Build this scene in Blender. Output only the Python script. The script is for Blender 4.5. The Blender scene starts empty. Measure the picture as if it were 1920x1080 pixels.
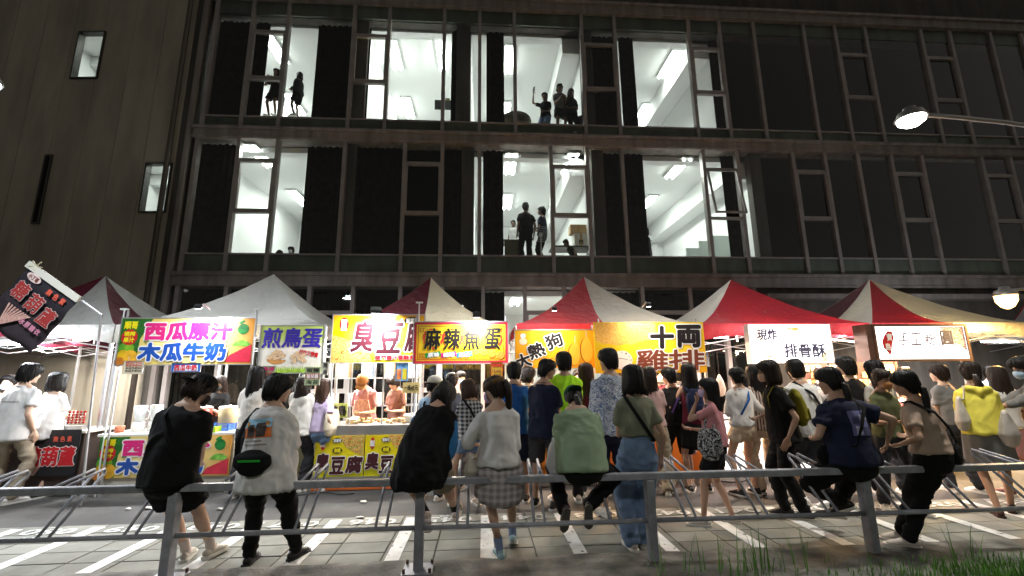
import bpy, math, random
import numpy as np
from mathutils import Vector, Matrix, Quaternion
rad = math.radians
random.seed(7)
SC = bpy.context.scene
COL = SC.collection

# ------------------------------------------------------------------ camera
FPX, CAMH = 830.0, 1.56
YAW, PITCH, ROLL = rad(3.8), rad(11.0), rad(-0.56)
_cy, _sy, _cp, _sp, _cr, _sr = math.cos(YAW), math.sin(YAW), math.cos(PITCH), math.sin(PITCH), math.cos(ROLL), math.sin(ROLL)
FW = Vector((_sy*_cp, _cy*_cp, _sp))
_r0 = Vector((_cy, -_sy, 0)); _u0 = _r0.cross(FW)
RT = _cr*_r0 + _sr*_u0
UP = -_sr*_r0 + _cr*_u0
CPOS = Vector((0, 0, CAMH))
cam = bpy.data.cameras.new('camera'); camo = bpy.data.objects.new('camera', cam); COL.objects.link(camo)
cam.sensor_width = 36; cam.lens = 36*FPX/1920; cam.clip_start = 0.05; cam.clip_end = 400
M = Matrix((RT, UP, -FW)).transposed().to_4x4(); M.translation = CPOS
camo.matrix_world = M
SC.camera = camo
SC.view_settings.view_transform = 'Standard'
SC.view_settings.look = 'None'
SC.view_settings.exposure = 1.2
SC.view_settings.gamma = 1.0
SC.cycles.use_denoising = True
SC.cycles.max_bounces = 6
SC.cycles.diffuse_bounces = 3
SC.cycles.glossy_bounces = 3
SC.cycles.transmission_bounces = 4
SC.cycles.transparent_max_bounces = 10
SC.cycles.caustics_reflective = False
SC.cycles.caustics_refractive = False
SC.cycles.sample_clamp_indirect = 4

# ------------------------------------------------------------------ night sky, a trace of moonlight
W = bpy.data.worlds.new('World'); SC.world = W; W.use_nodes = True
nt = W.node_tree
sky = nt.nodes.new('ShaderNodeTexSky'); sky.sky_type = 'NISHITA'; sky.sun_disc = False
sky.sun_elevation = rad(40); sky.sun_rotation = rad(100)
hs = nt.nodes.new('ShaderNodeHueSaturation'); hs.inputs['Saturation'].default_value = .18   # city glow, nearly colourless
bg = nt.nodes['Background']; nt.links.new(sky.outputs[0], hs.inputs['Color']); wm = nt.nodes.new('ShaderNodeMix'); wm.data_type = 'RGBA'; wm.blend_type = 'MULTIPLY'; wm.inputs['Factor'].default_value = 1; wm.inputs['B'].default_value = (1, .92, .80, 1)
nt.links.new(hs.outputs[0], wm.inputs['A']); nt.links.new(wm.outputs['Result'], bg.inputs[0]); bg.inputs[1].default_value = 0.0105
sd = bpy.data.lights.new('moon', 'SUN'); sd.energy = 0.012; sd.angle = rad(0.5); sd.color = (1, .95, .88)
so = bpy.data.objects.new('moon', sd); COL.objects.link(so); so.rotation_euler = (rad(50), 0, rad(80))

def ray(x, y):
    return FW + RT*((x-960)/FPX) - UP*((y-540)/FPX)
def G(x, y, z=0.0):
    d = ray(x, y); t = (z-CAMH)/d.z
    return CPOS + d*t
def P(x, y, Y):
    d = ray(x, y); return CPOS + d*(Y/d.y)

# ------------------------------------------------------------------ helpers
def srgb(h):
    h = h.lstrip('#')
    o = []
    for i in (0, 2, 4):
        c = int(h[i:i+2], 16)/255
        o.append(c/12.92 if c <= .04045 else ((c+.055)/1.055)**2.4)
    return tuple(o)
_M = {}
def mat(name, col, rough=.6, metal=0.0, ns=None, na=.12, bs=None, bd=.002, emis=None, es=0.0, alpha=None, spec=None, trans=None, sheen=0, world=False, stretch=None, stain=0):
    """ns/na noise scale and colour amount; bs/bd bump noise scale and distance; trans translucent share."""
    if name in _M: return _M[name]
    if isinstance(col, str): col = srgb(col)
    m = bpy.data.materials.new(name); m.use_nodes = True; _M[name] = m
    n = m.node_tree; b = n.nodes['Principled BSDF']; L = n.links.new
    b.inputs['Base Color'].default_value = (*col, 1)
    b.inputs['Roughness'].default_value = rough
    b.inputs['Metallic'].default_value = metal
    if spec is not None: b.inputs['Specular IOR Level'].default_value = spec
    if sheen: b.inputs['Sheen Weight'].default_value = sheen
    tc = n.nodes.new('ShaderNodeTexCoord')
    src = tc.outputs['Object']
    if world: src = n.nodes.new('ShaderNodeNewGeometry').outputs['Position']
    if stretch:
        mp = n.nodes.new('ShaderNodeMapping'); mp.inputs['Scale'].default_value = stretch; L(src, mp.inputs[0]); src = mp.outputs[0]
    if ns:
        t = n.nodes.new('ShaderNodeTexNoise'); t.inputs['Scale'].default_value = ns; t.inputs['Detail'].default_value = 6
        L(src, t.inputs['Vector'])
        r = n.nodes.new('ShaderNodeValToRGB')
        r.color_ramp.elements[0].position = .3; r.color_ramp.elements[1].position = .7
        r.color_ramp.elements[0].color = (*[max(0, c*(1-na)) for c in col], 1)
        r.color_ramp.elements[1].color = (*[min(1, c*(1+na)) for c in col], 1)
        L(t.outputs['Fac'], r.inputs[0]); out = r.outputs[0]
        if stain:   # separate dirt layer: blotches and specks plus a shade of its own for each piece
            for sc_, lo, amt in ((1.7, .50, stain), (9.0, .60, stain*.8), (60.0, .66, stain)):
                t2 = n.nodes.new('ShaderNodeTexNoise'); t2.inputs['Scale'].default_value = sc_; t2.inputs['Detail'].default_value = 5; L(src, t2.inputs['Vector'])
                m2 = n.nodes.new('ShaderNodeMapRange'); m2.inputs['From Min'].default_value = lo; m2.inputs['From Max'].default_value = lo+.12; m2.inputs['To Min'].default_value = 1; m2.inputs['To Max'].default_value = 1-amt; L(t2.outputs['Fac'], m2.inputs[0])
                x2 = n.nodes.new('ShaderNodeMix'); x2.data_type = 'RGBA'; x2.blend_type = 'MULTIPLY'; x2.inputs['Factor'].default_value = 1; L(out, x2.inputs['A']); L(m2.outputs[0], x2.inputs['B']); out = x2.outputs['Result']
            oi = n.nodes.new('ShaderNodeObjectInfo'); m3 = n.nodes.new('ShaderNodeMapRange'); m3.inputs['To Min'].default_value = .84; m3.inputs['To Max'].default_value = 1.1; L(oi.outputs['Random'], m3.inputs[0])
            x3 = n.nodes.new('ShaderNodeMix'); x3.data_type = 'RGBA'; x3.blend_type = 'MULTIPLY'; x3.inputs['Factor'].default_value = 1; L(out, x3.inputs['A']); L(m3.outputs[0], x3.inputs['B']); out = x3.outputs['Result']
        L(out, b.inputs['Base Color'])
    if bs:
        t = n.nodes.new('ShaderNodeTexNoise'); t.inputs['Scale'].default_value = bs; t.inputs['Detail'].default_value = 4
        L(tc.outputs['Object'], t.inputs['Vector'])
        u = n.nodes.new('ShaderNodeBump'); u.inputs['Distance'].default_value = bd; u.inputs['Strength'].default_value = 1
        L(t.outputs['Fac'], u.inputs['Height']); L(u.outputs[0], b.inputs['Normal'])
    if emis is not None:
        if isinstance(emis, str): emis = srgb(emis)
        b.inputs['Emission Color'].default_value = (*emis, 1); b.inputs['Emission Strength'].default_value = es
    if trans:
        tr = n.nodes.new('ShaderNodeBsdfTranslucent'); tr.inputs[0].default_value = (*col, 1)
        mx = n.nodes.new('ShaderNodeMixShader'); mx.inputs[0].default_value = trans
        L(b.outputs[0], mx.inputs[1]); L(tr.outputs[0], mx.inputs[2])
        L(mx.outputs[0], n.nodes['Material Output'].inputs[0])
    return m
def glassmat(name, tint=(1, 1, 1), refl=.08, rough=.02):
    if name in _M: return _M[name]
    m = bpy.data.materials.new(name); m.use_nodes = True; _M[name] = m
    n = m.node_tree; n.nodes.remove(n.nodes['Principled BSDF'])
    a = n.nodes.new('ShaderNodeBsdfTransparent'); a.inputs[0].default_value = (*tint, 1)
    g = n.nodes.new('ShaderNodeBsdfGlossy'); g.inputs['Roughness'].default_value = rough
    f = n.nodes.new('ShaderNodeFresnel')
    ge = n.nodes.new('ShaderNodeNewGeometry'); mr = n.nodes.new('ShaderNodeMapRange')
    mr.inputs['To Min'].default_value = 1.45; mr.inputs['To Max'].default_value = 1/1.45
    n.links.new(ge.outputs['Backfacing'], mr.inputs[0]); n.links.new(mr.outputs[0], f.inputs[0])
    mx = n.nodes.new('ShaderNodeMixShader')
    n.links.new(f.outputs[0], mx.inputs[0]); n.links.new(a.outputs[0], mx.inputs[1]); n.links.new(g.outputs[0], mx.inputs[2])
    n.links.new(mx.outputs[0], n.nodes['Material Output'].inputs[0])
    return m

class MB:
    """collects faces, then links them as one mesh object"""
    def __init__(s): s.v = []; s.f = []
    def quad(s, *p):
        n = len(s.v); s.v += [tuple(q) for q in p]; s.f.append(tuple(range(n, n+len(p)))); return s
    def box(s, x0, x1, y0, y1, z0, z1):
        if x0 > x1: x0, x1 = x1, x0
        if y0 > y1: y0, y1 = y1, y0
        if z0 > z1: z0, z1 = z1, z0
        n = len(s.v)
        s.v += [(x0,y0,z0),(x1,y0,z0),(x1,y1,z0),(x0,y1,z0),(x0,y0,z1),(x1,y0,z1),(x1,y1,z1),(x0,y1,z1)]
        s.f += [tuple(n+i for i in q) for q in ((0,3,2,1),(4,5,6,7),(0,1,5,4),(1,2,6,5),(2,3,7,6),(3,0,4,7))]
        return s
    def rings(s, R, cap=True, closed=True):
        n = len(s.v); k = len(R[0])
        for r in R: s.v += [tuple(p) for p in r]
        for i in range(len(R)-1):
            for j in range(k if closed else k-1):
                a = n+i*k+j; b = n+i*k+(j+1) % k
                s.f.append((a, b, b+k, a+k))
        if cap:
            s.f.append(tuple(n+j for j in range(k))[::-1]); s.f.append(tuple(n+(len(R)-1)*k+j for j in range(k)))
        return s
    def loft(s, pts, rads, side=(1, 0, 0), n=12, ends=True):
        pts = [Vector(p) for p in pts]; rads = [(r, r) if not isinstance(r, (tuple, list)) else r for r in rads]
        side = Vector(side); R = []
        if ends:
            d0 = (pts[0]-pts[1]).normalized(); d1 = (pts[-1]-pts[-2]).normalized()
            m0 = min(rads[0]); m1 = min(rads[-1])
            P2 = [pts[0]+d0*m0*.9, pts[0]+d0*m0*.55] + pts + [pts[-1]+d1*m1*.55, pts[-1]+d1*m1*.9]
            r0, r1 = rads[0], rads[-1]
            rads = [(r0[0]*.25, r0[1]*.25), (r0[0]*.8, r0[1]*.8)] + list(rads) + [(r1[0]*.8, r1[1]*.8), (r1[0]*.25, r1[1]*.25)]
            pts = P2
        for i, p in enumerate(pts):
            t = (pts[min(i+1, len(pts)-1)]-pts[max(i-1, 0)]).normalized()
            a = side-t*side.dot(t)
            if a.length < 1e-3: a = Vector((0, 1, 0))-t*t.y
            a.normalize(); b = t.cross(a)
            R.append([p+a*math.cos(2*math.pi*j/n)*rads[i][0]+b*math.sin(2*math.pi*j/n)*rads[i][1] for j in range(n)])
        return s.rings(R)
    def tube(s, pts, r, n=8): return s.loft(pts, [r]*len(pts), n=n, ends=False, side=(.31, .22, .93) if abs((Vector(pts[-1])-Vector(pts[0])).normalized().z) < .8 else (1, 0, 0))
    def ball(s, c, rx, ry=None, rz=None, n=12, m=8):
        ry = ry or rx; rz = rz or rx; R = []
        for i in range(m+1):
            e = math.pi*(i/m)*.96+math.pi*.02
            R.append([(c[0]+rx*math.sin(e)*math.cos(2*math.pi*j/n), c[1]+ry*math.sin(e)*math.sin(2*math.pi*j/n), c[2]-rz*math.cos(e)) for j in range(n)])
        return s.rings(R)
    def cyl(s, c, r, h, n=16, r2=None):
        r2 = r if r2 is None else r2
        return s.rings([[(c[0]+rr*math.cos(2*math.pi*j/n), c[1]+rr*math.sin(2*math.pi*j/n), c[2]+z) for j in range(n)] for rr, z in ((r, 0), (r2, h))])
    def poly(s, pts, y, t=.001):
        """flat outline in the x-z plane facing -y with a small thickness"""
        return s.rings([[(x, y+t, z) for x, z in pts], [(x, y, z) for x, z in pts]])
    def mesh(s, name):
        me = bpy.data.meshes.new(name); me.from_pydata(s.v, [], s.f); me.update(); return me
    def build(s, name, m=None, parent=None, smooth=False, loc=None, bev=0):
        me = s.mesh(name)
        if m: me.materials.append(m)
        if smooth: me.shade_smooth()
        o = link(name, me, parent, loc)
        if bev:
            b = o.modifiers.new('b', 'BEVEL'); b.width = bev; b.segments = 2; b.limit_method = 'ANGLE'
        return o
def link(name, data, parent=None, loc=None):
    o = bpy.data.objects.new(name, data); COL.objects.link(o)
    if parent: o.parent = parent
    if loc is not None: o.location = loc
    return o
def tag(o, label=None, cat=None, group=None, kind=None):
    if label: o['label'] = label
    if cat: o['category'] = cat
    if group: o['group'] = group
    if kind: o['kind'] = kind
    return o
def thing(name, label, cat, loc=(0, 0, 0), rz=0, group=None):
    o = link(name, None, None, loc); o.rotation_euler = (0, 0, rz); o.empty_display_size = .1
    return tag(o, label, cat, group)
def structure(o): o['kind'] = 'structure'; return o
def area(name, loc, rot, sx, sy, e, col, parent=None, spread=180, shape='RECTANGLE'):
    d = bpy.data.lights.new(name, 'AREA'); d.shape = shape; d.size = sx
    if shape in ('RECTANGLE', 'ELLIPSE'): d.size_y = sy
    d.energy = e; d.color = col; d.spread = rad(spread)
    o = link(name, d, parent, loc); o.rotation_euler = rot; return o
def pointl(name, loc, e, col, r=.1, parent=None):
    d = bpy.data.lights.new(name, 'POINT'); d.energy = e; d.color = col; d.shadow_soft_size = r
    return link(name, d, parent, loc)

# vectorised value noise
def _h(i, j, k, s):
    x = (i*374761393 + j*668265263 + k*2147483647 + s*1274126177) & 0xffffffff
    x = ((x ^ (x >> 13))*1274126177) & 0xffffffff
    return ((x ^ (x >> 16)) & 0xffff)/65535.0
def vnoise(p, s=0):
    p = p+1000.0; i = np.floor(p).astype(np.int64); f = p-i; f = f*f*(3-2*f); r = 0
    for a in (0, 1):
        for b in (0, 1):
            for c in (0, 1):
                w = (f[:, 0] if a else 1-f[:, 0])*(f[:, 1] if b else 1-f[:, 1])*(f[:, 2] if c else 1-f[:, 2])
                r = r+w*_h(i[:, 0]+a, i[:, 1]+b, i[:, 2]+c, s)
    return r*2-1

# ------------------------------------------------------------------ text jobs (made together at the end)
TEXT = []
def text(s, rect, m, parent, y=-.004, bold=0.0, outline=None, omat=None, rot=0.0, name='lettering', shear=0.0, plane='xz', oname='lettering_outline'):
    """rect = x0,x1,z0,z1 in the parent's frame; glyphs stretched to it. bold/outline: stroke growth in metres."""
    TEXT.append((s, rect, m, parent, y, bold, outline, omat, rot, name, shear, plane, oname))
def make_texts():
    tmp = {}
    for job in TEXT:
        if job[0] in tmp: continue
        c = bpy.data.curves.new('t', 'FONT'); c.body = job[0]; c.resolution_u = 2; c.extrude = 0
        o = bpy.data.objects.new('t', c); COL.objects.link(o); tmp[job[0]] = o
    bpy.context.view_layer.update()
    dg = bpy.context.evaluated_depsgraph_get()
    base = {}
    for k, o in tmp.items():
        me = bpy.data.meshes.new_from_object(o.evaluated_get(dg))
        v = np.array([x.co[:] for x in me.vertices]); f = [tuple(p.vertices) for p in me.polygons]
        base[k] = (v, f); bpy.data.meshes.remove(me)
    for o in tmp.values():
        c = o.data; bpy.data.objects.remove(o); bpy.data.curves.remove(c)
    for s, (x0, x1, z0, z1), m, parent, y, bold, outl, om, rot, name, shear, plane, oname in TEXT:
        v, f = base[s]
        lo = v.min(0); hi = v.max(0)
        q = np.zeros_like(v)
        cx, cz = (x0+x1)/2, (z0+z1)/2
        u = ((v[:, 0]-lo[0])/(hi[0]-lo[0])-.5)*(x1-x0); w = ((v[:, 1]-lo[1])/(hi[1]-lo[1])-.5)*(z1-z0)
        u = u+w*shear
        a = cx+u*math.cos(rot)-w*math.sin(rot); b = cz+u*math.sin(rot)+w*math.cos(rot)
        def emit(grow, y, nm, mt):
            V = []; F = []
            offs = [(0, 0)]
            if grow: 
                k = 8 if grow < .02 else 12
                offs = [(grow*math.cos(2*math.pi*i/k), grow*math.sin(2*math.pi*i/k)) for i in range(k)]+[(0, 0)]
                if grow > .02: offs += [(grow*.5*math.cos(2*math.pi*i/6), grow*.5*math.sin(2*math.pi*i/6)) for i in range(6)]
            for i, (dx, dz) in enumerate(offs):
                n = len(V)
                yy = y-i*.00012
                if plane == 'xz': V += list(zip(a+dx, [yy]*len(a), b+dz))
                else: V += list(zip(a+dx, b+dz, [-yy]*len(a)))
                F += [tuple(n+j for j in g) for g in f]
            me = bpy.data.meshes.new(nm); me.from_pydata([tuple(map(float, t)) for t in V], [], F); me.materials.append(mt)
            return link(nm, me, parent)
        if outl: emit(outl, y+.002, oname, om)
        emit(bold, y-.001, name, m)
# ================================================================== THE BUILDING
FY = 10.5
c_frame = mat('aluminium_frame', (.31, .28, .27), .5, .1, ns=3, na=.15)
c_beam = mat('painted_beam', (.27, .235, .22), .7, ns=2, na=.25, bs=40, bd=.002, world=True, stretch=(2.5, 2.5, .35), stain=.18)
c_spand = mat('spandrel_glass', (.10, .12, .095), .5, ns=2, na=.25, world=True, stretch=(1.5, 1.5, .5), stain=.15)
c_darkwall = mat('dark_render', (.09, .08, .07), .85, ns=1.5, na=.3, bs=30, world=True, stretch=(2, 2, .4), stain=.2)
c_panel = mat('wall_panel_metal', (.40, .355, .275), .65, ns=1.2, na=.2, bs=6, bd=.004, world=True, stretch=(1.6, 1.6, .35), stain=.08)
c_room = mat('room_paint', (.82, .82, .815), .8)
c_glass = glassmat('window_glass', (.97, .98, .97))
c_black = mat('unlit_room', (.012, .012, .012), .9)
bld = thing('school_building', 'long dark school building with three storeys of windows framed in brown-grey metal', 'building', (0, FY, 0))
ZB = [(3.62, 3.97), (7.33, 7.66), (11.33, 11.72)]
X0, X1 = -7.12, 19.0
for z0, z1 in ZB:
    b = MB().box(X0, X1, -.10, .30, z0, z1).box(X0, X1, -.16, -.10, z1-.10, z1-.02).box(X0, X1, -.13, -.10, z0+.02, z0+.05)
    b.build('floor_beam', c_beam, bld)
MB().box(X0-.28, 22, .02, .35, 11.72, 14.6).build('upper_wall', c_darkwall, bld)
# the storeys: mullion x, sill top, head, tall narrow lights with transoms
S3 = [-6.96,-6.04,-5.14,-3.44,-2.52,-1.06,-.11,.83,2.68,3.60,5.72,6.62,7.62,9.11,10.06,10.98,12.70,13.61,14.89,15.9,17.4,18.9]
S2 = [-7.01,-6.02,-5.09,-3.46,-1.98,-1.04,-.10,1.73,2.68,3.60,5.78,6.71,8.26,9.16,10.10,11.06,11.95,13.71,14.58,16.0,17.6,18.9]
S1 = [-7.0,-5.92,-4.05,-3.05,-1.96,-.98,0.0,1.0,1.96,3.9,5.1,5.95,6.75]
N3 = [1, 3, 8, 10, 14, 16]; N2 = [1, 4, 7, 10, 12, 15, 17]; N1 = [2, 4, 7, 9]
def storey(XS, NS, zbase, zsill, zhead, ztop, t1, t2, openat=None):
    for i, x in enumerate(XS):
        MB().box(x-.045, x+.045, -.07, .07, zbase, ztop).build('mullion', c_frame, bld)
    for i in range(len(XS)-1):
        a, b = XS[i]+.045, XS[i+1]-.045
        if zsill > zbase: MB().box(a, b, -.012, .05, zbase, zsill-.04).build('spandrel_panel', c_spand, bld); MB().box(a, b, -.05, .05, zsill-.04, zsill).build('window_sill', c_frame, bld)
        if ztop > zhead+.05: MB().box(a, b, -.01, .05, zhead, ztop).build('spandrel_panel', c_spand, bld)
        cells = [(zsill, zhead)]
        if i in NS:
            cells = [(zsill, t1-.03), (t1+.03, t2-.03), (t2+.03, zhead)]
            for t in (t1, t2): MB().box(a, b, -.05, .05, t-.03, t+.03).build('transom', c_frame, bld)
            if not (openat == i):
                for u, v in ((a, a+.04), (b-.04, b)): MB().box(u, v, -.06, .03, t1+.03, t2-.03).build('sash_stile', c_frame, bld)
                for u, v in ((t1+.03, t1+.07), (t2-.07, t2-.03)): MB().box(a+.04, b-.04, -.06, .03, u, v).build('sash_rail', c_frame, bld)
        for k, (u, v) in enumerate(cells):
            if openat == i and k == 1: continue
            MB().box(a, b, .0, .008, u, v).build('window_pane', c_glass, bld)
storey(S3, N3, 7.66, 7.98, 10.95, 11.33, 9.03, 10.42)
storey(S2, N2, 3.97, 4.42, 7.33, 7.33, 5.45, 6.80, openat=10)
storey(S1, N1, .0, .35, 3.62, 3.62, 1.2, 3.02)
# the open sash, swung outwards on its top hinge
sash = MB(); a, b = S2[10]+.05, S2[11]-.05
for u, v, z0, z1 in ((a, a+.05, 0, -1.3), (b-.05, b, 0, -1.3), (a+.05, b-.05, 0, -.05), (a+.05, b-.05, -1.3, -1.25)): sash.box(u, v, -.03, .0, z0, z1)
o = sash.build('open_sash', c_frame, bld, loc=(0, -.05, 6.77)); o.rotation_euler = (rad(-10), 0, 0)
o2 = MB().box(a+.05, b-.05, -.018, -.012, -1.25, -.05).build('window_pane', c_glass, o)
# plain ground floor wall to the right with its canopy
MB().box(6.8, 19, -.02, .3, 0, 3.62).build('ground_floor_wall', c_darkwall, bld)
MB().box(6.9, 19, -.35, -.02, 3.30, 3.42).build('wall_ledge', c_beam, bld)
# side frame, roof
MB().box(X0-.30, X0, -.08, .35, 0, 11.72).build('end_pier', c_darkwall, bld)
MB().box(X0-.12, X0-.02, -.16, -.08, 0, 11.33).build('end_trim', c_beam, bld)
MB().box(X0, 22, .35, 9, 14.3, 14.6).build('roof', c_darkwall, bld)
MB().box(X0-.28, 22, 9, 9.2, 0, 14.6).build('rear_wall', c_darkwall, bld)
# slabs between storeys and rooms.  rooms: x0,x1,floor,ceiling,lit,beam
slab = MB()
for z in (3.75, 7.45, 11.45): slab.box(X0, 22, .31, 8.9, z-.12, z+.12)
slab.build('floor_slab', c_darkwall, bld)
MB().box(X0, 19, .055, .30, 10.93, 11.32).build('added_closing_board', c_darkwall, bld)  # added board closing the slit above the panes, hides a stray glow
cl_tube = mat('lit_tube', (1, 1, 1), .4, emis=(.90, 1, .93), es=14)
c_house = mat('light_housing', (.8, .82, .8), .5)
def lit_tubes(x, Y, z, e, n):
    t = thing('ceiling_light', n, 'ceiling light', (x, Y, z), 0, 'fluorescent lights on the classroom ceilings')
    MB().box(-.17, .17, -.62, .62, -.05, 0).build('housing', c_house, t)
    for s in (-1, 1):
        MB().tube([(s*.09, -.58, -.085), (s*.09, .58, -.085)], .022, 8).build('tube', cl_tube, t)
    area('lamp', (0, 0, -.13), (0, 0, 0), .3, 1.2, e*.37, (.93, 1, .94), t)
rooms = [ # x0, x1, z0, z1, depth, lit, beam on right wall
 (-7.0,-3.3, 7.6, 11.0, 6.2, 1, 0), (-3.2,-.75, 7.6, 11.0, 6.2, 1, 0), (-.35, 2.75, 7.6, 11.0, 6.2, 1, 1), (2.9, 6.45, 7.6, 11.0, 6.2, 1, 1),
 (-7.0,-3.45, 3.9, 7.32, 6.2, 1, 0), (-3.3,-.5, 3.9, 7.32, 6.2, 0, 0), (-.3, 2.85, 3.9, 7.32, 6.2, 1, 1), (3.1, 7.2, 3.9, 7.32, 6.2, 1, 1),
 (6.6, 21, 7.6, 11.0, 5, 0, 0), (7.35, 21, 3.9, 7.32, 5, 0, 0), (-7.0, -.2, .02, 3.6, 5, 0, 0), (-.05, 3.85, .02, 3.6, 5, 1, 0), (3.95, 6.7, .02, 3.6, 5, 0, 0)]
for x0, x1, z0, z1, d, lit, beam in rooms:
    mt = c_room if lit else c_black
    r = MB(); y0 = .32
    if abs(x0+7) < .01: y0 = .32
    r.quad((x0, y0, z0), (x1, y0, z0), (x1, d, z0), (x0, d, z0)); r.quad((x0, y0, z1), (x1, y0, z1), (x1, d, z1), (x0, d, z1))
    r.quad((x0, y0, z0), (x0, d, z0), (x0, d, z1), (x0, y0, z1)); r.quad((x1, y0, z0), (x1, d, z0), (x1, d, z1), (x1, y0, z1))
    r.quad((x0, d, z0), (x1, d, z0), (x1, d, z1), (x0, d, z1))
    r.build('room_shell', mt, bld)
    if beam: MB().box(x1-.55, x1-.01, y0, d-.01, z1-.62, z1-.01).build('ceiling_beam', c_room, bld)
    if lit: MB().box(x0+.01, x1-.01, y0, y0+.25, z1-.14, z1-.01).build('ceiling_beam', c_room, bld)
    if not lit: continue
for z in (7.5, 3.8):   # room partitions seen edge on behind the glass
    for xx in ((-3.25, -.55, 2.83) if z > 5 else (-3.37, -.4, 2.98, 7.28)):
        MB().box(xx-.16 if xx != -.55 else xx-.19, xx+.16 if xx != -.55 else xx+.19, .09, .31, z, z+3.6).build('column', c_darkwall, bld)
for i, (px, py, z, e) in enumerate([(517,92,11,70),(553,195,11,60),(740,104,11,38),(830,104,11,38),(765,202,11,36),(955,112,11,50),(1054,112,11,60),(948,210,11,50),(1048,206,11,50),(1255,121,11,75),(1203,213,11,70),
    (489,293,7.32,70),(560,371,7.32,60),(957,307,7.32,60),(951,378,7.32,60),(1068,307,7.32,60),(1040,380,7.32,60),(1271,315,7.32,80),(1213,380,7.32,80)]):
    q = G(px, py, z-.05)
    fl = 'third' if z > 8 else 'second'
    names = ['upper floor room at the left end, front of ceiling','upper floor room at the left end, low beside curtain','music stand room upper floor, front left','music stand room upper floor, front right','music stand room upper floor, rear','selfie group room, front left behind mullion','selfie group room, large front light','selfie group room, rear left','selfie group room, rear behind the three people','upper room right of the selfie group, front','upper room right of the selfie group, rear',
      'lower room at the left end, front','lower room at the left end, rear beside curtain','fan room on lower floor, front left','fan room on lower floor, rear left','fan room on lower floor, front right','fan room on lower floor, rear right','lower room with the open sash, front','lower room with the open sash, rear']
    lit_tubes(q.x, q.y, z-.01, e, 'twin tube fluorescent light in the '+names[i])
for i, xx in enumerate((.9, 2.9)): lit_tubes(xx, FY+1.5, 3.58, 45, 'twin tube fluorescent light in the ground floor room behind the tents, '+('left' if i == 0 else 'right')+' one')
# curtains
c_curt = mat('curtain_black_brown', (.014, .012, .010), .95, ns=6, na=.4, spec=0)
def curtain(px0, px1, fl, lab, dy=.2, z0=None, z1=None, skew=0):
    y = FY+dy; pyr = 140 if fl == 3 else 390 if fl == 2 else 560
    a = P(px0, pyr, y).x; b = P(px1, pyr, y).x
    z0 = z0 if z0 is not None else {3: 7.72, 2: 4.2, 1: .3}[fl]; z1 = z1 if z1 is not None else {3: 10.88, 2: 7.32, 1: 3.55}[fl]
    w = b-a; n = max(14, int(w/.022)); rows = []
    for k in range(7):
        t = k/6; z = z0+(z1-z0)*t; r = []
        for j in range(n+1):
            u = j/n; ph = u*w/.075*6.283/2
            amp = .035*(1-.35*t)
            zz = z-(.03*abs(math.sin(ph*.5)) if k == 6 else 0)
            r.append((a+w*u+.01*math.sin(ph*.37+fl)+skew*(1-t)*u, y+amp*math.sin(ph)+.012*math.sin(ph*.31+t*2), zz))
        rows.append(r)
    m = MB()
    m.rings(rows+[[(p[0], p[1]+.006, p[2]) for p in q] for q in rows[::-1]], cap=False, closed=False)
    o = m.build('curtain', c_curt, None, smooth=True)
    tag(o, lab, 'curtain', 'dark pleated curtains in the school windows')
for a in [(400,463,3,'black curtain filling the top left end window'),(468,498,3,'bunched curtain behind the narrow window left of the two standing people'),(590,655,3,'wide black curtain right of the two standing people'),(663,692,3,'bunched curtain left of the room with the music stand'),
    (846,872,3,'gathered black curtain beside the music stand'),(912,946,3,'black curtain left of the selfie group'),(1108,1160,3,'bunched curtain right of the selfie group'),(1163,1190,3,'narrow black curtain left of the room with the upper beam'),(1336,1358,3,'gathered curtain at the right end of the upper lit rooms'),
    (352,437,2,'black curtain filling the left end window of the lower lit floor'),(567,640,2,'wide black curtain right of the lower left lit room'),(644,752,2,'broad black curtain in the dark lower window'),(830,868,2,'black curtain right of the dark transom window'),(905,944,2,'black curtain left of the fan'),
    (1118,1170,2,'bunched curtain right of the fan room'),(1175,1212,2,'gathered curtain left of the room with the open sash'),(1360,1392,2,'grey gathered curtain behind the open sash'),
    (340,415,1,'dark curtain on the ground floor above the juice stall'),(425,620,1,'wide dark curtain behind the white tent'),(640,700,1,'dark curtain behind the stinky tofu sign'),(850,945,1,'dark curtain left of the lit ground floor window'),(1142,1330,1,'brown curtain behind the chicken cutlet stall')]:
    curtain(*a)

# ------------------------------------------------ the panelled wall of the building on the left
lw = thing('panelled_building', 'dark olive panelled wall of the neighbouring building at the left', 'building', (-7.42, 10.42, 0), rad(-4))
wins = []
def lwx(px, py, Y0):   # px,py on this wall's plane -> local u,z
    d = ray(px, py); th = rad(-4); nrm = Vector((-math.sin(th), math.cos(th), 0)); q = Vector((-7.42, 10.42, 0))
    t = (q-CPOS).dot(nrm)/d.dot(nrm); p = CPOS+d*t
    return (p-q).dot(Vector((math.cos(th), math.sin(th), 0))), p.z
for x0, x1, y0, y1, lit in ((141, 192, 60, 148, 1), (268, 318, 306, 399, 1), (66, 95, 291, 420, 0)):
    u0 = lwx(x0, (y0+y1)/2, 0)[0]; u1 = lwx(x1, (y0+y1)/2, 0)[0]; z1 = lwx((x0+x1)/2, y0, 0)[1]; z0 = lwx((x0+x1)/2, y1, 0)[1]
    if not lit: u0, u1 = (u0+u1)/2-.09, (u0+u1)/2+.09
    wins.append((u0, u1, z0, z1, lit))
pw = .78; H2 = 14.6
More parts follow.
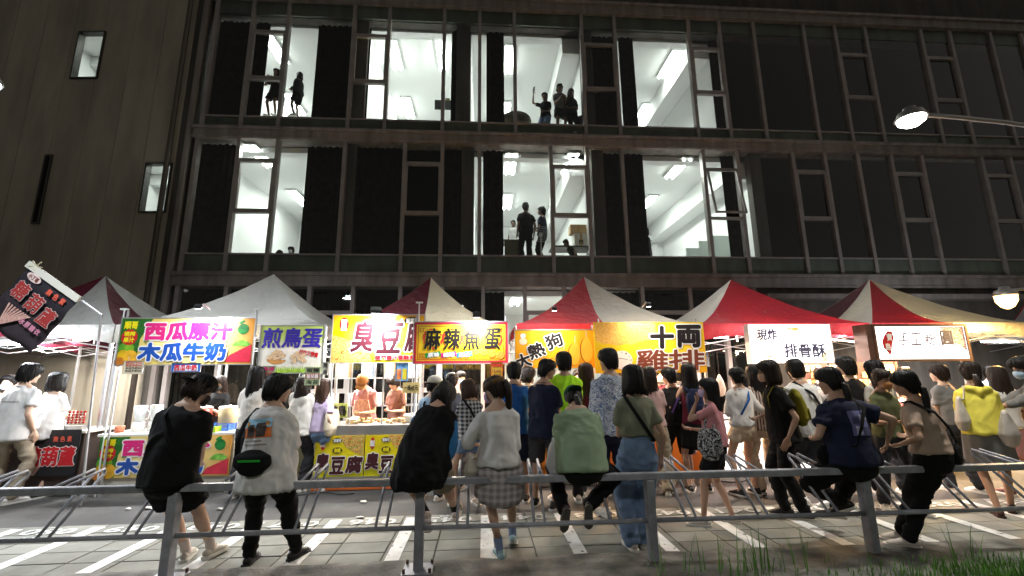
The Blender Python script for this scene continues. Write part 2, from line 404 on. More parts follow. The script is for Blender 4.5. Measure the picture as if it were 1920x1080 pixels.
for k in range(12):
    b = -.02-k*pw; a = b-pw+.011
    rects = [(a, b, 0.0, H2)]
    for u0, u1, z0, z1, lit in wins:
        nr = []
        for (p, q, r, s) in rects:
            if u1 <= p or u0 >= q or z1 <= r or z0 >= s: nr.append((p, q, r, s)); continue
            if z0 > r: nr.append((p, q, r, z0))
            if z1 < s: nr.append((p, q, z1, s))
            if u0 > p: nr.append((p, u0, max(r, z0), min(s, z1)))
            if u1 < q: nr.append((u1, q, max(r, z0), min(s, z1)))
        rects = nr
    m = MB()
    dy = random.uniform(0, .004)
    for (p, q, r, s) in rects: m.box(p, q, dy, .08, r, s)
    m.build('wall_panel', c_panel, lw)
back = MB()
rects = [(-9.5, 0, 0, H2)]
for u0, u1, z0, z1, lit in wins:
    nr = []
    for (p, q, r, s) in rects:
        if u1 <= p or u0 >= q or z1 <= r or z0 >= s: nr.append((p, q, r, s)); continue
        if z0 > r: nr.append((p, q, r, z0))
        if z1 < s: nr.append((p, q, z1, s))
        if u0 > p: nr.append((p, u0, max(r, z0), min(s, z1)))
        if u1 < q: nr.append((u1, q, max(r, z0), min(s, z1)))
    rects = nr
for (p, q, r, s) in rects: back.box(p, q, .081, .16, r, s)
back.build('backing_wall', mat('joint_dark', (.10, .09, .07), .9), lw)
for u0, u1, z0, z1, lit in wins:
    f = MB(); t = .035
    f.box(u0, u0+t, -.04, .1, z0, z1).box(u1-t, u1, -.04, .1, z0, z1).box(u0+t, u1-t, -.04, .1, z0, z0+t).box(u0+t, u1-t, -.04, .1, z1-t, z1)
    w = f.build('window_frame', mat('dark_frame', (.05, .045, .04), .4, .3), lw)
    MB().box(u0+t, u1-t, .03, .036, z0+t, z1-t).build('pane', c_glass, w)
    if lit:
        s = MB(); A, B, C, D = u0-1.0, min(u1+.3, -.02), z0-.6, z1+.35
        for q in (((A,.17,C),(B,.17,C),(B,2.4,C),(A,2.4,C)), ((A,.17,D),(B,.17,D),(B,2.4,D),(A,2.4,D)), ((A,.17,C),(A,2.4,C),(A,2.4,D),(A,.17,D)), ((B,.17,C),(B,2.4,C),(B,2.4,D),(B,.17,D)), ((A,2.4,C),(B,2.4,C),(B,2.4,D),(A,2.4,D))): s.quad(*q)
        s.build('room_shell', c_room, lw)
        s = MB().box(A, B, 1.3, 1.5, D-.3, D-.02).build('ceiling_beam', c_room, lw)
        area('room_lamp', ((A+B)/2+.2, .9, D-.06), (0, 0, 0), .8, .2, 11, (.9, 1, .93), lw)
    else:
        MB().box(u0+t, u1-t, .05, .07, z0+t, z1-t).build('unlit_backing', mat('night_blue', (.012, .012, .03), .4), lw)  # dark sheet behind the pane: the unlit room is put into its colour
c_pipe = mat('downpipe_brown', (.10, .08, .065), .5, .1)
dp = MB().tube([(-7.50, 10.25, 0), (-7.50, 10.25, 11.2), (-7.75, 10.2, 11.7), (-7.95, 10.15, 12.6), (-7.95, 10.15, 14.5)], .055, 10).build('downpipe', c_pipe, None, True)
tag(dp, 'brown downpipe running up the corner between the two buildings', 'downpipe')

for k, (x, z, lab) in enumerate(((6.0, 10.4, 'white air conditioner high on the wall of the upper room at the right'), (6.7, 6.75, 'white air conditioner high on the wall of the room with the open sash'), (-6.55, 6.7, 'white air conditioner at the back of the lower left lit room'))):
    t = thing('air_conditioner', lab, 'air conditioner', (x-.45 if k < 2 else x+.5, FY+5.9 if k == 2 else FY+6.0, z))
    MB().box(-.45, .45, -.1, .1, -.14, .14).build('unit_body', c_house, t, bev=.02); MB().box(-.40, .40, -.112, -.102, -.11, -.07).build('outlet_slot', c_black, t)
# ================================================================== GROUND
def asphalt():
    m = mat('asphalt', (.060, .057, .054), .85, ns=1.1, na=.4, bs=160, bd=.006, world=True, stain=.3); return m
c_slab = [mat('paving_slab_%d' % i, c, .85, ns=4, na=.16, bs=90, bd=.002, world=True, stain=.16) for i, c in enumerate([(.225,.226,.195), (.21,.21,.182), (.24,.237,.205), (.222,.222,.193)])]
c_conc = mat('rough_concrete', (.15, .145, .13), .9, ns=3.2, na=.7, bs=35, bd=.012, world=True, stain=.35)
c_white = mat('road_paint', (.72, .72, .70), .7, ns=9, na=.12)
def worn(name, col, thr, sc):
    """paint rubbed off in patches: transparent where worn"""
    m = mat(name, col, .75, ns=9, na=.15); n = m.node_tree; L = n.links.new
    t = n.nodes.new('ShaderNodeTexNoise'); t.inputs['Scale'].default_value = sc; t.inputs['Detail'].default_value = 8
    tc = n.nodes.new('ShaderNodeTexCoord'); L(tc.outputs['Object'], t.inputs[0])
    g = n.nodes.new('ShaderNodeMath'); g.operation = 'GREATER_THAN'; g.inputs[1].default_value = thr; L(t.outputs['Fac'], g.inputs[0])
    L(g.outputs[0], n.nodes['Principled BSDF'].inputs['Alpha']); return m
c_stripe = worn('stripe_paint', (.72, .72, .70), .36, 14)
c_num = worn('number_paint', (.62, .62, .60), .27, 22)
g = MB(); 
# ground sheet
g.quad((-60,-30,-.012),(80,-30,-.012),(80,90,-.012),(-60,90,-.012)); structure(g.build('ground', mat('earth', (.05,.048,.035), .95, ns=3, na=.4)))
# street of asphalt, gently uneven
nx, ny = 120, 40; V = []
for j in range(ny+1):
    for i in range(nx+1):
        x = -16+i*.3; y = 5.44+j*.13
        V.append((x, y, 0))
V = np.array(V); V[:, 2] = vnoise(V*.9, 3)*.010*np.clip((V[:, 1]-5.5)*3, 0, 1)+.0
m = MB(); m.v = [tuple(v) for v in V]
for j in range(ny):
    for i in range(nx):
        a = j*(nx+1)+i; m.f.append((a, a+1, a+nx+2, a+nx+1))
structure(m.build('street', asphalt(), smooth=True))
# dark tar patch lines and manhole on the street
def disc(cx, cy, r, n=28): return [(cx+r*math.cos(2*math.pi*i/n), cy+r*math.sin(2*math.pi*i/n), 0) for i in range(n)]
pv = tag(link('parking_pavement', None, None, (0, 0, 0)), None, None, None, 'structure')
MB().box(-14, 20, 4.14, 5.45, -.06, -.004).build('pavement_bed', mat('joint_sand', (.07, .068, .058), .95), pv)
shared = []
SX, SY = .448, .262
for k in range(6):
    a = MB(); e = .006; h = .008
    a.rings([[(x, y, -.003) for x, y in ((e, e), (SX-e, e), (SX-e, SY-e), (e, SY-e))], [(x, y, h-.003) for x, y in ((e, e), (SX-e, e), (SX-e, SY-e), (e, SY-e))], [(x, y, h) for x, y in ((e+.003, e+.003), (SX-e-.003, e+.003), (SX-e-.003, SY-e-.003), (e+.003, SY-e-.003))]])
    me = a.mesh('paving_slab'); me.materials.append(c_slab[k % 4]); shared.append(me)
for j in range(5):
    for i in range(-14, 29):
        o = link('paving_slab', random.choice(shared), pv, (.25+i*SX-.224, 4.145+j*SY, random.uniform(-.002, .002)-.004)); o.rotation_euler = (random.uniform(-.004, .004), random.uniform(-.004, .004), 0)
# stall stripes and numbers: pitch .896 m
S0 = .10; PITCHX = .823
sx = []
for px, py in ((696,973),(912,967),(1020,967)): sx.append(G(px, py).x)
base = sx[1]; pit = .82
for k in range(-9, 12):
    x = base+k*pit
    MB().box(x-.062, x+.062, 4.16, 5.37, .006, .0085).build('parking_stripe', c_stripe, pv)
    num = 44-k if True else 0
    # numbers read from the street side: turned half round
    xc = x+pit/2; 
    text('%03d' % (num), (xc-.25, xc+.25, 5.18, 5.345), c_num, pv, y=-.0085, bold=.004, rot=math.pi, plane='xy', name='stall_number')
    MB().box(x+.30, x+.40, 5.385, 5.40, .006, .008).build('parking_tick', c_stripe, pv)
# rough concrete kerb strip carrying the railing
V = []; nx, ny = 300, 14
for j in range(ny+1):
    for i in range(nx+1): V.append((-12+i*.1, 3.45+j*.05, 0))
V = np.array(V); V[:, 2] = .035+vnoise(V*5, 5)*.010+vnoise(V*19, 6)*.006
V[-(nx+1):, 2] = -.02; V[-(nx+1):, 1] += vnoise(V[-(nx+1):]*6, 2)*.02
V[-2*(nx+1):-(nx+1), 1] += .02
m = MB(); m.v = [tuple(v) for v in V]
for j in range(ny):
    for i in range(nx):
        a = j*(nx+1)+i; m.f.append((a, a+1, a+nx+2, a+nx+1))
structure(m.build('concrete_kerb', c_conc, smooth=True))
# earth bank with grass in front of the railing
V = []; nx, ny = 120, 16
for j in range(ny+1):
    for i in range(nx+1): V.append((-14+i*.28, 3.62-j*.22, 0))
V = np.array(V); d = 3.62-V[:, 1]
V[:, 2] = .02+.05*np.clip(d*2, 0, 1)+vnoise(V*2.2, 9)*.03+.03*np.clip(d, 0, 3)
V[:nx+1, 2] = -.03
m = MB(); m.v = [tuple(v) for v in V]
for j in range(ny):
    for i in range(nx):
        a = j*(nx+1)+i; m.f.append((a, a+1, a+nx+2, a+nx+1))
structure(m.build('grass_bank', mat('bank_soil', (.05, .075, .03), .95, ns=8, na=.5, bs=40, bd=.01), smooth=True))
c_blade = mat('grass_blade', (.10, .24, .035), .55, ns=3, na=.45)
gr = MB(); rnd = random.Random(3)
def blade(x, y, z, h, w, az, bend):
    n = len(gr.v); dx, dy = math.cos(az), math.sin(az); sxx, syy = -dy, dx
    for t, ww in ((0, 1), (.35, .9), (.7, .6)):
        px = x+dx*bend*t*t; py = y+dy*bend*t*t; pz = z+h*t
        gr.v.append((px-sxx*w*ww, py-syy*w*ww, pz)); gr.v.append((px+sxx*w*ww, py+syy*w*ww, pz))
    gr.v.append((x+dx*bend, y+dy*bend, z+h))
    gr.f += [(n, n+1, n+3, n+2), (n+2, n+3, n+5, n+4), (n+4, n+5, n+6)]
for k in range(15000):
    x = rnd.uniform(.9, 6.0); y = rnd.uniform(3.0, 3.62) if rnd.random() < .93 else rnd.uniform(3.62, 3.8)
    if x < 3.5 and rnd.random() > .08+.25*max(0, x-1.2)/2: continue
    cl = vnoise(np.array([[x*1.6, y*2.4, .3]]), 4)[0]
    dens = min(1, max(0, (x-1.0)/.9))
    if rnd.random() > (cl*.6+.62)*dens: continue
    h = rnd.uniform(.03, .085)*(1.0+.9*(rnd.random() < .05))
    blade(x, y, .03, h, rnd.uniform(.0025, .0048), rnd.uniform(0, 6.28), rnd.uniform(.01, .5)*h)
for k in range(70):  # taller seedy tufts
    cx = rnd.choice([1.35, 1.6, 1.75, 2.0, 2.1, 2.2, 2.25, 2.5, 3.9]); x = cx+rnd.gauss(0, .07); y = 3.66+rnd.gauss(0, .04)
    blade(x, y, .03, rnd.uniform(.14, .36), .0042, rnd.uniform(0, 6.28), rnd.uniform(.02, .12))
for k in range(900):
    x = rnd.uniform(-3.6, 1.2); y = rnd.uniform(3.0, 3.5)
    blade(x, y, .04, rnd.uniform(.03, .07), .003, rnd.uniform(0, 6.28), .02)
o = gr.build('grass', c_blade); tag(o, 'tufts of long green grass along the near edge of the kerb', 'grass', None, 'stuff')
# litter on the street
c_paper = mat('litter_paper', (.7, .68, .6), .8)
for i, (px, py, s, lb) in enumerate([(280, 955, .09, 'small crumpled white paper on the asphalt at the left, near the 051 stall'), (413, 957, .07, 'yellowish scrap of paper on the asphalt between the two leftmost sitters'), (681, 943, .05, 'tiny white scrap alone on the dark asphalt right of the tofu banner'), (676, 973, .06, 'yellow folded scrap lying at the edge of the parking slabs'), (240, 957, .05, 'thin white strip on the asphalt beside a rack bar')]):
    q = G(px, py); m = MB(); r = random.Random(i)
    pts = [(s*math.cos(a)*r.uniform(.6, 1), s*.6*math.sin(a)*r.uniform(.6, 1), .008+r.uniform(0, .02)) for a in np.linspace(0, 6.28, 8)[:-1]]
    m.v = [(0, 0, .025)]+pts+[(p[0], p[1], p[2]-.006) for p in pts]
    k = len(pts)
    m.f = [(0, 1+j, 1+(j+1) % k) for j in range(k)]+[(1+j, 1+k+j, 1+k+(j+1) % k, 1+(j+1) % k) for j in range(k)]
    tag(m.build('litter_scrap', c_paper, loc=(q.x, q.y, .006)), lb, 'litter')

# ================================================================== THE RAILING
RY = 3.93; RZ = .725
c_rail = mat('galvanised_paint', (.36, .37, .42), .45, .1, ns=14, na=.2, bs=60, bd=.0015, world=True, stain=.22)
rl = thing('railing', 'long grey steel railing with sloping rack bars that people sit on', 'railing', (0, RY, 0))
MB().box(-9, 11, -.03, .03, RZ-.056, RZ).build('top_rail', c_rail, rl, bev=.008)
PX = [-.51+k*1.92 for k in range(-3, 5)]
for i in range(len(PX)-1):
    MB().tube([(PX[i]+.035, .0, .345), (PX[i+1]-.035, .0, .345)], .019, 10).build('lower_rail', c_rail, rl, True)
for x in PX:
    p = MB().box(x-.035, x+.035, -.045, .045, .04, RZ-.057).build('post', c_rail, rl, bev=.006)
    if x > 0: continue
    pl = MB().box(x-.12, x+.12, -.11, .11, .036, .046).build('base_plate', c_rail, p, bev=.002)
    bo = MB()
    for u in (-.1, .1):
        for w in (-.09, .09): bo.cyl((x+u, w, .048), .012, .03, 6)
    bo.build('bolts', mat('rusty_bolt', (.09, .05, .04), .7, .5), p)
rk = MB()
for i in range(len(PX)-1):
    for f in (.18, .51, .84):
        for dx in (-.043, .043):
            x = PX[i]+1.92*f+dx
            pts = [(x, .0, .36), (x, .41, .715)]
            for k in range(1, 6):
                a = k/5*math.pi*.72; pts.append((x, .41+.03*math.sin(a)-.0, .715+.035*(1-math.cos(a))))
            pts.append((x, .035, .70))
            MB().tube(pts, .0115, 8).build('rack_bar', c_rail, rl, True)

# ================================================================== STREET LAMPS
c_lampmetal = mat('lamp_metal', (.35, .34, .33), .45, .6)
def street_lamp(head, arm, base, lab, col, e, es, R=.26, aim=None, dp_=1.0):
    t = thing('street_lamp', lab, 'street lamp', (base[0], base[1], 0), 0, 'street lamps')
    h = Vector(head)-Vector((base[0], base[1], 0))
    MB().cyl((0, 0, 0), .075, h.z*.90, 14, .05).build('pole', c_lampmetal, t, True)
    MB().cyl((0, 0, 0), .16, .03, 14).build('base_plate', c_lampmetal, t)
    pts = []
    top = h.z*.90
    for k in range(11):
        s = k/10; a = s*math.pi/2
        pts.append((h.x*(1-math.cos(a)), h.y*(1-math.cos(a)), top+(h.z+.06-top)*math.sin(a) + .12*math.sin(a*2)))
    MB().tube(pts, .026, 8).build('arm', c_lampmetal, t, True)
    m = MB(); N = 24
    prof = [(.02, .14), (.06, .13), (.07, .09), (.12, .07), (R*.9, .03), (R, .0), (R*.97, -.012), (R*.8, .0)]
    m.rings([[(h.x+r*math.cos(2*math.pi*j/N), h.y+r*math.sin(2*math.pi*j/N), h.z+z) for j in range(N)] for r, z in prof], cap=True)
    hd = m.build('lamp_head', c_lampmetal, t, True)
    m = MB(); m.rings([[(h.x+r*math.cos(2*math.pi*j/N), h.y+r*math.sin(2*math.pi*j/N), h.z+z) for j in range(N)] for r, z in ((R*.88, -.006), (R*.84, -.045*dp_), (R*.5, -.085*dp_), (.02, -.1*dp_))], cap=True)
    m.build('lens', mat('lamp_lens_'+lab[:5], col, .3, emis=col, es=es), hd, True)
    a = area('lamp', (h.x, h.y, h.z-.11*dp_), (0, 0, 0), .4, .4, e, col, t, 170, 'DISK')
    return t
hp = P(1708, 222, 4.3)
street_lamp(hp, None, (9.4, 4.9), 'curved arm street lamp with a round bright white head at the right', (1, .97, .88), 52, 9, .15)
hq = P(-34, 150, 4.3)
street_lamp(hq, None, (-7.4, 4.2), 'cool white street lamp head at the left edge beside the panelled wall', (.86, .94, 1), 60, 10, .15)
street_lamp((-1.2, -2.6, 5.2), None, (-4.6, -2.9), 'street lamp of the same row behind the viewer', (1, .97, .93), 62, 10, .17)  # added lamp out of view, assumed from the lit backs and rail fronts
hw = P(1885, 553, 6.3)
wl = street_lamp(hw, None, (9.9, 6.5), 'warm orange-yellow lamp glowing low at the right over the tents', (1, .60, .20), 150, 3.6, .15, None, 2.2)
# ================================================================== TENTS
c_red = mat('tent_red', (.55, .035, .06), .55, bs=7, bd=.05, trans=.22)
c_dred = mat('tent_maroon', (.13, .012, .028), .55, bs=7, bd=.05, trans=.15)
c_twhite = mat('tent_white', (.72, .72, .70), .55, bs=7, bd=.05, trans=.25, ns=2, na=.06)
c_cream = mat('tent_cream', (.76, .72, .58), .55, bs=7, bd=.05, trans=.25)
c_pole = mat('tent_pole', (.55, .55, .57), .35, .7)
def tent(cx, y0, pz, ez, cols, lab, hw=1.45, val=.28, leg=True):
    """cols: colours of the eight half-side panels, clockwise from front-left"""
    t = thing('market_tent', lab, 'tent', (cx, y0+hw, 0), 0, 'pop-up market tents along the street')
    cor = [(-hw, -hw), (0, -hw), (hw, -hw), (hw, 0), (hw, hw), (0, hw), (-hw, hw), (-hw, 0)]
    cv = [c_red if False else None]
    for k in range(8):
        a = Vector(cor[k]); b = Vector(cor[(k+1) % 8]); R = []; nr = 14; nc = 6
        for i in range(nr+1):
            s = i/nr; row = []
            prof = (1-s)**1.55*.78+(1-s)*.22
            for j in range(nc+1):
                u = j/nc; q = a.lerp(b, u)
                um = abs((q.x if abs(q.y) > hw-.01 else q.y))/hw   # 0 mid side, 1 corner
                sag = -.10*math.sin(math.pi*s)*(1-um)*(1-.2*s) + .0
                row.append((q.x*s, q.y*s, ez+(pz-ez)*prof+sag + .010*math.sin(j*2.2+i*1.3+k)*s*(1-s)*2 + .016*math.sin(u*9+k*2)*s*(1-s) + .014*math.sin(u*23+k*3+s*2)*s*(1-s)*(1.2-s)))
            R.append(row)
        m = MB(); m.rings(R+[[(p[0], p[1], p[2]-.006) for p in r] for r in R[::-1]], cap=False, closed=False)
        m.build('roof_panel', cols[k], t, True)
        # valance piece with an arched lower edge
        if k in (0, 1, 2, 3, 6, 7):
            out = Vector(((a.x+b.x)/2, (a.y+b.y)/2)).normalized(); R = []
            out = Vector((0, -1)) if k in (0, 1) else Vector((1, 0)) if k in (2, 3) else Vector((-1, 0)) if k in (6, 7) else Vector((0, 1))
            top, bot = [], []
            for j in range(9):
                q = a.lerp(b, j/8); um = abs((q.x if abs(q.y) > hw-.01 else q.y))/hw
                w = .012*math.sin(j*1.7+k)
                top.append((q.x+out.x*.003, q.y+out.y*.003, ez-.002)); bot.append((q.x+out.x*(.012+w), q.y+out.y*(.012+w), ez-val*(.62+.38*um**3)))
            m = MB(); m.rings([top, bot, [(p[0]-out.x*.006, p[1]-out.y*.006, p[2]) for p in bot], [(p[0]-out.x*.006, p[1]-out.y*.006, p[2]) for p in top]], cap=False, closed=False)
            m.build('valance', cols[k], t, True)
    if leg:
        for x, y in ((-hw+.04, -hw+.04), (hw-.04, -hw+.04), (hw-.04, hw-.04), (-hw+.04, hw-.04)):
            MB().box(x-.018, x+.018, y-.018, y+.018, 0, ez-.03).build('leg', c_pole, t)
    for (x0, y0_), (x1, y1) in (((-1,-1),(1,-1)), ((1,-1),(1,1)), ((-1,1),(1,1)), ((-1,-1),(-1,1))):
        h = hw-.05
        for s in (0, 1):   # scissor truss bars
            z0, z1 = (ez-.10, ez-.34) if s == 0 else (ez-.34, ez-.10)
            MB().tube([(x0*h, y0_*h, z0), ((x0+x1)/2*h, (y0_+y1)/2*h, z1), (x1*h, y1*h, z0)], .010, 6).build('truss_bar', c_pole, t)
    MB().tube([(0, 0, ez-.2), (0, 0, pz-.03)], .018, 8).build('centre_pole', c_pole, t)
    return t
W_, R_, D_, C_ = c_twhite, c_red, c_dred, c_cream
TY = 6.95
def pkx(px, y=TY+1.45): return P(px, 522, y).x
tent(pkx(197), TY, 3.40, 2.34, [D_, W_, D_, W_, W_, W_, D_, D_], 'maroon and white tent behind the candied hawthorn flag')
tent(pkx(510), TY, 3.46, 2.34, [W_]*8, 'plain white tent behind the bird egg and juice signs', hw=1.5)
tent(pkx(808), TY+.15, 3.40, 2.34, [D_, C_, D_, C_, D_, C_, C_, D_], 'maroon and cream tent behind the spicy fish ball sign', hw=1.3)
tent(pkx(1095), TY, 3.43, 2.34, [R_, W_, W_, R_, W_, R_, W_, R_], 'red and white tent above the corn dog and cutlet signs')
tent(pkx(1370), TY, 3.38, 2.34, [R_, R_, R_, W_, R_, W_, W_, W_], 'bright red tent with one white side, left of the pearl dessert stall')
tent(pkx(1630), TY, 3.40, 2.34, [R_, C_, C_, W_, R_, W_, D_, W_], 'red and cream striped tent over the brown framed lit sign')
tent(pkx(1945, 10.2), 9.0, 3.40, 2.34, [W_, R_, W_, R_, W_, R_, R_, W_], 'red and white tent at the right edge, farther back')
tent(pkx(-60), TY+.2, 3.3, 2.35, [D_, R_, W_, D_, W_, D_, R_, W_], 'low maroon and white tent cut by the left edge')

# ================================================================== SIGNS
def rectpx(x0, x1, y0, y1, Y):
    a = P(x0, (y0+y1)/2, Y).x; b = P(x1, (y0+y1)/2, Y).x; xc = (x0+x1)/2
    return a, b, P(xc, y1, Y).z, P(xc, y0, Y).z
def ell(cx, cz, rx, rz, n=22, a0=0, a1=2*math.pi, rot=0):
    return [(cx+rx*math.cos(a)*math.cos(rot)-rz*math.sin(a)*math.sin(rot), cz+rx*math.cos(a)*math.sin(rot)+rz*math.sin(a)*math.cos(rot)) for a in [a0+(a1-a0)*i/n for i in range(n)]]
def gradmat(name, c0, c1, axis='z', lo=-.35, hi=.35, blob=None, es=0.0, rough=.35):
    """printed two-tone background; optional pale blob in the middle"""
    if name in _M: return _M[name]
    m = mat(name, c0, rough, bs=2.2, bd=.03); n = m.node_tree; L = n.links.new
    tc = n.nodes.new('ShaderNodeTexCoord'); sp = n.nodes.new('ShaderNodeSeparateXYZ'); L(tc.outputs['Object'], sp.inputs[0])
    mr = n.nodes.new('ShaderNodeMapRange'); mr.inputs['From Min'].default_value = lo; mr.inputs['From Max'].default_value = hi
    L(sp.outputs['xyz'.index(axis)], mr.inputs[0])
    mx = n.nodes.new('ShaderNodeMix'); mx.data_type = 'RGBA'
    mx.inputs['A'].default_value = (*(srgb(c0) if isinstance(c0, str) else c0), 1); mx.inputs['B'].default_value = (*(srgb(c1) if isinstance(c1, str) else c1), 1)
    L(mr.outputs[0], mx.inputs['Factor']); out = mx.outputs['Result']
    ns = n.nodes.new('ShaderNodeTexNoise'); ns.inputs['Scale'].default_value = 7; L(tc.outputs['Object'], ns.inputs[0])
    m2 = n.nodes.new('ShaderNodeMix'); m2.data_type = 'RGBA'; m2.blend_type = 'MULTIPLY'; m2.inputs['Factor'].default_value = .22
    L(out, m2.inputs['A']); L(ns.outputs['Fac'], m2.inputs['B']); out = m2.outputs['Result']
    if blob:
        cxx, czz, rr, cc = blob
        gd = n.nodes.new('ShaderNodeTexGradient'); gd.gradient_type = 'SPHERICAL'
        mp = n.nodes.new('ShaderNodeMapping'); mp.inputs['Location'].default_value = (-cxx/rr, 0, -czz/(rr*.6)); mp.inputs['Scale'].default_value = (1/rr, 0, 1/(rr*.6))
        L(tc.outputs['Object'], mp.inputs[0]); L(mp.outputs[0], gd.inputs[0])
        m3 = n.nodes.new('ShaderNodeMix'); m3.data_type = 'RGBA'; L(gd.outputs['Fac'], m3.inputs['Factor']); L(out, m3.inputs['A']); m3.inputs['B'].default_value = (*srgb(cc), 1); out = m3.outputs['Result']
    b = n.nodes['Principled BSDF']; L(out, b.inputs['Base Color'])
    if es: L(out, b.inputs['Emission Color']); b.inputs['Emission Strength'].default_value = es
    return m
def foodmat(name, cols, sc=28, es=0):
    """printed photograph of food: cells of several colours"""
    if name in _M: return _M[name]
    m = mat(name, cols[0], .4); n = m.node_tree; L = n.links.new
    tc = n.nodes.new('ShaderNodeTexCoord'); v = n.nodes.new('ShaderNodeTexNoise'); v.inputs['Scale'].default_value = sc; v.inputs['Detail'].default_value = 5; v.inputs['Distortion'].default_value = 1.2
    L(tc.outputs['Object'], v.inputs[0]); r = n.nodes.new('ShaderNodeValToRGB'); e = r.color_ramp.elements
    k = len(cols)
    while len(e) < k: e.new(.5)
    for i, c in enumerate(cols): e[i].position = .3+.4*i/(k-1); e[i].color = (*srgb(c), 1)
    L(v.outputs['Fac'], r.inputs[0]); b = n.nodes['Principled BSDF']; L(r.outputs[0], b.inputs['Base Color'])
    if es: L(r.outputs[0], b.inputs['Emission Color']); b.inputs['Emission Strength'].default_value = es
    return m
c_alu = mat('sign_alu', (.6, .6, .6), .35, .7)
K = mat('ink_black', '#1c1416', .4); Wt = mat('ink_white', '#f6f2ee', .4); PK = mat('ink_pink', '#e0287c', .4); BL = mat('ink_blue', '#1f4fa8', .4)
YL = mat('ink_yellow', '#f6e21c', .4); RD = mat('ink_red', '#c8202a', .4); PU = mat('ink_purple', '#3a2a9c', .4); GN = mat('ink_green', '#128a3a', .4)
BU = mat('ink_maroon', '#42101c', .4); LB = mat('ink_lightblue', '#2d7fc8', .4); BR = mat('ink_brown', '#7a3a26', .4)
c_green = foodmat('print_leaves', ['#123c18', '#2f7a28', '#0c2810'], 22)
c_food = foodmat('print_skewers', ['#7a2c12', '#c8702a', '#e8c070', '#5f8a2a', '#d84a1c'], 30)
c_cutlet = foodmat('print_cutlet', ['#b87018', '#e8a034', '#f8c870', '#d08828'], 60)
c_fball = foodmat('print_fishball', ['#d86a1c', '#f09030', '#f4b050'], 40)
def sign(name, lab, cat, r, Y, thick=.03, rim=.012, group=None, rz=0):
    """empty at the board's centre; returns it with half width and half height"""
    cx, cz = (r[0]+r[1])/2, (r[2]+r[3])/2
    t = thing(name, lab, cat, (cx, Y, cz), rz, group)
    return t, (r[1]-r[0])/2, (r[3]-r[2])/2
def board(t, w, h, m, thick=.03, rim=.014, rm=None):
    MB().box(-w, w, 0, thick, -h, h).build('board', m, t)
    if rim:
        f = MB(); f.box(-w-rim, w+rim, -.008, thick+.002, h, h+rim).box(-w-rim, w+rim, -.008, thick+.002, -h-rim, -h).box(-w-rim, -w, -.008, thick+.002, -h, h).box(w, w+rim, -.008, thick+.002, -h, h)
        f.build('board_frame', rm or c_alu, t)
def dec(t, name, m, pts, y=-.003): return MB().poly(pts, y, .001).build(name, m, t)
def posts(t, w, zb, zt, zc, y=.05, r=.014):
    for x in (-w, w): MB().tube([(x, y, zb-zc), (x, y, zt-zc)], r, 8).build('sign_post', c_pole, t)
c_flood = mat('floodlight_case', (.04, .04, .045), .4, .3)
def flood(loc, tgt, e, lab, col=(.93, .96, 1), w=.11, es=30, spread=150):
    """LED floodlight on a short arm, aimed at tgt"""
    t = thing('floodlight', lab, 'floodlight', loc, 0, 'floodlights clipped above the signs')
    d = (Vector(tgt)-Vector(loc)).normalized(); q = d.to_track_quat('-Z', 'Y'); 
    b = MB().box(-w, w, -w*.75, w*.75, .0, .05).build('case', c_flood, t, bev=.006); b.rotation_mode = 'QUATERNION'; b.rotation_quaternion = q
    g = MB().box(-w*.86, w*.86, -w*.62, w*.62, -.006, -.001).build('lit_glass', mat('flood_glass', (1, 1, 1), .3, emis=(.92, .96, 1), es=es), t); g.rotation_mode = 'QUATERNION'; g.rotation_quaternion = q
    MB().tube([(0, 0, .03), (0, .1, .07), (0, .26, .02)], .010, 6).build('arm', c_pole, t)
    a = area('lamp', (0, 0, 0), (0, 0, 0), w*1.7, w*1.2, e, col, t, spread); a.rotation_mode = 'QUATERNION'; a.rotation_quaternion = q
    a.location = d*.012
    return t

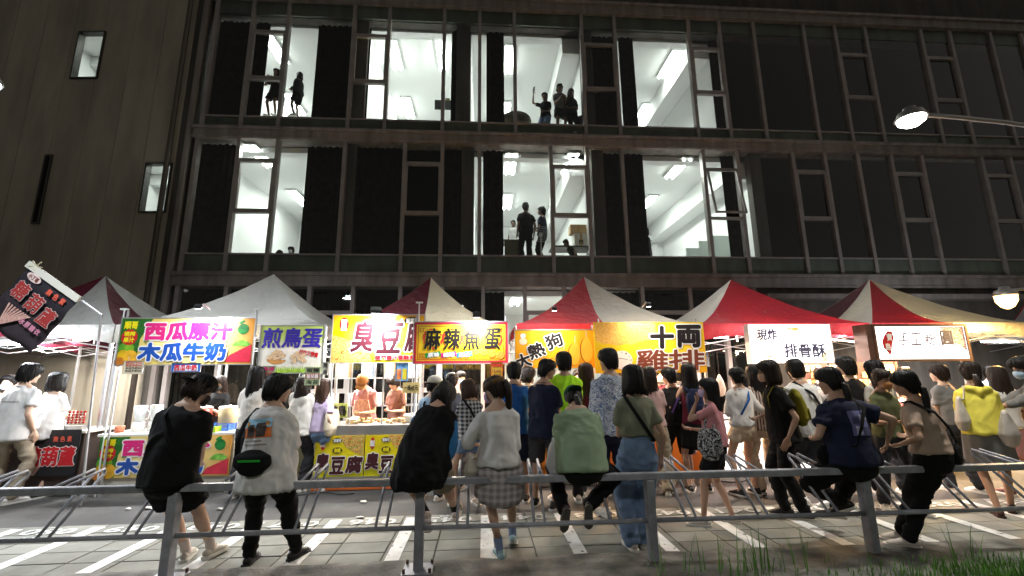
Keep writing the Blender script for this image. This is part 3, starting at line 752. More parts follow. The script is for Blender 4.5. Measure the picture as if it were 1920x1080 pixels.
def juice_art(t, w, h, small=False):
    s = w
    dec(t, 'leaf_print', c_green, [(-w, -h*.98), (-w*.72, -h*.98), (-w*.70, h*.1), (-w*.55, h*.98), (-w, h*.98)], -.0015)
    for i, (x, z, r, c) in enumerate([(-.93, -.30, .085, '#5aa02c'), (-.84, -.30, .08, '#7fb52c'), (-.92, -.62, .10, '#e0b41c'), (-.81, -.68, .12, '#eeb030'), (-.96, -.88, .08, '#c8782a')]):
        dec(t, 'fruit_print', mat('fruit%d' % i, c, .4, ns=12, na=.25), ell(x*w, z*h, r*w*.9, r*w*.9), -.003-.0004*i)
    text('順哥', (-.955*w, -.76*w, .55*h, .86*h), YL, t, bold=.004)
    dec(t, 'burst_print', RD, [(-.86*w+(.115+.012*(i % 2))*w*math.cos(i*math.pi/12), .18*h+(.115+.012*(i % 2))*w*math.sin(i*math.pi/12)) for i in range(24)], -.005)
    text('現榨', (-.94*w, -.78*w, .22*h, .42*h), YL, t, y=-.007, bold=.003); text('果汁', (-.94*w, -.78*w, -.04*h, .17*h), YL, t, y=-.007, bold=.003)
    text('西瓜原汁', (-.63*w, .66*w, .06*h, .80*h), PK, t, y=-.010, bold=.015, outline=.032, omat=Wt)
    text('木瓜牛奶', (-.68*w, .60*w, -.82*h, -.10*h), BL, t, y=-.016, bold=.015, outline=.032, omat=Wt)
    text('鮮果', (-.63*w, -.55*w, -.03*h, .04*h), GN, t, y=-.018, bold=.001)
    # a plain melon with leaves, and cut melon slices
    dec(t, 'melon_print', mat('melon_skin', '#1f7a34', .4, ns=9, na=.5), ell(.83*w, .52*h, .085*w, .085*w), -.004)
    dec(t, 'leaf_sprig', GN, ell(.80*w, .83*h, .05*w, .02*w, rot=.5), -.005)
    dec(t, 'melon_print', mat('melon_pale', '#7cc04a', .4, ns=14, na=.45), ell(.83*w, -.25*h, .14*w, .10*w, a0=0, a1=math.pi), -.004)
    dec(t, 'melon_slice', mat('melon_flesh', '#d8324a', .4, ns=6, na=.15), [(.60*w, -.92*h), (.66*w, -.62*h), (.98*w, -.15*h), (.985*w, -.92*h)], -.005)
    for k in range(9):
        dec(t, 'melon_seed', K, ell((.68+.033*k)*w, (-.62+.045*k)*h-.02*(k % 2), .005*w, .008*w, 6), -.0065)
SY_ = 6.6
bgj = gradmat('juice_background', '#e8c23c', '#e88a30', 'x', .2, 1.1, (0, 0, 1.0, '#fff0b0'))
r = rectpx(224, 475, 597, 683, SY_)
t, w, h = sign('juice_sign', 'yellow juice sign with large pink and blue characters and melon pictures, above the juice counter', 'sign', r, SY_)
board(t, w, h, bgj); juice_art(t, w, h); posts(t, w*.98, 0, r[3]+.12, (r[2]+r[3])/2)
flood((t.location.x+.32, SY_-.35, r[3]+.10), (t.location.x+.30, SY_, t.location.z-.08), 7, 'small floodlight over the juice sign, dark case', w=.04, es=6)
# price cards hanging under it
r2 = rectpx(232, 268, 677, 701, SY_-.05)
t, w, h = sign('price_card', 'small pale price card with four lines hanging at the left under the juice sign', 'price card', r2, SY_-.05, group='price cards on the stalls')
board(t, w, h, mat('card_cream', '#e8dcc0', .5), .006, .004)
for k, s in enumerate(('西瓜汁50', '西瓜牛奶60', '木瓜牛奶50', '木瓜牛奶60')): text(s, (-w*.8, w*.85, h*(.55-.42*k), h*(.9-.42*k)), RD if k < 2 else K, t, bold=.001)
MB().tube([(-w*.6, .003, h), (-w*.6, .003, h+.06)], .002, 5).build('hook', c_pole, t)
r2 = rectpx(322, 376, 681, 697, SY_-.06)
t, w, h = sign('name_card', 'blue card with red characters hanging under the middle of the juice sign', 'price card', r2, SY_-.06, group='price cards on the stalls')
board(t, w, h, mat('card_blue', '#2458a8', .4), .006, .004); dec(t, 'card_print', mat('card_pale', '#c8d8e8', .5), [(-w*.85, -h*.8), (w*.85, -h*.8), (w*.8, h*.55), (-w*.8, h*.55)], -.002); text('西瓜牛奶', (-w*.8, w*.75, -h*.7, h*.6), RD, t, bold=.003)
# bird egg sign
r = rectpx(487, 606, 611, 699, SY_+.05)
t, w, h = sign('bird_egg_sign', 'pale green sign with bold purple characters and pictures of speckled eggs', 'sign', r, SY_+.05)
board(t, w, h, gradmat('egg_background', '#ece4d8', '#c8d874', 'z', -.02, .16, (0, .0, .3, '#f6e8dc'))); posts(t, w*1.02, 0, r[3], (r[2]+r[3])/2)
text('煎鳥蛋', (-.92*w, .93*w, .06*h, .90*h), PU, t, bold=.008, shear=.08)
eg = foodmat('print_egg', ['#4a3020', '#d8b088', '#e8c8a0', '#d0a47c'], 50)
dec(t, 'basket_print', mat('basket_print', '#c88a4c', .5, ns=30, na=.3), ell(-.45*w, -.42*h, .30*w, .22*h, a0=math.pi, a1=2*math.pi), -.003)
for i, (x, z) in enumerate([(-.65,-.34),(-.55,-.2),(-.45,-.12),(-.35,-.15),(-.25,-.28),(-.5,-.36),(-.38,-.33),(.08,-.32),(.2,-.2),(.28,-.4),(.38,-.28),(.12,-.5),(.42,-.5)]):
    dec(t, 'egg_print', eg, ell(x*w, z*h, .085*w, .095*h, 14, rot=i), -.004-.0003*i)
text('好吃又營養', (.25*w, .86*w, -.28*h, -.08*h), RD, t, bold=.002, rot=-.22)
gz = [(-w*.99, -h*.99)]
for i in range(60): gz.append((-w*.99+2*w*.99*i/59, -h*(.72 if i % 2 else .92)+.01*math.sin(i*2.3)))
gz.append((w*.99, -h*.99)); dec(t, 'grass_print', mat('print_grass', '#9cc03c', .5, ns=20, na=.3), gz, -.0025)
# little cards by it
for px0, px1, py0, py1, s, lb, c, i in ((490, 516, 687, 706, ('鳥蛋', '20元'), 'green card with pink egg characters under the left corner of the bird egg sign', '#b8c890', PK), (572, 600, 689, 722, ('椒鹽', '蕃茄醬', '海苔'), 'flavour card with black characters and a red strip below the bird egg sign', '#cfe0b0', K), (605, 615, 679, 703, ('素', '食'), 'narrow white card on the post right of the bird egg sign', '#e8e4d0', K)):
    r2 = rectpx(px0, px1, py0, py1, SY_-.08); t, w, h = sign('price_card', lb, 'price card', r2, SY_-.08, group='price cards on the stalls'); board(t, w, h, mat('card'+c, c, .5), .005, .003)
    n = len(s)
    for k, q in enumerate(s):
        if q == '蕃茄醬': dec(t, 'card_strip', RD, [(-w*.9, h*(1-2*(k+1)/n)+.004), (w*.9, h*(1-2*(k+1)/n)+.004), (w*.9, h*(1-2*k/n)-.004), (-w*.9, h*(1-2*k/n)-.004)], -.002)
        text(q, (-w*.8, w*.8, h*(1-2*(k+.85)/n), h*(1-2*(k+.15)/n)), Wt if q == '蕃茄醬' else i, t, y=-.005, bold=.0015)
# stinky tofu sign
r = rectpx(623, 795, 591, 679, SY_+.08)
t, w, h = sign('tofu_sign', 'bright yellow stinky tofu sign with a red seal, partly behind the red framed sign', 'sign', r, SY_+.08)
board(t, w, h, gradmat('tofu_background', '#f0d400', '#f0a018', 'z', .05, .36, (0, .0, .55, '#fff060'))); posts(t, w*.98, 0, r[3], (r[2]+r[3])/2)
dec(t, 'skewer_print', c_food, [(-w*.99, -h*.98), (-.12*w, -h*.98), (-.2*w, -h*.6), (-.5*w, -.2*h), (-.8*w, .05*h), (-w*.99, .15*h)], -.0015)
dec(t, 'seal_print', RD, ell(-.76*w, .60*h, .10*w, .30*h), -.003); text('臻', (-.82*w, -.70*w, .58*h, .82*h), Wt, t, y=-.005, bold=.003); text('記', (-.82*w, -.70*w, .34*h, .56*h), Wt, t, y=-.005, bold=.003)
for s, x0, x1, dz in (('臭', -.55, -.10, 0), ('豆', .02, .50, -.06), ('腐', .62, 1.0, 0)): text(s, (x0*w, x1*w, (-.55+dz)*h, (.70+dz)*h), BU, t, y=-.010, bold=.013, outline=.030, omat=Wt, shear=.12)
text('獨門醬汁香酥多汁', (-.05*w, .93*w, -.90*h, -.72*h), RD, t, y=-.012, bold=.003, outline=.008, omat=Wt)
dec(t, 'badge_print', K, ell(.72*w, .76*h, .17*w, .16*h), -.004); text('葷素可', (.60*w, .86*w, .66*h, .86*h), Wt, t, y=-.006, bold=.003)
dec(t, 'drop_print', Wt, ell(.50*w, .74*h, .03*w, .12*h), -.004)
flood((P(703, 596, SY_-.28).x, SY_-.24, r[3]+.01), (P(700, 600, SY_).x, SY_, r[3]-.32), 22, 'glaring floodlight over the stinky tofu sign', w=.075, es=60)
# spicy fish ball sign
r = rectpx(776, 952, 604, 681, SY_-.12)
t, w, h = sign('fish_ball_sign', 'yellow sign in a red frame with four black characters in red brush circles', 'sign', r, SY_-.12)
board(t, w, h, gradmat('ball_background', '#e8b41c', '#f4d430', 'z', -.3, .3)); posts(t, w*.96, 0, r[3]+.1, (r[2]+r[3])/2)
f = .035
for a in ((-w, w, h-f, h), (-w, w, -h, -h+f), (-w, -w+f, -h+f, h-f), (w-f, w, -h+f, h-f)): dec(t, 'border_print', mat('border_red', '#d02c3c', .4), [(a[0], a[2]), (a[1], a[2]), (a[1], a[3]), (a[0], a[3])], -.0015)
g = .055; q = .008
for a in ((-w+g, w-g, h-g-q, h-g), (-w+g, w-g, -h+g, -h+g+q), (-w+g, -w+g+q, -h+g, h-g), (w-g-q, w-g, -h+g, h-g)): dec(t, 'thin_border', RD, [(a[0], a[2]), (a[1], a[2]), (a[1], a[3]), (a[0], a[3])], -.002)
for sx_ in (-1, 1):
    for sz in (-1, 1):
        for k in range(2):
            u = (w-g-.03-.045*k)*sx_; v = (h-g-.03-.0*k)*sz
            m = MB()
            for a in ((u, u-.035*sx_, v, v-.006*sz), (u, u-.006*sx_, v, v-.05*sz), (u, u-.035*sx_, v-.05*sz, v-.056*sz)): m.box(a[0], a[1], -.0035, -.002, a[2], a[3])
            m.build('corner_scroll', RD, t)
for i, (ch, x) in enumerate((('麻', -.60), ('辣', -.19), ('魚', .23), ('蛋', .67))):
    cxx, czz, R1 = x*w, .18*h, .19*w
    m = MB(); n = 30
    outer = []; inner = []
    for j in range(n+1):
        a = .4+i+2*math.pi*.93*j/n; th = .012+.02*abs(math.sin(j*.21+i))
        outer.append((cxx+(R1+th)*math.cos(a), -.003, czz+(R1+th)*math.sin(a)*.95)); inner.append((cxx+(R1-th*.6)*math.cos(a), -.003, czz+(R1-th*.6)*math.sin(a)*.95))
    m.rings([outer, inner, [(p[0], -.002, p[2]) for p in inner], [(p[0], -.002, p[2]) for p in outer]], cap=False, closed=False); m.build('brush_circle', mat('brush_red', '#d8402c', .4), t)
    text(ch, (cxx-.16*w, cxx+.16*w, czz-.50*h, czz+.50*h), K, t, y=-.007, bold=.009, outline=.015, omat=YL, shear=.08)
for i, (s, x, c) in enumerate((('原味', -.59, GN), ('辣味', -.26, PK), ('綜合', .07, LB))):
    dec(t, 'ribbon_print', c, [((x-.15)*w, -.74*h), ((x-.17)*w, -.52*h), ((x+.15)*w, -.42*h), ((x+.17)*w, -.64*h)], -.004); text(s, ((x-.11)*w, (x+.13)*w, -.70*h, -.48*h), Wt, t, y=-.006, bold=.003, shear=.1, rot=.05)
for i, (x, z) in enumerate(((.33, -.42), (.49, -.46), (.66, -.54), (.84, -.62))): dec(t, 'fishball_print', c_fball, ell(x*w, z*h, .09*w, .19*h), -.005-.0004*i)
flood((P(893, 600, SY_-.4).x, SY_-.36, r[3]+.06), (P(893, 610, SY_).x, SY_-.12, r[3]-.15), 15, 'floodlight at the top of the red framed sign', w=.05, es=40)
r2 = rectpx(921, 942, 679, 711, SY_-.2); t, w, h = sign('price_card', 'yellow price card with 1 for 30 and 2 for 50 below the red framed sign', 'price card', r2, SY_-.2, group='price cards on the stalls'); board(t, w, h, mat('card_amber', '#e8b83c', .5), .006, .004, RD)
text('麻辣魚蛋', (-w*.85, w*.85, h*.45, h*.85), RD, t, bold=.002); text('1支30元', (-w*.8, w*.8, -h*.25, h*.2), BR, t, bold=.0015); text('2支50元', (-w*.8, w*.8, -h*.8, -h*.35), BR, t, bold=.0015)
r2 = rectpx(755, 786, 717, 737, SY_-.1); t, w, h = sign('price_card', 'tan cardboard price card reading 45 dollars a skewer, in front of the glass', 'price card', r2, SY_-.1, group='price cards on the stalls'); board(t, w, h, mat('card_tan', '#c8b070', .6), .006, 0); text('一串45元', (-w*.85, w*.85, -h*.5, h*.5), K, t, bold=.002)
r2 = rectpx(742, 765, 681, 714, SY_-.09); t, w, h = sign('flavour_card', 'blue bordered card with an orange and a yellow column under the stinky tofu sign', 'price card', r2, SY_-.09, group='price cards on the stalls'); board(t, w, h, mat('card_sky', '#7ab0dc', .5), .006, .003)
for s, c in ((-.45, '#f0a060'), (.45, '#e8d030')): dec(t, 'card_column', mat('col'+c, c, .5), [((s-.33)*w, -.85*h), ((s+.33)*w, -.85*h), ((s+.33)*w, .35*h), ((s-.33)*w, .35*h)], -.002)
text('小辣', (-.75*w, -.15*w, -.7*h, .2*h), RD, t, y=-.004); text('口味', (-.5*w, .5*w, .5*h, .9*h), BL, t, y=-.004)
# corn dog sign
r = rectpx(966, 1114, 619, 690, SY_+.05)
t, w, h = sign('corn_dog_sign', 'orange sign with slanting characters and yellow corn dogs, left of the cutlet sign', 'sign', r, SY_+.05)
board(t, w, h, gradmat('dog_background', '#ffa418', '#ffbe28', 'z', -.3, .3)); posts(t, w*.98, 0, r[3]+.08, (r[2]+r[3])/2)
c_dog = gradmat('print_corndog', '#f08414', '#ffd848', 'x', -.2, .6)
for i, (x, z, a, b, ro_) in enumerate(((.0, -.70, .13, .30, -.9), (.20, -.48, .14, .44, -.35), (.50, -.28, .15, .60, -.12), (.81, -.06, .15, .66, .02))):
    dec(t, 'stick_print', mat('stick_wood', '#e8cf90', .6), [((x-.012)*w-ro_*.0, (z+b*.6)*h), ((x+.012)*w, (z+b*.6)*h), ((x+.012)*w-ro_*.3*w*.6, (z+b+.38)*h), ((x-.012)*w-ro_*.3*w*.6, (z+b+.38)*h)], -.002)
    dec(t, 'corn_dog_shade', mat('dog_shade', '#b4540c', .4), ell((x-.015)*w, (z-.02)*h if z > -.5 else max(z*h, -h+b*h*.75), (a+.012)*w, (b if z > -.5 else b*.75)*h, 26, rot=ro_*.4), -.0027-.0006*i)
    dec(t, 'corn_dog_print', c_dog, ell(x*w, z*h, a*w, min(b*h, (1-abs(z))*h+b*h*.2 if False else b*h), 26, rot=ro_*.4) if z > -.5 else ell(x*w, max(z*h, -h+b*h*.75), a*w, b*h*.75, 26, rot=ro_*.4), -.003-.0006*i)
for s, x, z, d, rr in (('大', -.80, -.62, .17, .35), ('熱', -.47, -.08, .20, .35), ('狗', -.02, .42, .20, .35)): text(s, ((x-d)*w, (x+d)*w, (z-.36)*h, (z+.36)*h), K, t, y=-.011, bold=.009, outline=.022, omat=Wt, rot=rr)
dec(t, 'chef_hat_print', Wt, ell(-.8*w, .70*h, .07*w, .13*h), -.003); dec(t, 'chef_coat_print', mat('print_cream', '#e8dcc4', .5), ell(-.8*w, .40*h, .10*w, .18*h), -.0035)
# chicken cutlet sign
r = rectpx(1115, 1322, 604, 699, SY_-.1)
t, w, h = sign('cutlet_sign', 'yellow sign with a fried cutlet picture, a pale clock and four large dark characters', 'sign', r, SY_-.1)
board(t, w, h, gradmat('cutlet_background', '#ffb818', '#ffd828', 'z', -.35, .3, (.1, -.1, .6, '#ffe838')), rim=0); posts(t, w*.9, 0, r[3]+.06, (r[2]+r[3])/2); 
ed = [(-w*.995, .97*h), (.12*w, .97*h)]+[(.12*w-(1.1*w)*i/14, (.42-.55*math.sin(i/14*2.6)**1.0*.6+.03*math.sin(i*1.9))*h) for i in range(15)]
dec(t, 'cutlet_print', c_cutlet, ed, -.0015)
dec(t, 'clock_print', mat('clock_pale', '#f4e0d0', .4), ell(-.52*w, -.50*h, .185*w, .37*h, 30), -.003)
dec(t, 'clock_hand', K, [(-.60*w, -.40*h), (-.42*w, -.47*h), (-.42*w, -.485*h), (-.60*w, -.42*h)], -.0045)
for i, s in enumerate(('12', '1', '2', '3', '4', '5', '6')):
    a = math.pi/2-i*math.pi/6; xx = -.52*w+.15*w*math.cos(a); zz = -.50*h+.30*h*math.sin(a); text(s, (xx-.015*w, xx+.015*w, zz-.03*h, zz+.03*h), BR, t, y=-.005)
for s, x0, x1, z0, z1, c in (('十', .02, .42, -.02, .80, K), ('両', .50, .92, .02, .84, K), ('雞', -.26, .30, -.88, -.12, BR), ('排', .32, .96, -.90, -.12, BR)): text(s, (x0*w, x1*w, z0*h, z1*h), c, t, y=-.011, bold=.019 if c is K else .009, outline=.036 if c is K else .024, omat=Wt, shear=.05)
flood((P(1040, 612, SY_-.3).x, SY_-.32, 2.46), (P(1040, 660, SY_).x, SY_, 1.95), 5, 'small dark floodlight added above the corn dog sign to brighten it', (1, .93, .82), w=.035, es=6)  # added lamp, brightens the dull orange print
flood((P(1215, 600, SY_-.4).x, SY_-.46, 2.50), (P(1215, 660, SY_).x, SY_-.1, 1.95), 6, 'small dark floodlight added above the cutlet sign to brighten it', (1, .93, .82), w=.035, es=6)  # likewise added, lifts the yellow of the cutlet print
# lit boxes
c_lit = gradmat('lit_panel', '#fff4ee', '#ffffff', 'x', -.4, .4, None, es=1.9)
r = rectpx(1406, 1559, 609, 680, SY_-.1)
t, w, h = sign('lit_rib_sign', 'white backlit sign with faint grey characters on the red tent stall', 'lit sign', r, SY_-.1)
board(t, w, h, c_lit, .10, .012, mat('box_white', '#e8e4e0', .5)); posts(t, w*.9, 0, r[2], (r[2]+r[3])/2)
lg = mat('ink_grey_lit', '#5c5a78', .5)
text('現炸', (-.80*w, -.32*w, .20*h, .78*h), lg, t, bold=.006, shear=.1)
text('排骨酥', (-.18*w, .82*w, -.72*h, -.02*h), lg, t, bold=.007)
dec(t, 'rib_print', foodmat('print_ribs', ['#b06a3c', '#ffe8d0', '#fff0e0', '#e8b070'], 26, .9), [(-.97*w, -.9*h), (-.55*w, -.9*h), (-.45*w, -.3*h), (-.62*w, .1*h), (-.78*w, .9*h), (-.97*w, .9*h)], -.002)
dec(t, 'splash_print', foodmat('print_splash', ['#c87030', '#e8a050', '#fff0d8'], 18, .7), ell(.10*w, .88*h, .16*w, .22*h, 16, a0=math.pi, a1=2*math.pi), -.003)
dec(t, 'corner_print', foodmat('print_corner', ['#f0b860', '#ffe0a0', '#fff0d0'], 5, 1.0), [(.55*w, -.97*h), (.985*w, -.97*h), (.985*w, -.1*h)], -.0025)
r = rectpx(1643, 1812, 612, 673, SY_-.15)
t, w, h = sign('lit_dessert_sign', 'backlit sign in a dark brown frame with a red island mark and thin grey characters', 'lit sign', r, SY_-.15)
cbf = mat('brown_box', '#54382c', .6, ns=6, na=.3)
board(t, w, h, c_lit, .12, .0); f = MB(); ri = .035
f.box(-w-ri, w+ri, -.02, .14, h, h+ri).box(-w-ri, w+ri, -.02, .14, -h-ri, -h).box(-w-ri, -w, -.02, .14, -h, h).box(w, w+ri, -.02, .14, -h, h); f.build('board_frame', cbf, t)
MB().box(-w-ri-.10, -w-ri-.002, .0, .25, -h-ri, h+ri).build('side_cheek', cbf, t); posts(t, w*.98, 0, r[2], (r[2]+r[3])/2, .1, .02)
dec(t, 'island_mark', RD, [(-.80*w, .45*h), (-.72*w, .72*h), (-.62*w, .70*h), (-.60*w, .30*h), (-.66*w, -.1*h), (-.70*w, -.55*h), (-.745*w, -.8*h), (-.78*w, -.6*h), (-.86*w, -.3*h), (-.87*w, .1*h)], -.003)
text('寶', (-.76*w, -.64*w, .12*h, .56*h), Wt, t, y=-.005, bold=.003); text('島', (-.82*w, -.70*w, -.46*h, -.04*h), Wt, t, y=-.005, bold=.003)
for s, x0, x1 in (('手', -.50, -.28), ('工', -.22, .0), ('粉', .08, .32)): text(s, (x0*w, x1*w, -.16*h, .62*h), lg, t, bold=.003, shear=.1)
dec(t, 'pearl_print', foodmat('print_pearls', ['#4a1c10', '#9a5a40', '#ffe8dc', '#6a2c1c'], 34, .25), [(.42*w, .97*h), (.99*w, .97*h), (.99*w, -.55*h), (.84*w, -.2*h), (.62*w, .1*h), (.60*w, .6*h)], -.002)
text('圓', (.44*w, .70*w, -.14*h, .72*h), lg, t, y=-.008, bold=.005, outline=.013, omat=Wt)

# banners on the counters
def counter(name, lab, x0, x1, y0, y1, zt, fm, top, items=None, z0=.08):
    t = thing(name, lab, 'stall counter', ((x0+x1)/2, y0, 0), 0, 'counters of the food stalls'); w = (x1-x0)/2; d = y1-y0
    MB().box(-w-.03, w+.03, -.03, d+.02, zt-.035, zt).build('counter_top', top, t, bev=.004)
    MB().box(-w, w, .0, .02, z0, zt-.036).build('front_panel', fm, t)
    for s in (-1, 1): MB().box(s*w-.015*(1+s), s*w+.015*(1-s), .021, d, z0, zt-.036).build('side_panel', fm, t)
    for sx_ in (-1, 1):
        for yy in (.03, d-.03): MB().box(sx_*(w-.05)-.018, sx_*(w-.05)+.018, yy-.012, yy+.02, 0, z0-.002).build('leg', c_pole, t)
    return t, w
c_steel = mat('stainless', (.55, .55, .56), .28, .9, ns=5, na=.1, bs=8, bd=.002)
c_maroonp = mat('ply_dark', '#3a2a22', .7, ns=6, na=.3)
CY = 6.72
xa, xb = P(185, 850, CY).x, P(437, 850, CY).x
t, w = counter('juice_counter', 'long white topped juice counter above its melon banner', xa, xb, CY, CY+.6, .80, mat('counter_cream', '#cfc8b8', .6), mat('white_top', '#dcdad2', .4))
r = (xa+.02, xb-.02, P(300, 894, CY-.02).z, P(300, 817, CY-.02).z)
t, w, h = sign('juice_banner', 'yellow juice banner with pink and blue characters hung on the front of the counter', 'banner', r, CY-.03)
board(t, w, h, bgj, .01, 0); juice_art(t, w, h)
xa, xb = P(584, 850, CY).x, P(772, 850, CY).x
t, w = counter('tofu_counter', 'stainless steel tofu counter with a glass guard', xa, xb, CY, CY+.7, .86, c_steel, c_steel)
MB().box(-w, w, -.035, -.005, .70, .86).build('steel_apron', c_steel, t)
for k in range(8): MB().cyl((-w+.12+k*(2*w-.24)/7, -.037, .78), .008, .001, 8).build('apron_knob', K, t)
for k in range(3):
    MB().box(-w+.05+k*(2*w-.1)/3+.006, -w+.05+(k+1)*(2*w-.1)/3-.006, .10, .106, .87, 1.62).build('glass_guard', c_glass, t)
for x in (-w+.04, -w/3, w/3, w-.04): MB().tube([(x, .11, .86), (x, .11, 1.9)], .011, 8).build('guard_post', c_pole, t)
orl = MB().box(-w, w, -.03, .0, .005, .03).build('orange_skirt', mat('orange_strip', '#d86a28', .5), t)
ht = lambda y: P(680, y, CY-.04).z
for i, (x0, x1, lb) in enumerate(((590, 682, 'left yellow tofu banner under the steel counter, clear of the black cape'), (684, 770, 'right yellow tofu banner under the steel counter, partly behind the black cape'))):
    r = (P(x0, 850, CY-.04).x, P(x1, 850, CY-.04).x, ht(893), ht(816))
    t, w, h = sign('tofu_banner', lb, 'banner', r, CY-.045, group='tofu banners under the steel counter')
    board(t, w, h, gradmat('tofu_banner_bg', '#e8e010', '#f0d010', 'z', -.2, .3), .008, 0)
    dec(t, 'skewer_print', c_food, [(.0*w, .98*h), (.98*w, .98*h), (.98*w, .0*h), (.55*w, .2*h), (.2*w, .5*h)], -.0015)
    dec(t, 'seal_print', RD, ell(-.68*w, .60*h, .10*w, .30*h, 16), -.003); text('臻記', (-.78*w, -.58*w, .45*h, .75*h), Wt, t, y=-.005, bold=.002)
    dec(t, 'badge_print', K, ell(-.1*w, .76*h, .20*w, .12*h), -.004); text('葷素可', (-.25*w, .06*w, .68*h, .84*h), Wt, t, y=-.006, bold=.002)
    dec(t, 'badge_print', K, ell(-.08*w, .28*h, .20*w, .15*h, 16), -.004); text('串燒', (-.2*w, .05*w, .18*h, .38*h), YL, t, y=-.006, bold=.003)
    for s, a, b, dz in (('臭', -.92, -.38, .1), ('豆', -.30, .22, -.08), ('腐', .34, .94, -.05)): text(s, (a*w, b*w, (-.75+dz)*h, (.02+dz)*h), BU, t, y=-.009, bold=.010, outline=.020, omat=Wt, shear=.1)
# ================================================================== LIGHTS UNDER THE TENTS
def tube_light(x, y, z, L, e, lab, col=(.92, .96, 1), es=18, rz=0):
    t = thing('tube_light', lab, 'tube light', (x, y, z), rz, 'tube lights hung under the tents')
    MB().box(-L/2, L/2, -.03, .03, .02, .06).build('housing', c_house, t)
    MB().tube([(-L/2+.02, 0, 0), (L/2-.02, 0, 0)], .017, 8).build('tube', mat('tube_%d_%d' % (col[2]*100, es), (1, 1, 1), .4, emis=col, es=es), t)
    MB().tube([(-L*.35, 0, .06), (-L*.35, 0, .35)], .003, 5).build('hanger', c_pole, t); MB().tube([(L*.35, 0, .06), (L*.35, 0, .35)], .003, 5).build('hanger', c_pole, t)
    area('lamp', (0, 0, -.03), (0, 0, 0), L, .12, e*.6, col, t); pointl('bulb', (0, 0, -.07), e*.55, col, .06, t); return t
q = P(12, 645, 6.6); tube_light(q.x, q.y, q.z, .75, 60, 'blazing white tube light at the left edge below the hawthorn flag', es=60)
WM = (1, .62, .34); PKL = (1, .80, .70)
for px, y, z, e, col, lab in ((330, 7.6, 2.25, 45, (.95, .97, 1), 'tube light inside the juice stall, behind its sign'), (545, 7.7, 2.3, 30, (.95, .97, 1), 'tube light inside the bird egg stall, behind its sign'), (700, 7.6, 2.25, 60, (1, .95, .9), 'tube light above the stinky tofu cook'), (865, 7.9, 2.25, 50, (1, .88, .76), 'tube light inside the fish ball stall'),
    (1040, 7.6, 2.2, 38, (1, .74, .5), 'warm tube light inside the corn dog stall'), (1215, 7.6, 2.2, 60, WM, 'warm orange tube light over the cutlet fryer'), (1410, 7.6, 2.3, 60, PKL, 'tube light inside the bright red tent'), (1560, 7.5, 2.25, 45, PKL, 'tube light between the two backlit signs'), (1720, 7.6, 2.2, 60, (1, .78, .5), 'warm tube light behind the brown framed lit sign'), (1880, 8.2, 2.1, 40, (.85, .93, 1), 'cool tube light in the farthest stall at the right')):
    tube_light(P(px, 650, y).x, y, z, .9, e*1.9, lab, col, es=14)

for px, y, e_, lab in ((120, 9.0, 75, 'added tube light at the back of the maroon and white tent, near the panelled wall'), (420, 9.0, 75, 'added tube light at the back of the plain white tent'), (800, 9.1, 45, 'added tube light at the back of the maroon and cream tent'), (1330, 9.1, 45, 'added tube light at the back between the two red tents')):  # second row of tubes, added to brighten the wall and windows behind
    tube_light(P(px, 650, y).x, y, 2.28, .9, e_, lab, (1, .95, .88), es=14)

# ================================================================== THE CANDIED HAWTHORN STALL
A = P(60, 493, 6.2); B = P(182, 583, 6.2)    # the sloping top edge of the flag's pole
C_ = P(-8, 590, 6.2); D_2 = P(113, 653, 6.2)
fl = thing('hanging_flag', 'dark square flag hung aslant from a pole with large red characters and skewer pictures', 'flag', A)
u = (P(152, 558, 6.2)-A); v = (P(0, 612, 6.2)-A)*1.0
W_f, H_f = u.length, v.length
ang = math.atan2(u.z, u.x); fl.rotation_euler = (0, -ang, 0)
nx, nz = 16, 14; R = []
for j in range(nz+1):
    R.append([(W_f*i/nx+ (.10*W_f if False else 0)-.0*j, .02*math.sin(i*.7+j*.35)*(.3+j/nz)+.01*math.sin(j*1.3), -H_f*j/nz) for i in range(nx+1)])
m = MB(); m.rings(R+[[(p[0], p[1]+.004, p[2]) for p in r] for r in R[::-1]], cap=False, closed=False)
c_flag = gradmat('flag_cloth', '#3a2f35', '#1d1a26', 'z', -H_f, 0, None, rough=.7); m.build('flag_cloth', c_flag, fl, True)
MB().box(-.02, W_f+.01, -.03, .0, -.075, .012).build('white_hem', mat('hem_white', '#d8d4c8', .7), fl)
for k in range(5): MB().tube([(.10, -.02, .0), (.10+.09*math.cos(k*1.25), -.04, .02+.07*math.sin(k*1.25+.3))], .008, 5).build('ribbon', mat('ribbon', '#c8bfa0', .7), fl)
for i, (s, x, z) in enumerate((('糖', .23, .36), ('葫', .54, .40), ('蘆', .84, .46))): text(s, ((x-.115)*W_f, (x+.115)*W_f, -(z+.14)*H_f, -(z-.11)*H_f), mat('ink_dull_red', '#a83434', .6), fl, y=-.045, bold=.006, outline=.012, omat=mat('ink_dull_white', '#d0c4c0', .6))
for i, s in enumerate('無色素'): text(s, ((.56+.13*i)*W_f, (.64+.13*i)*W_f, -.22*H_f, -.13*H_f), mat('ink_salmon', '#e0604c', .4), fl, y=-.045, bold=.003)
for i, s in enumerate('冰原糖衣'): text(s, ((.55+.10*i)*W_f, (.63+.10*i)*W_f, -(.74)*H_f, -(.66)*H_f), mat('ink_rose', '#d890a8', .4), fl, y=-.045, bold=.003)
dec(fl, 'oval_print', mat('print_oval', '#e8d0cc', .4), ell(.24*W_f, -.14*H_f, .13*W_f, .06*H_f, rot=-.05), -.035); text('小丁哥', (.15*W_f, .33*W_f, -.175*H_f, -.105*H_f), BR, fl, y=-.040, bold=.001)
c_haw = foodmat('print_haws', ['#a8403c', '#e8c4b8', '#c86a5c'], 40)
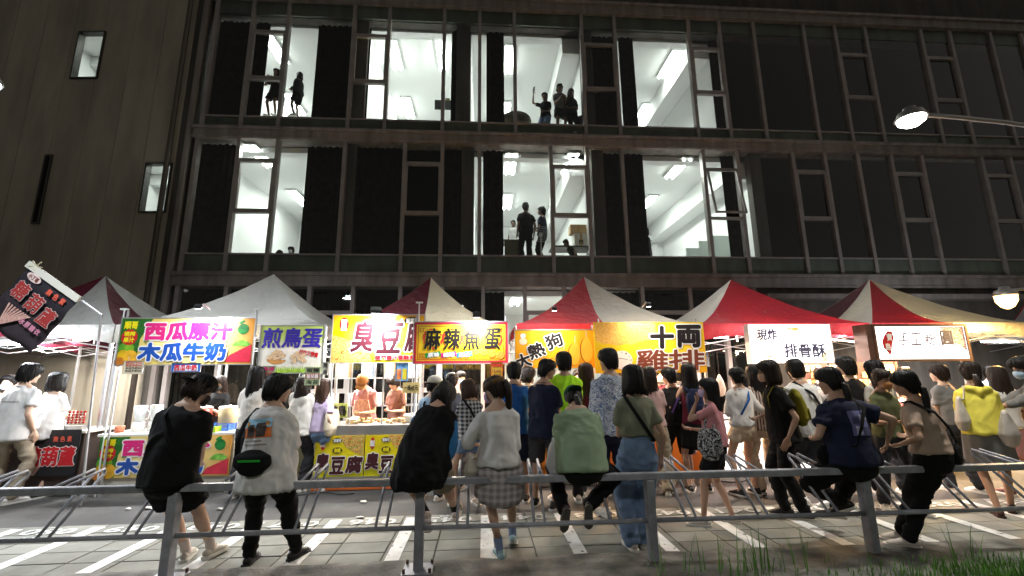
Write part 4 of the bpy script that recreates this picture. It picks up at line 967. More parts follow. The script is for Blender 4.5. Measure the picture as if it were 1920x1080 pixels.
for k in range(9):
    a = -1.95+.16*k; x0, z0 = .30*W_f, -.93*H_f
    dec(fl, 'skewer_print', c_haw, [(x0+.02*math.cos(a)-.01, z0), (x0+.02, z0), (x0+.03+.36*W_f*math.cos(a+2.5), z0+.34*H_f*math.sin(a+3.1)*-1 if False else z0+.33*H_f), (x0+.005+.36*W_f*math.cos(a+2.5), z0+.33*H_f)], -.035-.0004*k)
pl = thing('flag_pole', 'tall thin steel pole with a sloping arm carrying the flag', 'pole', (P(188, 600, 6.25).x, 6.25, 0))
top = P(188, 588, 6.25).z; fx = P(160, 895, 6.25).x-pl.location.x
MB().tube([(fx, 0, 0), (0, 0, top)], .014, 8).build('pole', c_pole, pl); MB().tube([(A.x-pl.location.x-.05, -.03, A.z+.03), (.03, -.02, top-.02)], .010, 8).build('sloping_arm', c_pole, pl)
xa, xb = P(48, 850, 6.65).x, P(150, 850, 6.65).x
t, w = counter('hawthorn_counter', 'small counter behind a black banner with red candied hawthorn characters', xa-.9, xb, 6.68, 7.2, .86, c_maroonp, mat('counter_cream', '#cfc8b8', .6))
r = (xa, xb-.02, P(100, 893, 6.64).z, P(100, 806, 6.64).z)
t, w, h = sign('hawthorn_banner', 'black banner with red white-edged characters hung on the hawthorn counter at the left', 'banner', r, 6.64); board(t, w, h, mat('banner_black', '#1c1a1e', .6), .01, 0)
for s, x in (('糖', -.66), ('葫', -.02), ('蘆', .62)): text(s, ((x-.28)*w, (x+.28)*w, -.55*h, .25*h), RD, t, y=-.008, bold=.010, outline=.018, omat=Wt)
for i, s in enumerate('無色素'): text(s, ((.0+.26*i)*w, (.18+.26*i)*w, .48*h, .72*h), mat('ink_salmon', '#e0604c', .4), t, y=-.006, bold=.002)
dec(t, 'skewer_print', c_haw, [(-.95*w, -.95*h), (-.5*w, -.95*h), (-.3*w, -.5*h), (-.7*w, -.4*h)], -.002)
# rack of skewers on that counter, tablet, stool-like fan, bin
t = thing('skewer_rack', 'rack of red candied fruit skewers standing on the hawthorn counter', 'skewers', (P(140, 770, 6.8).x, 6.85, .86))
MB().box(-.14, .14, -.06, .06, 0, .05).build('rack_base', c_steel, t)
c_candy = mat('candy_red', (.35, .02, .015), .15)
for k in range(5):
    s = MB().tube([(-.10+.05*k, 0, .04), (-.10+.05*k, .01, .26)], .003, 5).build('stick', mat('stick_wood2', (.5, .38, .2), .7), t)
    m = MB()
    for j in range(5): m.ball((-.10+.05*k, 0, .09+.036*j), .018, n=10, m=6)
    m.build('fruit', c_candy, s, True)
fan = thing('floor_fan', 'small round floor fan under the gap left of the juice counter', 'fan', (P(152, 870, 7.0).x+.0, 7.3, 0))
MB().cyl((0, 0, 0), .13, .03, 18).build('base', c_house, fan); MB().tube([(0, 0, .03), (0, 0, .22)], .015).build('stem', c_house, fan)
for rr in (.05, .1, .15, .19): MB().tube([(rr*math.cos(a), -.04, .36+rr*math.sin(a)) for a in np.linspace(0, 6.283, 25)], .004, 5).build('grille_ring', c_house, fan)
for k in range(12): MB().tube([(.03*math.cos(k*.5236), -.045, .36+.03*math.sin(k*.5236)), (.19*math.cos(k*.5236), -.04, .36+.19*math.sin(k*.5236))], .002, 5).build('grille_wire', c_house, fan)
for k in range(3):
    a = k*2.094; MB().quad((0, -.01, .36), (.13*math.cos(a), -.03, .36+.13*math.sin(a)), (.14*math.cos(a+.6), .01, .36+.14*math.sin(a+.6))).build('blade', mat('fan_blade', (.3, .35, .4), .4), fan)
def crate(px, y, z, sx_, sy_, h, c, lab, name='plastic_crate'):
    t = thing(name, lab, 'crate', (P(px, 850, y).x, y, z)); m = mat('crate_'+c, c, .5)
    a, b = sx_/2, sy_/2
    MB().box(-a, a, -b, b, 0, .012).build('bottom', m, t)
    for k in range(4):
        z0 = .014+k*(h-.02)/4; 
        q = MB(); q.box(-a, a, -b, -b+.008, z0, z0+(h-.02)/4*.6).box(-a, a, b-.008, b, z0, z0+(h-.02)/4*.6).box(-a, -a+.008, -b+.008, b-.008, z0, z0+(h-.02)/4*.6).box(a-.008, a, -b+.008, b-.008, z0, z0+(h-.02)/4*.6); q.build('slat', m, t)
    for s in (-1, 1):
        for u in (-1, 1): MB().box(s*a-.012, s*a+.012, u*b-.012, u*b+.012, 0, h).build('corner_post', m, t)
    return t
crate(410, 6.95, .80, .30, .22, .10, '#2c5aa8', 'blue slatted basket on the juice counter in front of the masked vendor')
crate(395, 6.78, .80, .12, .14, .08, '#a8c820', 'small yellow-green basket beside the blue basket')
crate(150, 6.95, .0, .36, .3, .26, '#3c2c78', 'purple crate on the ground beside the hawthorn counter')
# juicers, blenders and tubs on the juice counter
def blender(px, y, z, lab, c='#d8d8d8'):
    t = thing('blender', lab, 'blender', (P(px, 780, y).x, y, z))
    MB().cyl((0, 0, 0), .085, .13, 16, .07).build('motor_base', mat('white_plastic', '#d8d8d4', .4), t, True)
    MB().cyl((0, 0, .135), .055, .20, 16, .082).build('jug', mat('jug_plastic', (.75, .78, .8), .2, trans=.4), t, True)
    MB().cyl((0, 0, .336), .084, .025, 16, .075).build('lid', mat('white_plastic', '#d8d8d4', .4), t)
    MB().tube([(.08, 0, .30), (.135, 0, .27), (.12, 0, .18), (.065, 0, .16)], .011, 6).build('handle', mat('white_plastic', '#d8d8d4', .4), t, True)
blender(262, 7.0, .80, 'left clear jug blender on the juice counter'); blender(292, 7.1, .80, 'white topped blender right beside the left blender')
def tub(px, y, z, r, h, c, lab, lid=True, name='drink_tub'):
    t = thing(name, lab, 'tub', (P(px, 780, y).x, y, z)); 
    MB().cyl((0, 0, 0), r*.9, h, 20, r).build('tub_body', mat('tub_'+c, c, .35, trans=.3), t, True)
    if lid: MB().cyl((0, 0, h+.001), r*1.04, .02, 20, r*.9).build('lid', mat('white_plastic', '#d8d8d4', .4), t); MB().cyl((0, 0, h+.022), .02, .02, 10).build('lid_knob', mat('white_plastic', '#d8d8d4', .4), t)
tub(376, 7.25, .80, .15, .30, '#d05a48', 'drink tub of red melon juice left of the masked vendor'); tub(430, 7.25, .80, .15, .30, '#c8b890', 'pale drink tub right of the masked vendor')
tub(228, 6.9, .80, .06, .09, '#c87a5c', 'little orange cup box at the left end of the juice counter', False, 'cup'); tub(330, 6.95, .80, .09, .12, '#dcd8cc', 'low white tub at the middle of the juice counter', False)
# food on the steel counter
c_tofu = mat('fried_tofu', (.62, .42, .2), .6, ns=20, na=.35)
rn = random.Random(5)
for k in range(46):
    x = P(646+rn.uniform(0, 1)*122, 785, CY+.2).x; y = CY+rn.uniform(.16, .5); s = rn.uniform(.02, .032)
    m = MB().box(-s, s, -s, s, 0, s*1.3); o = m.build('tofu_cube', c_tofu, None, bev=.004); o.location = (x, y, .862+(.03 if rn.random() < .35 else 0)); o.rotation_euler = (0, 0, rn.uniform(0, 3))
    tag(o, 'golden fried stinky tofu cube on the steel counter', 'tofu', 'fried tofu cubes on the steel counter')
for px, lab, s in ((659, 'open paper box of food left of the tofu cook', .8), (770, 'tall white paper bag of food right end of the steel counter', 1.2)):
    t = thing('paper_tray', lab, 'paper tray', (P(px, 780, CY+.2).x, CY+.3, .862)); c = mat('tray_paper', (.78, .74, .66), .8)
    MB().rings([[(-.07*s, -.05, 0), (.07*s, -.05, 0), (.07*s, .05, 0), (-.07*s, .05, 0)], [(-.09*s, -.07, .09*s), (.09*s, -.07, .07*s), (.09*s, .07, .12*s), (-.09*s, .07, .1*s)]]).build('tray', c, t); 
    for k in range(3): MB().tube([(-.04+.04*k, 0, .05), (-.06+.05*k, .02, .19*s)], .003, 5).build('skewer_stick', mat('stick_wood2', (.5, .38, .2), .7), t)
r2 = rectpx(617, 652, 756, 783, CY+.15); t, w, h = sign('name_card', 'green-yellow card with bird egg characters at the left end of the steel counter', 'price card', r2, CY+.12, group='price cards on the stalls'); board(t, w, h, mat('card_lime', '#c8cc60', .5), .006, 0); text('煎鳥', (-w*.9, w*.9, -h*.7, h*.7), K, t, bold=.005)
# the remaining counters, mostly behind the crowd
xa, xb = P(482, 850, 6.75).x, P(575, 850, 6.75).x
t, w = counter('egg_counter', 'cream counter below the bird egg sign behind the crowd', xa, xb, 6.8, 7.3, .84, mat('egg_front', '#b8b48c', .6), c_steel)
for k in range(6):
    tub(488+k*15, 6.95, .84, .035, .16, ('#c8402c', '#d8a020', '#e8e0d0', '#6a3020', '#c8402c', '#3c6a2c')[k], ('red', 'amber', 'cream', 'brown', 'second red', 'green')[k]+' sauce bottle on the bird egg counter', True, 'sauce_bottle')
xa, xb = P(790, 850, 6.8).x, P(950, 850, 6.8).x
t, w = counter('fish_ball_counter', 'steel counter under the red framed sign behind the crowd', xa, xb, 6.9, 7.5, .86, c_steel, c_steel)
for k, px in enumerate((800, 870, 935)):
    tub(px, 7.15, .86, .12, .16, '#8a8a88', ('left', 'middle', 'right')[k]+' steel pot on the fish ball counter', True, 'cooking_pot')
xa, xb = P(970, 850, 6.8).x, P(1110, 850, 6.8).x
t, w = counter('corn_dog_counter', 'orange fronted counter of the corn dog stall', xa, xb, 6.9, 7.5, .88, mat('front_orange', '#d07020', .5), c_steel)
for x in (-.7, 0, .7): MB().box(x*w-.2, x*w+.2, -.012, -.002, .2, .7).build('panel_print', c_dog, t)
xa, xb = P(1120, 850, 6.8).x, P(1325, 850, 6.8).x
t, w = counter('cutlet_counter', 'orange fronted counter with a warmer case below the cutlet sign', xa, xb, 6.85, 7.5, .88, mat('front_orange', '#d07020', .5), c_steel)
dec(t, 'print_letter', K, [(.2*w, .15), (.3*w, .15), (.3*w, .35), (.2*w, .35)], -.01)
t = thing('glass_warmer', 'glass food warmer with orange glow between customers under the cutlet sign', 'food warmer', ((xa+xb)/2+.1, 7.1, .88))
MB().box(-.5, .5, -.15, .15, 0, .04).build('warmer_base', c_steel, t); MB().box(-.5, .5, -.15, .15, .5, .54).build('warmer_top', c_steel, t)
for x in (-.49, .49):
    for y in (-.14, .14): MB().box(x-.01, x+.01, y-.01, y+.01, .04, .5).build('corner_post', c_steel, t)
MB().box(-.48, .48, -.148, -.143, .04, .5).build('glass_front', c_glass, t)
for k in range(9):
    o = MB().ball((0, 0, 0), .055, .04, .025, 10, 6).build('fried_cutlet', foodmat('cutlet_real', ['#7a4410', '#c07a28', '#d89a48'], 40), None, True); o.location = ((xa+xb)/2+.1-.4+.1*k, 7.1+(k % 2)*.06-.03, .95); tag(o, 'golden fried cutlet lying in the glass warmer', 'fried food', 'fried cutlets in the glass warmer')
for k, px in enumerate((1135, 1185)):
    tub(px, 7.0, .88, .05, .14, '#d8d8d0', ('left', 'right')[k]+' pepper shaker jar on the cutlet counter', True, 'shaker')
xa, xb = P(1345, 850, 6.8).x, P(1580, 850, 6.8).x
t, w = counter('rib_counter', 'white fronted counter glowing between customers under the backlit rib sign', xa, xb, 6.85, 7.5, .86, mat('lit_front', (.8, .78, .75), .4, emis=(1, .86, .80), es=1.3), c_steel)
for k, px in enumerate((1500, 1522, 1548, 1572)):
    tub(px, 7.0, .86, .115, .42-.04*(k % 2), '#9a9690', ('first', 'second', 'third', 'fourth')[k]+' tall stainless soup pot from the left under the backlit signs', True, 'soup_pot')
xa, xb = P(1640, 850, 6.8).x, P(1815, 850, 6.8).x
t, w = counter('dessert_counter', 'lit fronted dessert counter below the brown framed sign', xa, xb, 6.85, 7.5, .86, mat('front_cream', '#c8a880', .5), c_steel)
sh = thing('menu_rack', 'wall of small menu cards in rows above the dessert counter', 'menu rack', ((xa+xb)/2, 7.9, 1.3)); 
MB().box(-.95, .95, .02, .04, -.05, .42).build('back_board', cbf, sh)
for x in (-.9, .9): MB().box(x-.02, x+.02, .0, .018, -1.3, .42).build('upright', cbf, sh)
for i in range(16):
    for j in range(3):
        if rn.random() < .9: MB().box(-.88+i*.11, -.80+i*.11, -.002, .018, .0+j*.13, .105+j*.13).build('menu_card', mat('menu%d' % (i % 3), ('#e8d0a0', '#d8b070', '#f0e0c0')[i % 3], .6), sh)
for k, (px, c, lab) in enumerate(((1665, '#d8702c', 'orange syrup jar at the left of the dessert counter'), (1700, '#b8402c', 'red bean jar second on the dessert counter'), (1735, '#e8a050', 'mango coloured jar near the middle of the dessert counter'), (1768, '#e06a28', 'bright orange bag like jar at the right of the dessert counter'))):
    tub(px, 7.05, .86, .08, .2, c, lab, True, 'dessert_jar')
xa = P(1830, 850, 7.4).x
t, w = counter('far_counter', 'dark counter of the last stall at the right edge', xa, xa+2.2, 7.6, 8.2, .88, c_maroonp, c_steel)
for k in range(7): tub(1842+k*11, 7.75, .88, .03, .07+.02*(k % 3), ('#e8e8e0', '#4a6a9a', '#c83c2c', '#e0c040')[k % 4], ('white', 'blue', 'red', 'yellow', 'second white', 'second blue', 'second red')[k]+' little jar on the last counter at the right', True, 'small_jar')
# back shelves behind the tofu glass
t = thing('storage_shelf', 'metal shelf with white bins behind the stinky tofu stall', 'shelf', (P(700, 700, 8.6).x, 8.7, 0))
for z in (.5, 1.0, 1.5, 1.9): MB().box(-.9, .9, -.2, .2, z, z+.02).build('shelf_board', c_steel, t)
for x in (-.88, .88):
    for y in (-.18, .18): MB().box(x-.02, x+.02, y-.02, y+.02, 0, 2.1).build('upright', c_steel, t)
for k in range(8):
    o = MB().box(-.09, .09, -.12, .12, 0, .22+.05*(k % 2)).build('storage_box', mat('bin%d' % (k % 4), ('#c8b8a0', '#a08060', '#e0d8cc', '#8a98b0')[k % 4], .6), None, bev=.008); o.location = (t.location.x-.75+.21*k, 8.68, (1.52 if k % 2 else 1.02)); tag(o, ('tan', 'brown', 'white', 'grey-blue', 'second tan', 'second brown', 'second white', 'second grey-blue')[k]+' box on the '+('top' if k % 2 else 'middle')+' shelf behind the tofu stall', 'box')

# ================================================================== THINGS IN THE UPSTAIRS ROOMS
def atwin(px, py, dy): return P(px, py, FY+dy)
q = atwin(830, 188, .9); z1 = q.z
t = thing('music_stand', 'dark music stand at the upper window with papers on it', 'music stand', (q.x, q.y, 7.6)); h = z1-7.6
o = MB().box(-.22, .24, -.01, .0, h-.30, h).build('desk', mat('stand_dark', (.05, .05, .05), .4), t); MB().tube([(0, .01, .02), (0, .01, h-.2)], .012).build('stem', mat('stand_dark', (.05, .05, .05), .4), t)
for k in range(3): MB().tube([(0, .01, .3), (.25*math.cos(k*2.1), .25*math.sin(k*2.1), 0)], .009).build('leg', mat('stand_dark', (.05, .05, .05), .4), t)
MB().box(.08, .2, -.03, -.012, h-.01, h+.05).build('paper', mat('score_olive', (.3, .28, .1), .7), t)
q = atwin(1014, 440, .5)
t = thing('standing_fan', 'white standing fan in the lower lit room behind the glass', 'fan', (q.x, q.y, 3.9)); h = P(1014, 440, FY+.5).z-3.9; cf = mat('fan_white', (.5, .52, .5), .4)
MB().cyl((0, 0, 0), .18, .03, 18).build('base', cf, t); MB().tube([(0, 0, .03), (0, 0, h)], .016).build('stem', cf, t); MB().tube([(0, -.02, h), (0, .12, h)], .05, 12).build('motor', cf, t)
for rr in (.06, .11, .16, .21): MB().tube([(rr*math.cos(a), -.05, h+rr*math.sin(a)) for a in np.linspace(0, 6.283, 25)], .004, 5).build('grille_ring', cf, t)
for k in range(14): MB().tube([(0, -.06, h), (.21*math.cos(k*.4488), -.05, h+.21*math.sin(k*.4488))], .002, 5).build('grille_wire', cf, t)
def cbox(px0, px1, py0, py1, dy, c, lab):
    a = atwin(px0, py1, dy); b = atwin(px1, py0, dy); t = thing('cardboard_box', lab, 'box', ((a.x+b.x)/2, FY+dy+.15, a.z)); w = (b.x-a.x)/2; h = b.z-a.z
    MB().box(-w, w, -.15, .15, 0, h).build('carton', mat('carton_'+c, c, .7, ns=8, na=.1), t, bev=.005); MB().box(-w*.15, w*.15, -.153, -.151, 0, h*.98).build('tape', mat('tape', '#b89860', .4), t); return t, w, h
base_z = 4.43
bt = tag(MB().box(-.62, .75, -.3, .3, 0, .04).build('table', mat('table_dark', (.08, .06, .05), .6), None), 'dark table behind the lower window carrying boxes', 'table'); bt.location = (atwin(1075, 470, .9).x, FY+.95, atwin(1075, 468, .9).z)
cbox(1070, 1100, 421, 436, .75, '#c8a878', 'small brown carton with a red mark stacked upstairs, top one'); 
t, w, h = cbox(1078, 1101, 437, 462, .75, '#e0dcd0', 'white carton below the brown one in the lower lit room'); text('M', (-w*.3, w*.3, h*.15, h*.5), K, t, y=-.156, bold=.004)
heap = MB().ball((0, 0, 0), .42, .3, .24, 16, 10).build('covered_heap', mat('tarp_olive', (.16, .14, .09), .8, ns=5, na=.4, bs=9, bd=.05), None, True); q = atwin(968, 226, .6); heap.location = (q.x, q.y, q.z); tag(heap, 'olive covered heap at the foot of the upper window beside the selfie group', 'heap')
heap = MB().ball((0, 0, 0), .24, .22, .15, 16, 10).build('backpack', mat('pack_black', (.02, .02, .02), .8), None, True); q = atwin(1093, 228, .5); heap.location = (q.x, q.y, q.z); tag(heap, 'small dark bag on the floor by the right curtain of the selfie room', 'bag')
t = thing('study_desk', 'olive desk and chair backs at the lower window left of the standing man', 'desk', (atwin(960, 480, .8).x, FY+.9, 3.9)); h = P(960, 452, FY+.8).z-3.9
MB().box(-.42, .25, -.25, .25, h-.04, h).build('desk_top', mat('desk_olive', (.09, .085, .04), .5), t); MB().box(-.2, .25, -.25, -.22, 0, h-.04).build('desk_front', mat('desk_olive', (.09, .085, .04), .5), t)
for x in (-.4, .23): MB().box(x-.015, x+.015, -.24, .24, 0, h-.041).build('leg', mat('stand_dark', (.05, .05, .05), .4), t)
for k, (px0, px1, y0, y1) in enumerate(((1288, 1312, 465, 484), (1313, 1338, 452, 484), (1340, 1366, 442, 484))):
    a = atwin(px0, y1, 1.4); b = atwin(px1, y0, 1.4)
    o = MB().box(a.x, b.x, 0, .05, a.z-.5, b.z).build('whiteboard', mat('board_pale', (.62, .70, .65), .4), None); o.location = (0, FY+1.4, 0); tag(o, ('low pale board panel leaning at the foot of the right lower room', 'middle pale board panel in the right lower room', 'tallest pale board panel beside the grey curtain')[k], 'board')

# power cables sagging from tent to tent, plugs on the ground
c_cable = mat('cable_black', (.01, .01, .01), .5)
for k, (pa, pb) in enumerate(((197, 510), (510, 808), (808, 1095), (1095, 1370), (1370, 1630))):
    a = Vector((P(pa, 610, 6.9).x, 6.98, 2.20)); b = Vector((P(pb, 610, 6.9).x, 6.98, 2.18)); pts = [a.lerp(b, i/16)+Vector((0, .02*math.sin(i), -.14*math.sin(math.pi*i/16)-.03*math.sin(i*1.7+k))) for i in range(17)]
    tag(MB().tube(pts, .006, 6).build('power_cable', c_cable, None, True), 'black cable sagging under the eaves from the '+('first to the second', 'second to the third', 'third to the fourth', 'fourth to the fifth', 'fifth to the sixth')[k]+' tent from the left', 'cable')
for k, (px, y0_) in enumerate(((480, 6.5), (960, 6.6), (1335, 6.6))):
    x0_ = P(px, 880, y0_).x; pts = [(x0_+.12*i, y0_+.07*math.sin(i*1.1+k), .012) for i in range(12)]
    tag(MB().tube(pts, .008, 6).build('ground_cable', c_cable, None, True), ('black cable lying on the asphalt before the bird egg stall', 'black cable lying on the asphalt between fish ball and corn dog stalls', 'black cable lying on the asphalt before the rib stall')[k], 'cable')
for k, (px, zz) in enumerate(((228, 2.52), (478, 2.52), (785, 2.62))):
    t = thing('clamp_lamp_stand', ('thin T shaped arm standing above the left end of the juice sign', 'thin arm above the gap between juice and bird egg signs', 'white T shaped arm in front of the maroon tent')[k], 'clamp arm', (P(px, 590, 6.62).x, 6.66, 0))
    MB().tube([(0, 0, 0), (0, 0, zz)], .010, 6).build('stem', c_house, t); MB().box(-.05, .05, -.02, .02, zz, zz+.02).build('cross_bar', c_house, t)
for k, (px, py, y_, c_) in enumerate(((1350, 720, 7.2, '#d8d0c8'), (975, 730, 7.0, '#e0d8d0'), (640, 660, 7.3, '#f0f0f0'))):
    q = P(px, py, y_); b_ = MB(); b_.loft([(0, 0, -.16), (0, 0, -.08), (0, 0, .05), (0, 0, .15)], [(.07, .04), (.09, .055), (.06, .04), (.012, .012)], n=14)
    t = thing('hanging_bag', ('bundle of white plastic bags hanging inside the red tent', 'bundle of plastic bags hanging beside the corn dog sign post', 'bundle of plastic bags hanging behind the tofu glass')[k], 'plastic bags', q); b_.build('bag_film', mat('hang_'+c_, c_, .35, trans=.4), t, True); MB().tube([(0, 0, .15), (0, 0, 2.36-q.z)], .003, 5).build('cord', c_cable, t)
# ================================================================== PEOPLE
JOBS = []   # (object, voxel, smooth iterations, displacement function)
def fused(name, mb, m, parent, vox, it=4, disp=None, fac=.5):
    o = mb.build(name, m, parent)
    r = o.modifiers.new('r', 'REMESH'); r.mode = 'VOXEL'; r.voxel_size = vox; r.use_smooth_shade = True
    s = o.modifiers.new('s', 'SMOOTH'); s.iterations = it; s.factor = fac
    JOBS.append((o, disp)); return o
def finish_people():
    bpy.context.view_layer.update(); dg = bpy.context.evaluated_depsgraph_get()
    for o, disp in JOBS:
        me = bpy.data.meshes.new_from_object(o.evaluated_get(dg), preserve_all_data_layers=False, depsgraph=dg)
        ms = list(o.data.materials); old = o.data; me.name = old.name
        if disp is not None:
            n = len(me.vertices); co = np.empty(n*3); me.vertices.foreach_get('co', co); co = co.reshape(-1, 3)
            no = np.empty(n*3); me.vertices.foreach_get('normal', no); no = no.reshape(-1, 3)
            co = disp(co, no); me.vertices.foreach_set('co', co.ravel())
        if not me.materials:
            for m_ in ms: me.materials.append(m_)
        me.shade_smooth(); o['_k'] = 0; del o['_k']
        o.modifiers.clear(); o.data = me; bpy.data.meshes.remove(old)
    for f in LATE: f()
LATE = []
def folds(amp, seed, sc=(9, 9, 5), low=None):
    """cloth folds: ridged noise, stronger towards low (waist) heights"""
    sc = np.array(sc)
    def d(co, no):
        q = co*sc
        q = q+np.stack([vnoise(co*3.1, seed+5)]*3, 1)*1.2
        a = 1-np.abs(vnoise(q, seed))*2.2
        b = vnoise(q*2.3, seed+1); e = 1-np.abs(vnoise(q*np.array([1.8, 1.8, 3.0])+7, seed+2))*2
        return co+no*((a*.95+b*.4+e*.38)*amp)[:, None]
    return d
SKIN = {'a': mat('skin_light', (.56, .36, .26), .55, ns=9, na=.06), 'b': mat('skin_tan', (.40, .23, .15), .55, ns=9, na=.06), 'c': mat('skin_mid', (.48, .29, .20), .55, ns=9, na=.06)}
def hairmat(n, c):
    m = mat('hair_'+n, c, .42, spec=.3); nt_ = m.node_tree; L = nt_.links.new
    if 'hb' not in nt_.nodes:
        t = nt_.nodes.new('ShaderNodeTexNoise'); t.name = 'hb'; t.inputs['Scale'].default_value = 38; t.inputs['Detail'].default_value = 3
        tc = nt_.nodes.new('ShaderNodeTexCoord'); mp = nt_.nodes.new('ShaderNodeMapping'); mp.inputs['Scale'].default_value = (4, 4, .28)
        L(tc.outputs['Object'], mp.inputs[0]); L(mp.outputs[0], t.inputs[0])
        u = nt_.nodes.new('ShaderNodeBump'); u.inputs['Distance'].default_value = .006; L(t.outputs['Fac'], u.inputs['Height']); L(u.outputs[0], nt_.nodes['Principled BSDF'].inputs['Normal'])
    return m
HB = hairmat('black', (.006, .005, .005)); HD = hairmat('dark_brown', (.018, .010, .007)); HM = hairmat('brown', (.045, .021, .014))
def cloth(n, c, na=.07, tr=0): return mat('cloth_'+n, c, .9, ns=14, na=na, bs=220, bd=.0012, sheen=.0, spec=.25)
def V3(*a): return Vector(a)
def ik(a, t, l1, l2, pole):
    a, t = Vector(a), Vector(t); d = t-a; L = d.length; mx = (l1+l2)*.999
    if L > mx: t = a+d*(mx/L); d = t-a; L = mx
    L = max(L, abs(l1-l2)+.02)
    x = (l1*l1-l2*l2+L*L)/(2*L); h = math.sqrt(max(0, l1*l1-x*x)); u = d.normalized()
    p = Vector(pole); p = p-u*p.dot(u)
    if p.length < 1e-4: p = Vector((0, -1, 0))
    return a+u*x+p.normalized()*h, t

def person(label, pos, H=1.65, face=0, rail=None, pelz=None, lean=0, side=0, twist=0, head=(0, 0), arms=('down', 'down'), feet=None,
           sex='f', build=1.0, skin='a', hair='bob', hc=HB, top=('tee', None), bot=('shorts', None), shoe='#d8d4cc', sole='#d8d4cc', mask=None, cap=None,
           det=1, group='people at the night market', seed=0, loose=.02, hem=None, face_on=False, glasses=False, sock=None, z0=0.0, headband=None, crop=False, inner=None):
    """pos: ground point under the pelvis.  Returns the root with useful joints."""
    k = H/1.70; rs = random.Random(seed+len(label)); voxb = .013 if det else .02; voxc = .015 if det else .024
    r2 = random.Random(seed*7+3)
    if group != 'people sitting along the railing' and det:
        lean += r2.uniform(-1, 4); side += r2.uniform(-2, 2); head = (head[0]+r2.uniform(-14, 14), head[1]+r2.uniform(-3, 9)); twist += r2.uniform(-7, 7)
        if not feet: feet = [(-.10-r2.uniform(0, .05), r2.uniform(-.06, .10), 0, r2.uniform(0, 28), 0), (.10+r2.uniform(0, .05), r2.uniform(-.10, .06), 0, -r2.uniform(0, 28), 0)]
    if group != 'people sitting along the railing' and build == 1.0: build = .93
    t = thing('person', label, 'person', (pos[0], pos[1], z0), rad(face), group)
    wsh = (.172 if sex == 'm' else .150)*k*build**.5; whip = (.098 if sex == 'm' else .105)*k*build**.5
    pz = pelz if pelz is not None else .925*k
    pel = V3(0, 0, pz)
    rot = Matrix.Rotation(rad(side), 3, 'Y') @ Matrix.Rotation(-rad(lean), 3, 'X') @ Matrix.Rotation(rad(twist), 3, 'Z')
    def sp(x, y, z): # a torso point; bends gradually along the height
        f = min(1, max(0, z/.30)); r = Matrix.Rotation(rad(side)*f, 3, 'Y') @ Matrix.Rotation(-rad(lean)*(.45+.55*f), 3, 'X') @ Matrix.Rotation(rad(twist)*f, 3, 'Z')
        return pel + r @ V3(x*k, y*k, z*k)
    chest_r = rot
    nb = sp(0, -.012, .52)
    hr = rot @ Matrix.Rotation(rad(head[0]), 3, 'Z') @ Matrix.Rotation(-rad(head[1]), 3, 'X')
    hcn = nb + rot @ V3(0, .008*k, .045*k) + hr @ V3(0, .022*k, .105*k)     # head centre
    hp_ = lambda x, y, z: hcn + hr @ V3(x*k, y*k, z*k)
    # ---------- body
    b = MB()
    B = build
    sd = rot @ V3(1, 0, 0)
    tp = [sp(0, 0, -.06), sp(0, 0, .02), sp(0, .005, .12), sp(0, .008, .22), sp(0, .005, .34), sp(0, -.002, .43), sp(0, -.01, .49)]
    tw = [(.150, .105), (.160, .112), (.128, .088), (.130, .092), (.152, .104), (.150, .092), (.095, .066)] if sex == 'f' else [(.140, .105), (.150, .108), (.138, .095), (.145, .098), (.168, .110), (.168, .098), (.105, .070)]
    b.loft(tp, [(w*k*B, d*k*B) for w, d in tw], sd, 14)
    b.loft([sp(0, -.008, .44), nb, hcn-hr @ V3(0, .02*k, .03*k)], [.058*k, .050*k, .050*k], sd, 12)
    hv = MB(); hv.ball((0, 0, 0), .074, .092, .098, 14, 10); hv.ball((0, .026, -.055), .052, .058, .060, 12, 8); hv.ball((0, .078, -.102), .020, .016, .014, 8, 6)
    n0 = len(hv.v); hv.loft([(0, .088, .005), (0, .104, -.028), (0, .095, -.038)], [.009, .013, .012], n=8)
    for s_ in (-1, 1): hv.ball((s_*.075, -.005, -.018), .010, .020, .030, 8, 6); hv.ball((s_*.033, .062, -.03), .022, .022, .022, 8, 6)
    hv.ball((0, .088, -.066), .022, .010, .009, 8, 6)
    n0 = len(b.v); b.v += [tuple(hp_(*p)) for p in hv.v]; b.f += [tuple(i+n0 for i in f) for f in hv.f]
    sh = [sp(s_*wsh/k*.93, -.005, .412) for s_ in (-1, 1)]
    for s_ in (-1, 1): b.loft([sp(s_*.02, -.02, .53), sp(s_*.08, -.015, .475), sp(s_*wsh/k*.85, -.008, .425)], [.038*k, .042*k, .040*k], (0, 1, 0), 10)
    l1, l2 = .285*k, .245*k; elb, wri = [], []
    for i, s_ in enumerate((-1, 1)):
        a = arms[i]; pole = V3(s_*.55, -.75, -.25)
        if a == 'down': tg = sp(s_*.235*B**.5, .03, -.06); pole = V3(s_*.3, -1, 0)
        elif a == 'front': tg = sp(s_*.055, .27, .17); pole = V3(s_*.42, -.6, -.8)
        elif a == 'phone': tg = sp(s_*.045, .27, .27); pole = V3(s_*.45, -.4, -.9)
        elif a == 'lap': tg = sp(s_*.08, .25, .03); pole = V3(s_*.45, -.8, -.3)
        elif a == 'rail': tg = sp(s_*.26, .02, -.07); pole = V3(s_*.2, -1, 0)
        elif a == 'chin': tg = sp(s_*.04, .17, .50); pole = V3(s_*.6, .2, -1)
        elif a == 'bag': tg = sp(s_*.18, .20, .14); pole = V3(s_*.7, -1, 0)
        elif a == 'out': tg = sp(s_*.12, .50, .26); pole = V3(s_*.4, -.2, -1)
        elif a == 'up': tg = sp(s_*.22, .35, .62); pole = V3(s_*.7, -.2, -1)
        else: tg = sp(*a); pole = V3(s_*.6, -.6, -.4)
